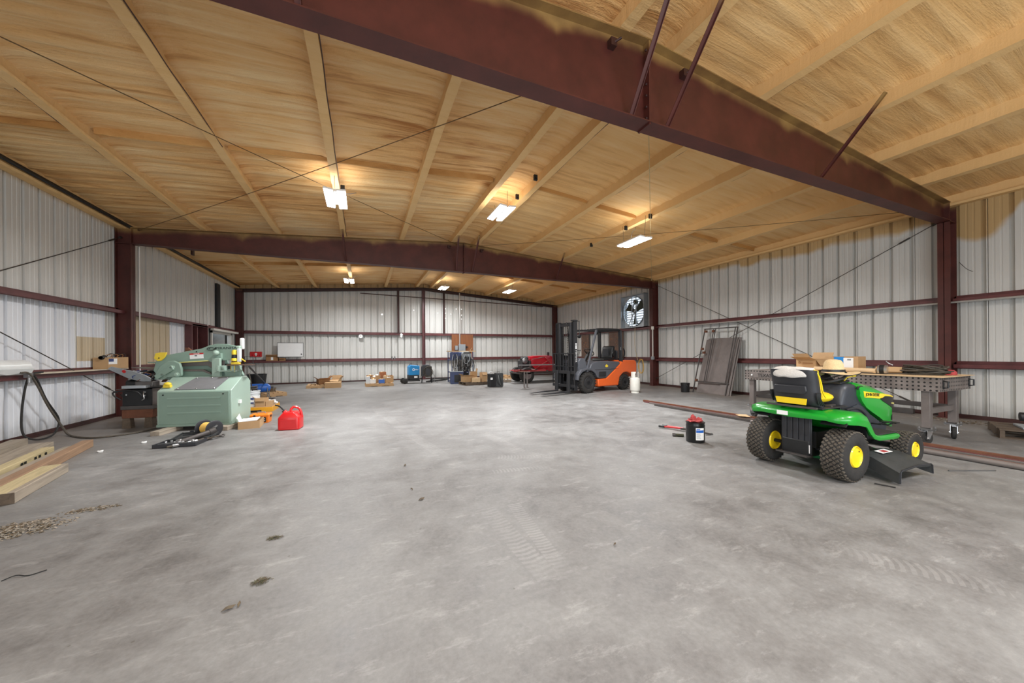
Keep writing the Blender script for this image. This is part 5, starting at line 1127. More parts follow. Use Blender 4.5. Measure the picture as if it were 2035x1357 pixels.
def block(label, c, sx, sy, sz, rz, mat='timber_dark', z=0):
    o = tag(obj('wood_block', MB().box(-sx/2, sx/2, -sy/2, sy/2, 0, sz), mat, bev=.004), label, 'wood block', 'timber blocks under the green machine'); o.location = (c[0], c[1], z); o.rotation_euler = (0, 0, rz); return o
block('greenish wooden block under the left end of the green machine', (-3.03, 7.68), .13, .52, .072, -.22, 'mach_green_dirty' if 'mach_green_dirty' in MT else 'timber_grey')
block('dark wooden block under the right end of the green machine', (-2.17, 7.66), .15, .42, .072, -.22, 'timber_grey')
# shelf board behind the ironworker on black stand with yellow tool
SH = tag(obj('work_board', MB().box(-.18, .20, -.10, .12, 1.104, 1.120), 'dark_wood'), 'brown board resting on the bracket at the right end of the green machine', 'board'); SH.location = (-2.10, 7.97, 0)
HTK = thing('hand_truck', 'thin black and steel tube frame standing behind the white bucket', 'hand truck', (-2.80, 10.6, 0))
obj('rail', MB().tube([(-.06, 0, .92), (.20, .0, .42), (.24, .02, .0)], .014, 6), 'black', HTK); obj('frame', MB().tube(smooth([(-.14, 0, .0), (-.12, .02, .70), (.04, .02, .68), (.18, .02, .40), (.22, .02, .15)], 5), .012, 6), 'steel', HTK); obj('crossbar', MB().tube([(-.13, .02, .35), (.20, .02, .38)], .010, 6), 'steel', HTK)
MD = thing('magnetic_drill', 'yellow and grey magnetic drill on the brown board by the green machine', 'power tool', (-2.18, 7.95, 1.121), -.15); MD.scale = (.88, .88, .88)
obj('magnet_base', MB().box(-.05, .10, -.045, .045, 0, .05), 'yellow', MD, bev=.006); obj('motor_body', MB().lathe([(.001, .07), (.06, .07), (.062, .11), (.05, .13), (.042, .20), (.05, .21), (.05, .26), (.038, .30), (.001, .305)], 18), 'yellow', MD)
obj('motor_grip', MB().lathe([(.052, .135), (.047, .20), (.001, .2)], 16), 'black', MD); obj('drill_column', MB().box(.055, .12, -.04, .04, .05, .33), 'bucket_white', MD, bev=.015); obj('handle', MB().bar((.12, 0, .12), (.20, 0, .06), .02, .02), 'yellow', MD)
CR = thing('black_bracket', 'small black open frame standing on the board beside the yellow drill', 'frame', (-1.98, 8.00, 1.121))
obj('frame', MB().tube([(-.06, 0, 0), (-.06, 0, .14), (.07, 0, .14), (.07, 0, 0)], .006, 5), 'black', CR)
BR = tag(obj('pry_bar', MB().tube([(-2.0, 8.12, 1.07), (-2.93, 14.1, .20)], .018, 8).tube([(-2.92, 14.0, .21), (-3.08, 15.1, .03)], .035, 8), 'black'), 'long black bar sloping from the board down to the floor', 'bar')
# ================================================================ junk cart left of the machine
JC = thing('junk_stand', 'black steel bin on rusty base with wooden feet, left of green machine', 'bin', (-3.93, 8.42, 0), math.radians(-8))
for x in (.0, .32, ):
    for y in (0, .55): obj('foot_block', MB().frus((x-.01, x+.12, y, y+.10), (x, x+.10, y, y+.10), 0, .18), 'timber_dark', JC)
obj('rusty_base', MB().box(-.01, .44, 0, .66, .18, .335), 'rust', JC, bev=.005); obj('base_channel', MB().box(-.015, .46, -.02, .68, .335, .40), 'steel_dark', JC, bev=.004)
obj('bin_body', MB().box(0, .42, 0, .66, .40, .69), 'black', JC, bev=.004); obj('bin_side_panel', MB().box(.42, .425, .02, .66, .40, .70), 'mill', JC)
obj('top_sheet', MB().at((0, 0, .70), ry=-.05).box(-.06, .50, -.04, .70, 0, .006), 'steel_dark', JC)
for x0, x1 in ((-.03, .24), ): obj('tow_handle', MB().tube(smooth([(.02, -.06, .52), (-.06, -.09, .60), (-.04, -.09, .665), (.24, -.08, .665), (.34, -.04, .52)], 5), .012, 8), 'black', JC)
obj('hook', MB().tube(smooth([(.33, -.03, .66), (.34, -.06, .60), (.35, -.06, .53), (.31, -.05, .50)], 4), .008, 6), 'steel_bright', JC)
for x, z in ((.06, .60), (.33, .64), (.33, .58)): obj('bolt', MB().cyl((x, -.008, z), (x, 0, z), .012, n=8), 'steel_bright', JC)
rnd = random.Random(11)
def scrap(name, label, cat, mb, mat, loc, r=(0, 0, 0), grp=None, **k):
    o = obj(name, mb, mat, **k); o.location = loc; o.rotation_euler = r; return tag(o, label, cat, grp)
sc = scrap('curved_guard', 'grey curved metal guard piled on the black bin', 'scrap metal', MB().prism([(-.34, .10), (-.28, .14), (.0, .05), (.16, -.03), (.24, -.10), (.22, -.16), (.10, -.16), (-.08, -.10), (-.24, .02)], 'y', -.012, .0), 'galv', (-3.76, 8.38, .98), (.35, 0, -.15), bev=.004)
obj('red_mark', MB().lathe([(.020, -.016), (.028, -.016), (.028, -.012)], 14, 'y', (-.12, 0, .045)), 'red_sign', sc)
scrap('metal_plate', 'flat grey plate lying on top of the scrap by the column', 'scrap metal', MB().box(-.22, .20, -.14, .14, 0, .006), 'steel', (-3.62, 8.62, 1.055), (0, .10, -.3))
scrap('dark_plate', 'dark folded plate tilted up beside the yellow plate', 'scrap metal', MB().box(-.18, .18, -.10, .10, -.03, .0).box(-.18, .18, .095, .10, 0, .04), 'steel_dark', (-3.50, 8.9, 1.17), (.2, -.45, -.15))
scrap('silver_bracket', 'silver bracket lying beside the dark tilted plate', 'scrap metal', MB().box(-.12, .12, -.04, .04, -.01, .01).lathe([(.02, .01), (.05, .01), (.05, .03), (.02, .03)], 12, c=(.1, 0, 0)), 'steel', (-3.36, 8.72, 1.16), (0, -.4, -.2))
T = thing('motor_scrap', 'heap of dark wire and motor parts on the black bin', 'scrap metal', (-3.70, 8.52, .715))
obj('gearbox', MB().box(-.06, .20, -.12, .10, .0, .12), 'steel_dark', T, bev=.02); obj('motor', MB().cyl((.0, .0, .20), (.2, .05, .24), .075).cyl((-.25, .1, .07), (-.08, .1, .07), .07), 'black', T, bev=.008)
for k in range(9):
    a = rnd.uniform(0, 6); pts = [(.05+rnd.uniform(-.15, .18), rnd.uniform(-.15, .12), .12+rnd.uniform(0, .2)) for _ in range(5)]
    obj('wire', MB().tube(smooth(pts, 4), .006, 5), ('black', 'label_blue', 'steel', 'rubber_dusty', 'rust')[k % 5], T)
for k in range(7):
    obj('scrap_piece', MB().at((rnd.uniform(-.2, .3), rnd.uniform(-.1, .2), rnd.uniform(.05, .2)), rnd.uniform(0, 3), rnd.uniform(-.6, .6)).box(-.06, .06, -.03, .03, -.012, .012), ('steel', 'steel_dark', 'rust', 'galv')[k % 4], T)
scrap('pale_box_part', 'small pale box under the motor scrap on the bin', 'scrap metal', MB().box(-.17, .17, -.06, .06, 0, .05), 'galv', (-3.72, 8.36, .715), (0, 0, -.15), bev=.004)
# ================================================================ LEFT SIDE
# pale shelf board lying on the low girt
tag(obj('shelf_board', MB().box(XL+.03, XL+.24, 7.9, 10.12, ZL+.001, ZL+.020), 'board_shelf'), 'long pale board lying on the low left girt', 'board')
FR_ = thing('film_roll', 'big roll of clear plastic sheeting on the left girt at photo edge', 'plastic roll', (XL+.17, 7.10, ZL+.115))
obj('roll', MB().lathe([(.04, -.62), (.085, -.62), (.112, -.60), (.115, -.2), (.111, .3), (.113, .58), (.09, .60), (.04, .60)], 28, 'y'), 'film', FR_); obj('core', MB().lathe([(.030, -.64), (.040, -.64), (.040, .63), (.030, .63)], 20, 'y'), 'cardboard_dark', FR_); FR_.rotation_euler = (0, 0, .0)
obj('loose_film', MB().loft([[(-.02, y, -.10), (.09, y, -.085+.01*math.sin(y*20)), (.12, y, -.02), (.118, y, -.02), (.088, y, -.09+.01*math.sin(y*20)), (-.02, y, -.105)] for y in [-.6+k*.1 for k in range(13)]]), 'film', FR_)
LB = carton('open cardboard box with blue and white label on the left girt', XL+.15, 9.75, ZL+.021, .22, .64, .225, 0, fl=.10, flaps=())
obj('white_label', MB().box(.110, .1115, -.31, -.05, .09, .20), 'paper', LB); obj('blue_label', MB().box(.1115, .1125, -.31, -.16, .14, .20), 'label_blue', LB)
obj('black_funnel', MB().lathe([(.035, 0), (.05, .10), (.045, .10), (.03, 0)], 14, 'y', (.02, -.36, .22)), 'black', LB)
for k in range(6): obj('wire', MB().tube(smooth([(-.05, -.2+k*.09, .15), (.0, -.18+k*.1, .26+.03*(k % 2)), (.05, -.1+k*.09, .28), (.03, -.05+k*.08, .18)], 4), .006, 5), 'rubber' if k % 2 else 'cardboard_dark', LB)
obj('packing', MB().blob((0, .0, .17), (.09, .26, .06), 14, 8, jit=.5, seed=4), 'cardboard_dark', LB)
# hanging hose
tag(obj('hanging_hose', MB().tube(smooth([(-4.63, 7.95, 1.05), (-4.62, 7.75, 1.03), (-4.63, 7.66, .90), (-4.66, 7.63, .50), (-4.66, 7.64, .16), (-4.60, 7.72, .04), (-4.58, 7.95, .018), (-4.66, 8.25, .06), (-4.70, 8.38, .25), (-4.68, 8.10, .60), (-4.64, 7.85, .95), (-4.62, 7.72, 1.03)], 6), .013, 8), 'rubber'), 'black hose loop hanging from the left girt beside the plastic roll', 'hose')
tag(obj('hanging_cable', MB().tube(smooth([(-4.60, 7.50, 1.06), (-4.58, 7.62, 1.04), (-4.60, 7.80, .85), (-4.60, 8.0, .5), (-4.55, 8.2, .12), (-4.40, 8.05, .02), (-4.1, 7.75, .014), (-3.8, 7.62, .014), (-3.5, 7.8, .014), (-3.38, 8.15, .014), (-3.35, 8.5, .014)], 6), .014, 8), 'rubber_dusty'), 'thick cable running from the left girt over the floor behind the machine', 'cable')
tag(obj('pipe_clamp', MB().box(-4.64, -4.58, 7.62, 7.70, .98, 1.05).cyl((-4.60, 7.66, .90), (-4.60, 7.66, 1.0), .022), 'steel', bev=.004), 'steel fitting where the hoses hang on the left girt', 'fitting')
# timbers at the photo's left edge
def beam(label, a, b, w, h, mat, z=0, tw=0):
    a, b = Vector(a), Vector(b); L_ = (b-a).length; mb = MB().box(-w/2, w/2, 0, L_, 0, h); n = 10
    o = obj('timber', mb, mat, bev=.006); o.location = (a.x, a.y, z); o.rotation_euler = (tw, 0, math.atan2(-(b-a).x, (b-a).y)); return tag(o, label, 'timber', 'old timbers on the floor at the left edge')
beam('weathered grey and yellow timber nearest the photographer, with dark end', (-2.93, 4.55), (-3.14, 5.55), .19, .10, 'timber_grey')
obj('painted_top', MB().box(-.09, .05, .0, 1.0, .0995, .102), 'timber_yellow', bpy.data.objects['timber']); obj('dark_end', MB().box(-.094, .094, -.004, .0, .002, .098), 'timber_dark', bpy.data.objects['timber'])
beam('long orange-brown timber ending furthest from the wall', (-3.08, 4.5), (-3.62, 6.97), .11, .10, 'timber_orange')
beam('long grey board lying between the orange and yellow timbers', (-3.24, 4.5), (-3.73, 6.85), .12, .055, 'timber_grey')
beam('yellowish timber with black stamped marks on its side', (-3.47, 4.9), (-3.87, 6.72), .11, .09, 'timber_yellow')
for k, (yy) in enumerate((1.05, 1.12, 1.35, 1.45, 1.6)): obj('stamp', MB().box(.060, .0615, yy, yy+.045, .03, .065), 'ink', bpy.data.objects['timber.003'])
beam('wide pale grey plank behind the stamped timber', (-3.73, 5.2), (-4.22, 7.20), .24, .07, 'timber_grey')
beam('pale brown timber nearest the left wall', (-4.35, 6.4), (-4.64, 7.55), .16, .09, 'timber_grey', 0)
# debris pile
def debris(name, label, cx, cy, rx, ry, n, mats, sz, cat='debris', seed=1, h=.02, leafy=False):
    rnd = random.Random(seed); mb = MB()
    for k in range(n):
        a = rnd.uniform(0, 2*PI); r = math.sqrt(rnd.random())*rnd.uniform(.5, 1); x = cx+rx*r*math.cos(a); y = cy+ry*r*math.sin(a); s = sz*rnd.uniform(.4, 1.4)
        mb.mat(rnd.randrange(len(mats))); z = rnd.uniform(0, h*(1-r))
        mb.at((x, y, z), rnd.uniform(0, 6), rnd.uniform(-.3, .3)); 
        if leafy: mb.add([(-s, -s*.12, .001), (s, 0, s*.3), (0, s*.15, .004)], [(0, 1, 2)])
        else: mb.box(-s, s, -s*.5, s*.5, 0, s*.35)
    mb.M = Matrix(); o = obj(name, mb, mats, ang=0, kind='stuff'); o['label'] = label; o['category'] = cat; return o
debris('debris_pile', 'scatter of wood chips and dirt on the floor at the left edge', -2.40, 3.86, .36, .20, 900, ['debris', 'debris_dark', 'timber_grey'], .008, seed=2, h=.02)
debris('debris_trail', 'thin trail of chips running right from the debris pile', -2.12, 4.12, .22, .07, 260, ['debris', 'debris_dark'], .007, seed=3, h=.01)
debris('grass_clump', 'small clump of dry grass on the floor, upper of two', -.585, 2.94, .06, .035, 120, ['leaf', 'leaf_brown'], .016, 'grass', 4, .01, True)
debris('grass_clump', 'small clump of dry grass on the floor, lower of two', -.546, 2.41, .06, .04, 140, ['leaf', 'leaf_brown'], .016, 'grass', 5, .01, True)
def leaf(label, x, y, s, rz, mat='leaf_brown'):
    o = obj('dry_leaf', MB().add([(-s, 0, .002), (-s*.3, -s*.4, .012), (s*.5, -s*.3, .006), (s, 0, .014), (s*.4, s*.35, .004), (-s*.4, s*.3, .012), (0, 0, .02)], [(0, 1, 6), (1, 2, 6), (2, 3, 6), (3, 4, 6), (4, 5, 6), (5, 0, 6)]), mat, ang=0); o.location = (x, y, 0); o.rotation_euler = (0, 0, rz); return tag(o, label, 'leaf', 'dry leaves on the floor')
leaf('curled dry leaf lowest left of the two grass clumps', -.64, 2.215, .032, .3); leaf('darker dry leaf touching the lowest one at left', -.60, 2.23, .02, 1.6, 'debris_dark')
leaf('dry leaf in mid floor below the centre column', .47, 3.18, .035, .5); leaf('small dry leaf furthest back in mid floor', .44, 4.22, .03, 1.2); leaf('small leaf right of the back middle-floor leaf', .42, 3.45, .02, 2)
leaf('tiny leaf on the right foreground floor', 1.55, 1.9, .014, .2)
tag(obj('steel_shaving', MB().tube(smooth([(-1.93, 3.02, .003), (-1.89, 3.05, .008), (-1.83, 3.03, .003), (-1.77, 3.06, .005)], 4), .0028, 5), 'black'), 'thin bent black strip on the floor at the left edge', 'strip')
for x, y, l in ((-3.25, 6.5, 'white paper scrap on the floor before the cable'), (-2.98, 6.9, 'white paper scrap on the floor left of the open tool case')): 
    o = tag(obj('paper_scrap', MB().blob((0, 0, .015), (.035, .025, .015), 8, 6, jit=.8), 'paper', ang=0), l, 'paper'); o.location = (x, y, 0)
# open tool case
TC = thing('tool_case', 'open black tool case with sockets on the floor before the machine', 'tool case', (-2.70, 6.42, 0), math.radians(-6))
def tray(w, d, h): return MB().box(0, w, 0, d, 0, .008).box(0, w, 0, .015, .008, h).box(0, w, d-.015, d, .008, h).box(0, .015, .015, d-.015, .008, h).box(w-.015, w, .015, d-.015, .008, h)
obj('case_tray', tray(.50, .34, .055), 'plastic_black', TC, bev=.004); lid = obj('case_lid', tray(.50, .34, .03), 'plastic_dusty', TC, bev=.004); lid.location = (0, .36, .012); lid.rotation_euler = (.12, 0, 0)
obj('lid_rib', MB().tube(smooth([(.08, .08, .02), (.2, .12, .025), (.34, .1, .02), (.44, .2, .02)], 4), .008, 6).box(.05, .45, .25, .27, .008, .02), 'plastic_black', lid)
for x in (.12, .38): obj('latch', MB().box(x-.02, x+.02, .34, .375, .02, .045), 'plastic_black', lid); obj('hinge', MB().cyl((x-.03, .345, .045), (x+.03, .345, .045), .008), 'plastic_black', TC)
for k, (x, y, r) in enumerate(((.27, .20, .035), (.37, .18, .032), (.18, .22, .02), (.12, .2, .016), (.08, .15, .014), (.2, .12, .016), (.3, .10, .02), (.42, .1, .022))): obj('socket', MB().cyl((x, y, .01), (x, y, .065), r, n=12), 'steel_bright', TC, bev=.004)
for k in range(4): obj('wrench', MB().bar((.04+.1*k, .05, .05), (.14+.1*k, .065, .055), .014, .008), 'steel', TC)
obj('insert', MB().box(.02, .48, .02, .32, .008, .02), 'plastic_dusty', TC)
# cable reel
RL = thing('cable_reel', 'black cord reel with yellow cord on the floor before the machine', 'cable reel', (-2.27, 7.05, .13), math.radians(50))
for y in (-.12, .12): obj('flange', MB().lathe([(.02, y-.006), (.10, y-.008), (.125, y-.004), (.13, y), (.125, y+.006), (.02, y+.006)], 28, 'y'), 'plastic_black', RL)
obj('wound_cord', MB().lathe([(.02, -.09)]+[(.085+.006*(k % 2), -.088+.011*k) for k in range(17)]+[(.02, .09)], 24, 'y'), 'cord_yellow', RL); obj('hub', MB().cyl((0, -.13, 0), (0, .13, 0), .03), 'black', RL)
obj('hub_cap', MB().lathe([(.001, -.125), (.05, -.12), (.06, -.108)], 18, 'y'), 'grey_rag', RL)
# jack and heavy wrench
JK = thing('grease_gun', 'dirty grey metal jack tube leaning on the cord reel', 'tool', (-2.30, 6.62, 0), 0)
obj('tube', MB().cyl((-.12, -.1, .05), (.16, .12, .13), .035).cyl((.14, .11, .125), (.20, .15, .145), .045).cyl((-.2, -.15, .035), (-.12, -.1, .05), .018), 'steel_dark', JK); obj('lever', MB().bar((.1, .16, .12), (.20, .22, .20), .02, .02).blob((-.14, -.09, .05), (.05, .045, .045), 10, 8), 'steel', JK)
JW = thing('ratchet_binder', 'long dirty steel binder with ring end on the floor by the reel', 'tool', (-2.36, 6.42, .0), 0)
obj('body', MB().cyl((-.06, -.03, .03), (.16, .22, .035), .022).cyl((.16, .22, .035), (.28, .42, .035), .013).cyl((-.14, -.1, .03), (-.06, -.03, .03), .014), 'rubber_dusty', JW); obj('ring_end', MB().tube([(.30+.035*math.cos(k*PI/6), .46+.045*math.sin(k*PI/6), .03) for k in range(12)], .012, 6, closed=True), 'steel_dark', JW)
obj('body_grip', MB().cyl((.02, .06, .032), (.10, .15, .034), .028).cyl((-.10, -.06, .03), (-.04, -.01, .03), .024), 'steel', JW)
# box with papers, orange toolbox, gas can
PB = carton('open cardboard box with white papers sticking out, right of machine', -1.86, 7.66, 0, .31, .42, .13, math.radians(4), fl=.1)
obj('paper_stack', MB().at((0, 0, .125), ry=-.06).box(-.15, .11, -.18, .15, 0, .018), 'paper', PB, bev=.003); obj('paper_sheet', MB().loft([[(-.155, y, .12), (-.17, y, .17), (-.19, y, .22+.03*math.sin(y*8)), (-.188, y, .22+.03*math.sin(y*8)), (-.166, y, .17), (-.15, y, .12)] for y in (-.15, -.08, 0, .08)]), 'paper', PB)
OT = thing('orange_toolbox', 'small orange plastic toolbox behind the box with papers', 'toolbox', (-1.80, 8.06, 0), math.radians(-4))
obj('case_body', MB().frus((-.14, .14, -.10, .10), (-.155, .155, -.11, .11), 0, .135), 'orange', OT, bev=.008); obj('case_lid', MB().frus((-.16, .16, -.115, .115), (-.145, .145, -.10, .10), .137, .175), 'orange', OT, bev=.008)
obj('case_handle', MB().tube([(-.07, 0, .175), (-.06, 0, .20), (.06, 0, .20), (.07, 0, .175)], .010, 6), 'grey_rag', OT); lbx = obj('label', MB().box(-.01, .11, -.112, -.108, .025, .11), 'black', OT); obj('label_lines', MB().box(.005, .095, -.1135, -.112, .075, .085).box(.005, .095, -.1135, -.112, .045, .055), 'paper', lbx, kind='stuff'); obj('latch', MB().box(-.09, -.06, -.12, -.108, .10, .16).box(.15, .165, -.02, .02, .1, .14), 'black', OT)
GC = thing('fuel_can', 'red plastic fuel can with black spout on the open floor', 'fuel can', (-1.165, 7.15, 0), math.radians(-8))
def canring(z, hx, hy, r):
    out = []
    for sx, sy, a0 in ((1, 1, 0), (-1, 1, PI/2), (-1, -1, PI), (1, -1, 1.5*PI)):
        for k in range(4): a = a0+k*PI/6; out.append((sx*(hx-r)+r*math.cos(a), sy*(hy-r)+r*math.sin(a), z))
    return out
obj('can_body', MB().loft([canring(0, .150, .125, .03), canring(.012, .165, .14, .035), (canring(.20, .165, .14, .035)), canring(.215, .162, .137, .035), canring(.285, .105, .13, .035), canring(.30, .085, .12, .035)]), 'red_can', GC, bev=.004)
obj('can_grip', MB().tube(smooth([(.03, -.02, .27), (.0, 0, .33), (.04, .02, .375), (.11, .03, .355), (.15, .03, .28), (.16, .03, .19)], 5), .020, 10), 'red_can', GC)
obj('neck', MB().cyl((-.075, 0, .275), (-.105, 0, .31), .035), 'red_can', GC); obj('spout', MB().cyl((-.085, 0, .285), (-.115, 0, .325), .030).tube(smooth([(-.105, 0, .31), (-.13, .0, .35), (-.19, .02, .40), (-.25, .03, .415)], 5), .012, 8), 'black', GC)
obj('side_emboss', MB().prism([(-.12, .04), (.12, .04), (.12, .18), (-.12, .18)], 'y', -.143, -.139), 'red_can', GC, bev=.002)
# pallets
def pallet(label, x, y, lx, ly, rz, h=.12, n=6, mat='timber_pallet', grp='wooden pallets', z=0):
    T = thing('pallet', label, 'pallet', (x, y, z), rz, grp)
    for k in range(n): w = lx/n*.72; cx = -lx/2+(k+.5)*lx/n; obj('deck_board', MB().box(cx-w/2, cx+w/2, -ly/2, ly/2, h-.018, h), mat, T)
    for yy in (-ly/2, -.045/2, ly/2-.045): obj('stringer', MB().box(-lx/2, lx/2, yy, yy+.045, .018, h-.018), mat, T)
    for k in range(3): w = lx/6; cx = -lx/2+w/2+k*(lx-w)/2; obj('bottom_board', MB().box(cx-w/2, cx+w/2, -ly/2, ly/2, 0, .018), mat, T)
    return T
pallet('wooden pallet with wire coil far behind the fuel can', -2.75, 13.1, .75, .85, .55)
YP = thing('yellow_pallet', 'orange-yellow steel pallet under the white bucket', 'pallet', (-2.25, 9.85, 0), math.radians(0), 'wooden pallets'); del YP['group']
obj('pallet_frame', MB().box(-.36, .35, -.38, -.34, .0, .11).box(-.36, .35, .34, .38, 0, .11).box(-.36, -.32, -.34, .34, .0, .11).box(.31, .35, -.34, .34, 0, .11), 'yellow_orange', YP, bev=.004); obj('pallet_deck', MB().box(-.35, .34, -.37, .37, .105, .12), 'timber_pallet', YP); obj('fork_slot', MB().box(-.10, .14, -.385, -.38, .01, .05).box(-.28, -.2, -.385, -.38, .0, .02), 'black', YP)
def bucket(label, x, y, r, h, mat, z=0, fillmat=None, grp=None, n=28, handle=True, lid=None, name='bucket'):
    T = thing(name, label, 'bucket', (x, y, z), 0, grp)
    obj('bucket_body', MB().lathe([(.001, 0), (r*.88, 0), (r*.90, .01), (r*.97, h*.8), (r*1.03, h*.8), (r*1.03, h*.84), (r*.98, h*.84), (r*.985, h*.92), (r*1.04, h*.93), (r*1.04, h), (r*.97, h), (r*.94, h*.9), (r*.86, .02), (.001, .02)], n), mat, T)
    if handle: obj('bail', MB().tube([(r*1.05*math.cos(a), r*1.05*math.sin(a)*.25-r*.9*math.sin(a), h*.88-abs(math.sin(a))*h*.35) for a in [PI*k/12 for k in range(13)]], .004, 5), 'steel', T)
    return T
WK = bucket('white plastic bucket full of tools on the orange-yellow pallet', -2.34, 9.72, .15, .36, 'bucket_white', .12)
obj('label', MB().lathe([(.1405, .06), (.143, .06), (.1465, .24), (.144, .24)], 28), 'paper', WK); obj('label_print', MB().at((0, 0, 0)).box(-.03, .06, -.150, -.144, .16, .20).box(-.03, .06, -.147, -.141, .07, .10), 'label_blue', WK)
obj('hose_in_bucket', MB().tube([(.10*math.cos(k*.5), .10*math.sin(k*.5), .36+.004*k) for k in range(26)], .012, 6).tube([(0, .05, .3), (-.08, .1, .75)], .012, 6), 'rubber_dusty', WK); obj('box_in_bucket', MB().at((.0, .0, .40), .4).box(-.1, .08, -.05, .06, 0, .03), 'black', WK)
cbx = carton('open cardboard box right of the white bucket', -2.14, 9.66, .12, .19, .22, .185, math.radians(-8), flaps=(('x-', .7), ('y-', -1.2)), fl=.07)
carton('low closed cardboard box at the right end of the orange-yellow pallet', -1.99, 9.68, .12, .13, .25, .10, .05, lid=True)
o = tag(obj('white_bag', MB().blob((0, 0, .05), (.12, .12, .06), 12, 8, jit=.7, seed=3), 'paper'), 'white crumpled plastic bag behind the small cardboard boxes', 'bag'); o.location = (-2.05, 10.05, .10)
obj('x', MB().box(0, .001, 0, .001, 0, .001), 'paper').name = 'tmp'; bpy.data.objects.remove(bpy.data.objects['tmp'])
AC = thing('air_tank', 'blue air tank lying on its frame behind the white bucket', 'air tank', (-2.85, 12.2, .0), .05)
obj('tank', MB().lathe([(.001, -.36), (.08, -.34), (.12, -.28), (.125, 0), (.12, .28), (.08, .34), (.001, .36)], 20, 'x', (0, 0, .33)), 'blue', AC); obj('frame', MB().tube([(.30, -.12, 0), (.30, -.12, .33), (.30, .12, .33), (.30, .12, 0)], .012, 6).tube([(-.30, -.12, 0), (-.30, -.12, .33), (-.30, .12, .33), (-.30, .12, 0)], .012, 6), 'steel', AC); obj('pump', MB().box(-.18, .1, -.1, .1, .06, .2), 'black', AC, bev=.02)
DB = tag(obj('dark_bin', MB().lathe([(.001, 0), (.26, 0), (.33, .55), (.31, .55), (.25, .02), (.001, .02)], 16), 'black'), 'black bin standing by the back wall behind the green machine', 'bin'); DB.location = (-3.75, 16.2, 0)
tag(obj('black_hose', MB().tube(smooth([(-4.3, 15.6, .35), (-4.1, 15.5, .10), (-3.7, 15.4, .05), (-3.1, 15.6, .05)], 5), .05, 8), 'black'), 'thick black hose on the floor beside the black bin', 'hose')
wc = tag(obj('wire_coil', MB().tube([((.26+.02*math.sin(k))*math.cos(k*.55), (.22+.02*math.cos(k*1.3))*math.sin(k*.55), .012+.0022*k) for k in range(48)], .010, 5), 'debris_dark'), 'coil of brown wire on the pallet far behind the fuel can', 'wire coil'); wc.location = (-2.8, 13.1, .12)
tag(obj('drill_plate', MB().box(-2.35, -2.12, 11.0, 11.25, 0, .03).cyl((-2.24, 11.12, .03), (-2.24, 11.12, .14), .02).box(-2.30, -2.18, 11.06, 11.18, .12, .14), 'steel_dark'), 'small steel stand on the floor before the far pallet', 'tool')
# ================================================================ BACK OF THE HALL
pallet('empty half of a pallet left of the low cardboard box', -1.55, 15.6, .9, .85, .05); carton('low closed cardboard box before the left back pallet', -1.07, 15.2, 0, .56, .42, .20, 0, lid=True)
carton('open box of dark scraps on the left back pallet', -1.45, 15.65, .12, .40, .40, .20, .3, mat='cardboard_dark', flaps=(('x+', .8), ('y-', .3), ('x-', .6)), fl=.15); carton('torn cardboard box on right of the left back pallet', -1.02, 15.72, .12, .36, .36, .16, -.2, flaps=(('x+', 1.0), ('y-', -.4), ('y+', 1.3)), fl=.16)
pallet('wooden pallet heaped with parts boxes near the clock', .60, 15.25, 1.05, .85, .02)
heap = [(-.42, -.3, .16, .28, 'bucket_white'), (-.24, -.28, .2, .16, 'paper'), (.08, -.30, .22, .15, 'blue'), (.34, -.25, .2, .2, 'cardboard'), (.45, .1, .22, .26, 'cardboard'), (-.1, .05, .3, .3, 'cardboard'), (.15, .2, .26, .42, 'cardboard_red'), (-.35, .2, .25, .3, 'cardboard_dark'), (-.2, -.1, .2, .25, 'cardboard'), (.25, -.05, .18, .28, 'board')]
HL = ['white tub at the left front of the heaped pallet', 'white packet at the front of the heaped pallet', 'blue parts tray at the front of the heaped pallet', 'small box right of the blue parts tray', 'box at the right end of the heaped pallet', 'box in the middle of the heaped pallet', 'reddish box topping the heaped pallet', 'dark box at the back left of the heaped pallet', 'small box behind the white packet on the heaped pallet', 'pale box behind the blue parts tray']
for (dx, dy, w, h, m), lb in zip(heap, HL):
    o = tag(obj('parts_box', tray(w, w, h), m, bev=.003), lb, 'box', 'boxes heaped on the back pallets'); o.location = (.60+dx-w/2, 15.25+dy-w/2+.02, .121); o.rotation_euler = (0, 0, 0)
    obj('contents', MB().blob((w/2, w/2, h*.92), (w*.4, w*.4, .05), 8, 6, jit=.9, seed=dx), random.choice(['paper', 'cardboard_dark', 'board']), o, ang=0)
pallet('dark wooden pallet behind the two black cases', 4.20, 13.95, 1.0, .8, .12, mat='timber_dark')
for (x, y, w, d, h, m, rz, fl_, lb) in ((3.95, 14.0, .42, .34, .26, 'cardboard', .2, (('x-', .5), ('y-', .2)), 'open cardboard box on left of the dark pallet'), (4.28, 14.20, .26, .2, .40, 'cardboard', 0, (('x+', 1.4),), 'tall cardboard box at the back of the dark pallet'), (4.56, 13.75, .22, .26, .38, 'cardboard', .1, (('y-', -1.0),), 'upright cardboard box left of the black cases'), (4.22, 13.72, .34, .22, .16, 'board', -.1, (), 'low pale box at the front of the dark pallet')):
    carton(lb, x, y, .12, w, d, h, rz, mat=m, flaps=fl_, fl=.12, lid=not fl_)
pallet('bare wooden pallet right of the two black cases', 5.65, 14.55, .9, .6, -.35, mat='timber_grey'); pallet('pallet of lumber offcuts along the back wall', 6.2, 16.4, 1.7, .5, -.3)
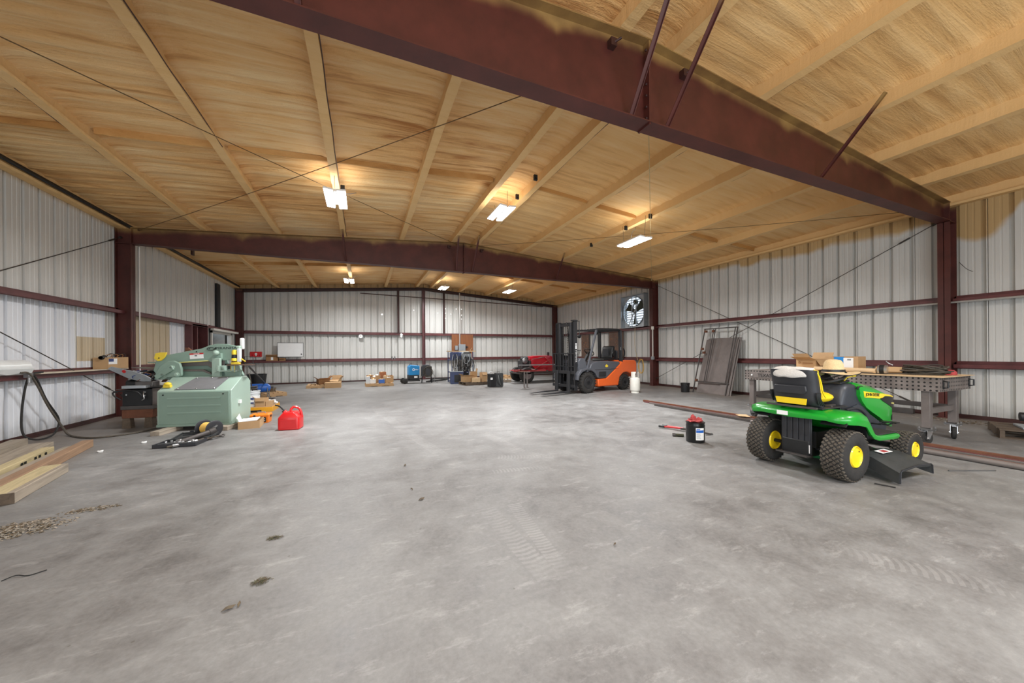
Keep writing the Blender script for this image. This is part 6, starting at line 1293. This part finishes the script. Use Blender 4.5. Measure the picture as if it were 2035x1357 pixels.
for k in range(5): o = tag(obj('offcut', MB().box(-.15, .15, -.1, .1, 0, .06+.02*(k % 2)), 'timber_pallet', bev=.004), ['wood offcut at the left end of the back pallet', 'second wood offcut from left on the back pallet', 'middle wood offcut on the back pallet', 'fourth wood offcut from left on the back pallet', 'wood offcut at the right end of the back pallet'][k], 'wood', 'offcuts on the pallet by the back wall'); o.location = (5.6+.3*k, 16.58-.093*k, .121); o.rotation_euler = (0, 0, -.3)
bucket('white bucket on the offcut pallet by the back wall', 5.95, 16.75, .13, .34, 'bucket_white', 0, handle=False)
def blackcase(label, x, y, w, d, h, rz, mat='black'):
    T = thing('black_case', label, 'case', (x, y, 0), rz, 'black cases at the back')
    obj('shell', MB().box(-w/2, w/2, -d/2, d/2, 0, h), mat, T, bev=.02); obj('carry_grip', MB().tube([(-.05, 0, h), (-.05, 0, h+.04), (.05, 0, h+.04), (.05, 0, h)], .008, 6), 'black', T); obj('side_rib', MB().box(-w/2-.004, -w/2+.02, -d/2-.006, -d/2+.0, .03, h-.03).box(w/2-.02, w/2+.004, -d/2-.006, -d/2, .03, h-.03), 'plastic_black', T); return T
ca = blackcase('black upright case with white label, left of two', 4.50, 12.62, .22, .26, .50, .1); obj('label', MB().box(-.09, .0, -.134, -.131, .28, .36), 'paper', ca)
cb = blackcase('black upright machine case with hoses, right of two', 4.80, 12.62, .28, .30, .53, -.1, 'plastic_dusty')
for k in range(3): obj('hose', MB().tube(smooth([(-.1+.05*k, -.17, .45), (-.12+.08*k, -.2, .28), (-.05+.06*k, -.19, .12), (.06, -.17, .04)], 4), .008, 5), 'steel' if k == 1 else 'black', cb)
# welders
W1 = thing('wire_feeder_welder', 'blue welding machine on wheeled cart near the centre column', 'welder', (2.00, 15.75, 0), .1)
obj('cart_base', MB().box(-.30, .25, -.25, .25, .10, .16).bar((-.45, 0, .1), (-.2, 0, .12), .3, .03), 'black', W1, bev=.01); obj('power_unit', MB().box(-.20, .22, -.24, .24, .16, .36), 'black', W1, bev=.02)
wf = obj('welder_body', MB().prism([(-.20, .36), (.24, .36), (.24, .76), (-.12, .80), (-.20, .72)], 'y', -.22, .22), 'blue_welder', W1, bev=.02); obj('logo_ring', MB().tube([(-.02+.05*math.cos(k*PI/6), -.224, .60+.045*math.sin(k*PI/6)) for k in range(12)], .008, 5, closed=True), 'paper', wf); text('lettering', 'Miller', .085, wf, frame_M((.09, -.2245, .60), (1, 0, 0), (0, 0, 1)), 'paper', .0006)
obj('top_handle', MB().tube([(-.16, 0, .78), (-.13, 0, .84), (.18, 0, .82), (.22, 0, .76)], .015, 6), 'black', W1)
for s in (-.22, .22): obj('cart_wheel', MB().lathe([(.001, s-.03), (.10, s-.03), (.115, s-.02), (.115, s+.02), (.10, s+.03), (.001, s+.03)], 20, 'y', (-.38, 0, .115)), 'rubber', W1)
obj('front_label', MB().box(.0, .14, -.245, -.242, .24, .32), 'paper', W1)
W2 = thing('wire_feeder', 'dark wire feeder draped with looped cable, right of blue welder', 'welder', (2.56, 15.62, 0), -.1)
obj('feeder_body', MB().prism([(-.22, .30), (.22, .30), (.22, .72), (.10, .80), (-.16, .80), (-.22, .70)], 'y', -.18, .18), 'plastic_black', W2, bev=.02)
for a in ((-.18, -.15), (.2, -.15), (-.18, .15), (.2, .15)): obj('leg', MB().tube([(a[0], a[1], .3), (a[0]*1.1, a[1]*1.2, .0)], .015, 6), 'black', W2)
for k in range(6): obj('cable_loop', MB().tube([(.05+(.13+.015*k+.03*math.sin(j*1.3+k*2))*math.cos(2*PI*j/16), -.20-.012*k, .50+(.18+.012*k+.03*math.cos(j*.9+k))*math.sin(2*PI*j/16)) for j in range(16)], .010, 6, closed=True), 'hose' if k % 2 else 'rubber_dusty', W2)
obj('cable_drop', MB().tube(smooth([(.2, -.2, .5), (.34, -.22, .3), (.32, -.22, .1), (.45, -.25, .02)], 5), .010, 6), 'steel', W2)
# cable rack / big welder stack
RK = thing('welder_rack', 'tall blue welding rack hung with many grey cables by the plywood', 'welder', (4.02, 15.35, 0), .05)
for x in (-.48, .48):
    for y in (-.3, .3): obj('post', MB().box(x-.015, x+.015, y-.015, y+.015, 0, 1.36), 'blue_dark', RK)
for z in (.06, .46, 1.0): obj('shelf', MB().box(-.5, .5, -.32, .32, z-.02, z+.02), 'blue_dark', RK)
obj('top_rail', MB().box(-.62, .72, -.03, .03, 1.36, 1.40), 'board', RK); bt = obj('welder_unit', MB().box(-.42, -.02, -.25, .25, 1.02, 1.34), 'blue_dark', RK, bev=.02); wu = obj('welder_unit', MB().prism([(-.05, 1.02), (.42, 1.02), (.42, 1.26), (.30, 1.36), (.05, 1.36), (-.05, 1.25)], 'y', -.33, .2), 'panel_grey', RK, bev=.02)
obj('unit_front', MB().box(.08, .34, -.335, -.33, 1.04, 1.14).box(.05, .38, -.335, -.33, 1.28, 1.33), 'black', wu); obj('lower_unit', MB().box(-.1, .35, -.28, .2, .48, .95), 'plastic_black', RK, bev=.02); obj('base_unit', MB().box(-.15, .30, -.28, .2, .08, .42), 'black', RK, bev=.02)
rnd = random.Random(5)
for k in range(22):
    x = -.42+.038*k; d = rnd.uniform(.3, .75); w = rnd.uniform(.08, .2); y = -.36-.04*rnd.random(); t = rnd.uniform(1.0, 1.25)
    obj('cable', MB().tube(smooth([(x, y+.06, t), (x-w*.5, y, t-d*.5), (x-w*.3, y-.02, t-d*.95), (x+w*.4, y-.02, t-d), (x+w, y, t-d*.5), (x+w*.8, y+.05, t+.02)], 4), rnd.uniform(.009, .016), 6), ('steel', 'hose', 'galv', 'rubber', 'grey_rag', 'black')[k % 6], RK)
obj('clamp', MB().bar((.3, -.3, 1.34), (.42, -.35, 1.52), .04, .03), 'board', RK)
bc = tag(obj('blue_crate', tray(.52, .36, .50), 'blue_dark', bev=.006), 'blue open bin on the floor before the cable rack', 'bin'); bc.location = (3.40, 14.55, 0); bc.rotation_euler = (0, 0, -.1); obj('bin_front_opening', MB().box(.14, .40, -.004, .0, .06, .38), 'black', bc); obj('bin_top', MB().box(-.02, .54, -.01, .37, .50, .515), 'panel_grey', bc)
o = tag(obj('floor_cables', MB().tube(smooth([(2.9, 16.6, .04), (3.2, 17.2, .06), (3.6, 16.9, .08), (3.9, 17.2, .04), (3.3, 16.4, .04), (2.7, 16.1, .03)], 5), .035, 6).tube(smooth([(2.6, 16.0, .03), (3.0, 15.9, .05), (3.4, 16.2, .08), (3.6, 16.5, .04)], 5), .03, 6), 'rubber'), 'dark cables lying on the floor left of the cable rack', 'cables')
# low table stacked with the red machine
RT = thing('steel_bench', 'low rusty steel bench frame beneath the red machine', 'bench', (5.3, 11.7, 0), 0)
obj('bench_top', MB().box(-.2, .06, -.15, .1, .60, .615), 'rust', RT)
for x, y in ((.10, -.14), (.32, .08)): obj('leg', MB().box(x-.02, x+.02, y-.02, y+.02, 0, .60).box(x-.06, x+.06, y-.05, y+.05, 0, .01), 'mill', RT)
obj('rail', MB().box(.05, .40, -.02, .02, .56, .60), 'mill', RT); RT.children[0].location = (.15, .0, 0)
TRL = thing('flat_trailer', 'low flat trailer with black tyre carrying the red machine', 'trailer', (7.0, 14.0, 0), 0)
obj('deck', MB().box(-.9, 1.3, -.55, .6, .38, .45).box(-1.1, .4, -.62, -.55, .47, .53), 'steel_dark', TRL); obj('red_edge', MB().box(-1.25, .25, -.7, -.62, .50, .56).box(-1.25, -.2, -.7, -.2, .54, .56), 'red_rag', TRL)
tw = obj('trailer_wheel', tyre(.33, .22, .17), 'rubber', TRL); tw.location = (-.55, -.45, .33); obj('wheel_disc', MB().lathe([(.001, -.09), (.16, -.08), (.175, -.1)], 20, 'y'), 'steel', tw); tw2 = obj('trailer_wheel', tyre(.33, .22, .17), 'rubber', TRL); tw2.location = (-.55, .55, .33)
obj('side_rail', MB().box(-.98, .80, -.60, -.57, .745, .79), 'galv', TRL); 
for x in (-.9, .72): obj('rail_post', MB().box(x-.02, x+.02, -.60, -.57, .45, .75), 'steel_dark', TRL)
RM = thing('red_machine', 'glossy red tractor hood with dark engine front on the flat trailer', 'tractor', (7.0, 14.1, .45), 0)
def rsec(x, w, z0, z1): return [(x, -w, z0), (x, -w, z0+(z1-z0)*.7), (x, -w*.8, z1), (x, 0, z1+.02), (x, w*.8, z1), (x, w, z0+(z1-z0)*.7), (x, w, z0)]
obj('red_hood', MB().loft([rsec(-.22, .32, .30, .66), rsec(-.05, .36, .14, .69), (rsec(.4, .36, .04, .70)), rsec(.80, .34, .02, .70), rsec(.92, .30, .05, .64)]), 'red_paint', RM, ang=50)
obj('engine', MB().box(-.62, -.2, -.25, .25, .05, .50).cyl((-.62, -.1, .52), (-.3, -.1, .56), .12).cyl((-.5, -.28, .42), (-.5, -.2, .42), .12), 'fk_dark', RM, bev=.02); obj('pulley', MB().lathe([(.001, -.34), (.05, -.34), (.12, -.31), (.13, -.28), (.001, -.28)], 20, 'y', (-.5, 0, .5)), 'steel', RM)
obj('exhaust', MB().cyl((.85, .1, .66), (.85, .1, .86), .06), 'black', RM); obj('strut', MB().bar((-.1, -.40, .12), (.62, -.42, .52), .03, .03).bar((.45, -.40, .62), (.68, -.42, .38), .05, .03), 'red_rag', RM); obj('chrome_trim', MB().tube([(-.2, -.37, .55), (.3, -.38, .64), (.5, -.38, .66)], .012, 6), 'steel_bright', RM)
obj('front_frame', MB().box(-.32, -.26, -.34, -.28, 0, .5).tube(smooth([(-.3, -.3, .2), (-.5, -.36, .15), (-.6, -.36, .02)], 4), .03, 8), 'steel_dark', RM)
# ================================================================ RIGHT SIDE
# leaning plates and frame
LP = thing('steel_plates', 'dark steel plates leaning against the right wall', 'steel plate', (9.78, 7.42, 0), 0)
lean = math.atan2(.50, 1.68)
for k, (y0, y1, L_, dx) in enumerate(((-.58, .50, 1.78, .0), (-.54, -.22, 1.72, -.04), (-.10, .60, 1.74, .05))):
    mb = MB(); mb.M = Matrix.Rotation(lean, 4, 'Y'); mb.box(-.006, .006, y0, y1, 0, L_); p = obj('plate', mb, 'mill', LP); p.location = (dx, 0, 0)
LF = thing('gate_frame', 'tall rusty tube frame leaning in front of the steel plates', 'steel frame', (9.70, 7.42, 0), 0)
def lb(x0, y0, z0, x1, y1, z1, w=.03):
    R_ = Matrix.Rotation(math.atan2(.52, 2.0), 3, 'Y'); return MB().bar(R_ @ Vector((x0, y0, z0)), R_ @ Vector((x1, y1, z1)), w, w)
for a in ((0, .62, 0, 0, .58, 2.09), (0, -.46, 0, 0, -.50, 2.09), (0, .30, .35, 0, .27, 2.09), (0, .24, .35, 0, .21, 2.09), (0, -.40, .35, 0, -.43, 2.09)): obj('upright', lb(*a, w=.026 if abs(a[1]) > .45 else .02), 'steel_dark', LF)
for z in (.36, 2.08): obj('crosspiece', lb(0, .60, z, 0, -.50, z), 'steel_dark', LF)
for z, y in ((2.0, .56), (2.0, .30), (1.42, .58), (.40, .60), (1.30, .50)): obj('hinge_plate', lb(0, y, z, 0, y-.06, z, .07), 'rust', LF)
BK = bucket('small black bucket with silver label left of the leaning plates', 9.50, 8.16, .135, .29, 'black'); obj('label', MB().box(-.05, .06, -.131, -.128, .08, .17), 'grey_rag', BK); BK.rotation_euler = (0, 0, .9)
# black drum bucket with red rag
DR = thing('black_bucket', 'black steel pail with blue and white label and red rag on top', 'bucket', (4.41, 3.62, 0), math.radians(0))
obj('pail', MB().lathe([(.001, 0), (.118, 0), (.123, .008), (.123, .225), (.126, .235), (.118, .262), (.118, .270), (.126, .275), (.126, .285), (.001, .285)], 36), 'black_gloss', DR)
va = math.atan2(-3.62, -4.41); rings = []
for k in range(12):
    a = va+.05+.085*k; rings.append([(.1245*math.cos(a), .1245*math.sin(a), .045), (.1262*math.cos(a), .1262*math.sin(a), .045), (.1262*math.cos(a), .1262*math.sin(a), .215), (.1245*math.cos(a), .1245*math.sin(a), .215)])
lbw = obj('label', MB().loft(rings), 'paper', DR); 
def lblstrip(n, a0, a1, z0, z1, mat):
    rr = []
    for k in range(9): a = va+a0+(a1-a0)*k/8; rr.append([(.1262*math.cos(a), .1262*math.sin(a), z0), (.1272*math.cos(a), .1272*math.sin(a), z0), (.1272*math.cos(a), .1272*math.sin(a), z1), (.1262*math.cos(a), .1262*math.sin(a), z1)])
    return obj(n, MB().loft(rr), mat, lbw)
lblstrip('blue_band', .08, .95, .150, .185, 'blue'); lblstrip('blue_heading', .12, .5, .190, .205, 'blue')
for k in range(6): lblstrip('print_line', .12, .5+.05*(k % 3), .135-.014*k, .140-.014*k, 'panel_grey')
RG = thing('red_rag', 'crumpled red rag lying on the black pail', 'rag', (4.40, 3.62, .286), 0)
obj('rag', MB().blob((0, 0, .020), (.10, .075, .022), 20, 10, jit=.8, seed=2).blob((-.02, .01, .05), (.035, .03, .045), 12, 8, jit=.8, seed=8).blob((.06, -.02, .025), (.05, .035, .03), 12, 8, jit=.8, seed=5), 'red_rag', RG)
BCt = thing('bolt_cutter', 'bolt cutter with red and black handles behind the black pail', 'bolt cutter', (4.72, 4.16, 0), 0)
obj('handle', MB().tube([(-.05, .28, .035), (.06, .0, .045)], .014, 8), 'red_sign', BCt); obj('handle', MB().tube([(.02, .29, .035), (.08, .0, .045)], .014, 8), 'red_sign', BCt)
obj('grip', MB().tube([(-.08, .36, .03), (-.05, .27, .035)], .019, 8), 'black', BCt); obj('grip', MB().tube([(.0, .36, .03), (.02, .28, .035)], .019, 8), 'black', BCt); obj('jaws', MB().bar((.06, .03, .04), (.16, -.25, .03), .05, .03).bar((.16, -.25, .03), (.22, -.38, .02), .03, .02), 'steel_dark', BCt)
HT = thing('hand_tool', 'dirty steel fitting on the floor left of the black pail', 'tool', (4.43, 3.93, 0), 0); obj('body', MB().cyl((-.05, .05, .022), (.06, -.04, .022), .022), 'olive', HT); obj('collar', MB().cyl((-.06, .06, .022), (-.03, .035, .022), .028), 'steel_dark', HT)
SS = thing('scissor_tool', 'small silver cutter on the floor right of the black pail', 'tool', (4.98, 3.82, 0), .3); obj('ring', MB().tube([(.04*math.cos(k*PI/6), .03*math.sin(k*PI/6), .01) for k in range(12)], .006, 5, closed=True), 'black', SS); obj('blade', MB().bar((-.12, .03, .01), (-.03, .0, .01), .02, .006), 'steel_bright', SS)
# long steel stock on the floor
def stock(label, x0, y0, x1, y1, w, h, mat, z=0, round_=False, wall_=True):
    mb = MB()
    if round_: mb.cyl((x0, y0, h/2+z), (x1, y1, h/2+z), h/2, n=14)
    else: mb.bar((x0, y0, h/2+z), (x1, y1, h/2+z), w, h)
    return tag(obj('steel_bar', mb, mat), label, 'steel bar', 'long steel stock on the floor')
stock('rusty square tube nearest the wall in the long steel row', 6.72, 7.05, 7.00, .9, .05, .05, 'rust'); stock('second rusty flat bar from the wall in the steel row', 6.66, 6.95, 6.90, .9, .06, .03, 'primer_girt')
stock('third rusty channel of the steel row, pale edge', 6.58, 6.7, 6.80, .9, .05, .035, 'mill'); stock('thin rusty rod between the channels of the steel row', 6.52, 6.45, 6.70, .9, .025, .03, 'rust')
stock('grey flat bar of the steel row', 6.45, 6.40, 6.60, .9, .05, .04, 'steel_dark'); stock('thick grey round pipe, frontmost of the steel row', 6.40, 4.1, 6.50, .9, .06, .065, 'mill', round_=True)
tag(obj('paper_scrap', MB().blob((6.72, 4.45, .06), (.10, .12, .015), 10, 6, jit=.8), 'board', ang=0), 'torn pale paper on the steel row behind the mower', 'paper')
tag(obj('floor_rod', MB().tube([(5.75, 1.62, .006), (6.2, 1.42, .006)], .006, 6), 'steel'), 'thin silver rod on the floor right of the mower chute', 'rod'); tag(obj('floor_stick', MB().tube([(4.55, 1.75, .008), (4.60, 1.62, .006)], .006, 5), 'rubber'), 'short black stick on the floor beneath the mower chute', 'stick')
# lengths of angle at the wall behind the table
tag(obj('angle_bar', MB().box(10.25, 10.33, 3.35, 6.4, .0, .10).box(10.17, 10.25, 3.35, 6.4, .0, .008), 'steel_dark'), 'long dark angle bar on the floor along the right wall', 'steel bar'); tag(obj('wood_strip', MB().box(10.02, 10.10, 3.65, 5.2, 0, .05), 'timber_orange'), 'brown wood strip on the floor before the dark angle bar', 'timber')
tag(obj('wall_chain', MB().tube(sag((10.30, 4.3, .72), (10.30, 3.05, .52), .05), .008, 5).blob((10.30, 3.55, .60), (.03, .04, .03)), 'rod'), 'sagging chain with knot under the steel table by the column', 'chain')
debris('wall_debris', 'dirt and scraps along the foot of the right wall', 9.9, 2.7, .35, .6, 260, ['debris', 'debris_dark'], .012, seed=9, h=.01)
PR = pallet('thick dark wooden pallet at the right edge of the photo', 9.10, 1.72, .90, .75, .35, mat='timber_dark', n=4, h=.13)
CS = thing('chop_saw', 'silver and black power saw on the pallet at the right edge', 'power tool', (9.08, 1.74, .13), .4)
obj('saw_base', MB().box(-.25, .2, -.14, .14, 0, .03), 'galv', CS, bev=.006); obj('saw_arm', MB().bar((-.2, 0, .03), (-.12, 0, .12), .06, .03).bar((.1, 0, .04), (-.18, 0, .17), .03, .03), 'white', CS, bev=.006); obj('motor', MB().cyl((.0, -.1, .16), (.0, .12, .16), .065), 'black', CS, bev=.008); obj('saw_grip', MB().tube(smooth([(.0, 0, .2), (-.12, .0, .25), (-.24, .02, .24)], 4), .02, 8), 'black', CS)
# turn buckle bits hanging in the left bay
tag(obj('hanging_bracket', MB().box(-4.02, -3.98, 11.4, 11.52, 3.86, 4.33), 'primer_dark'), 'short dark bracket hanging from the foam at left of far bay', 'bracket')
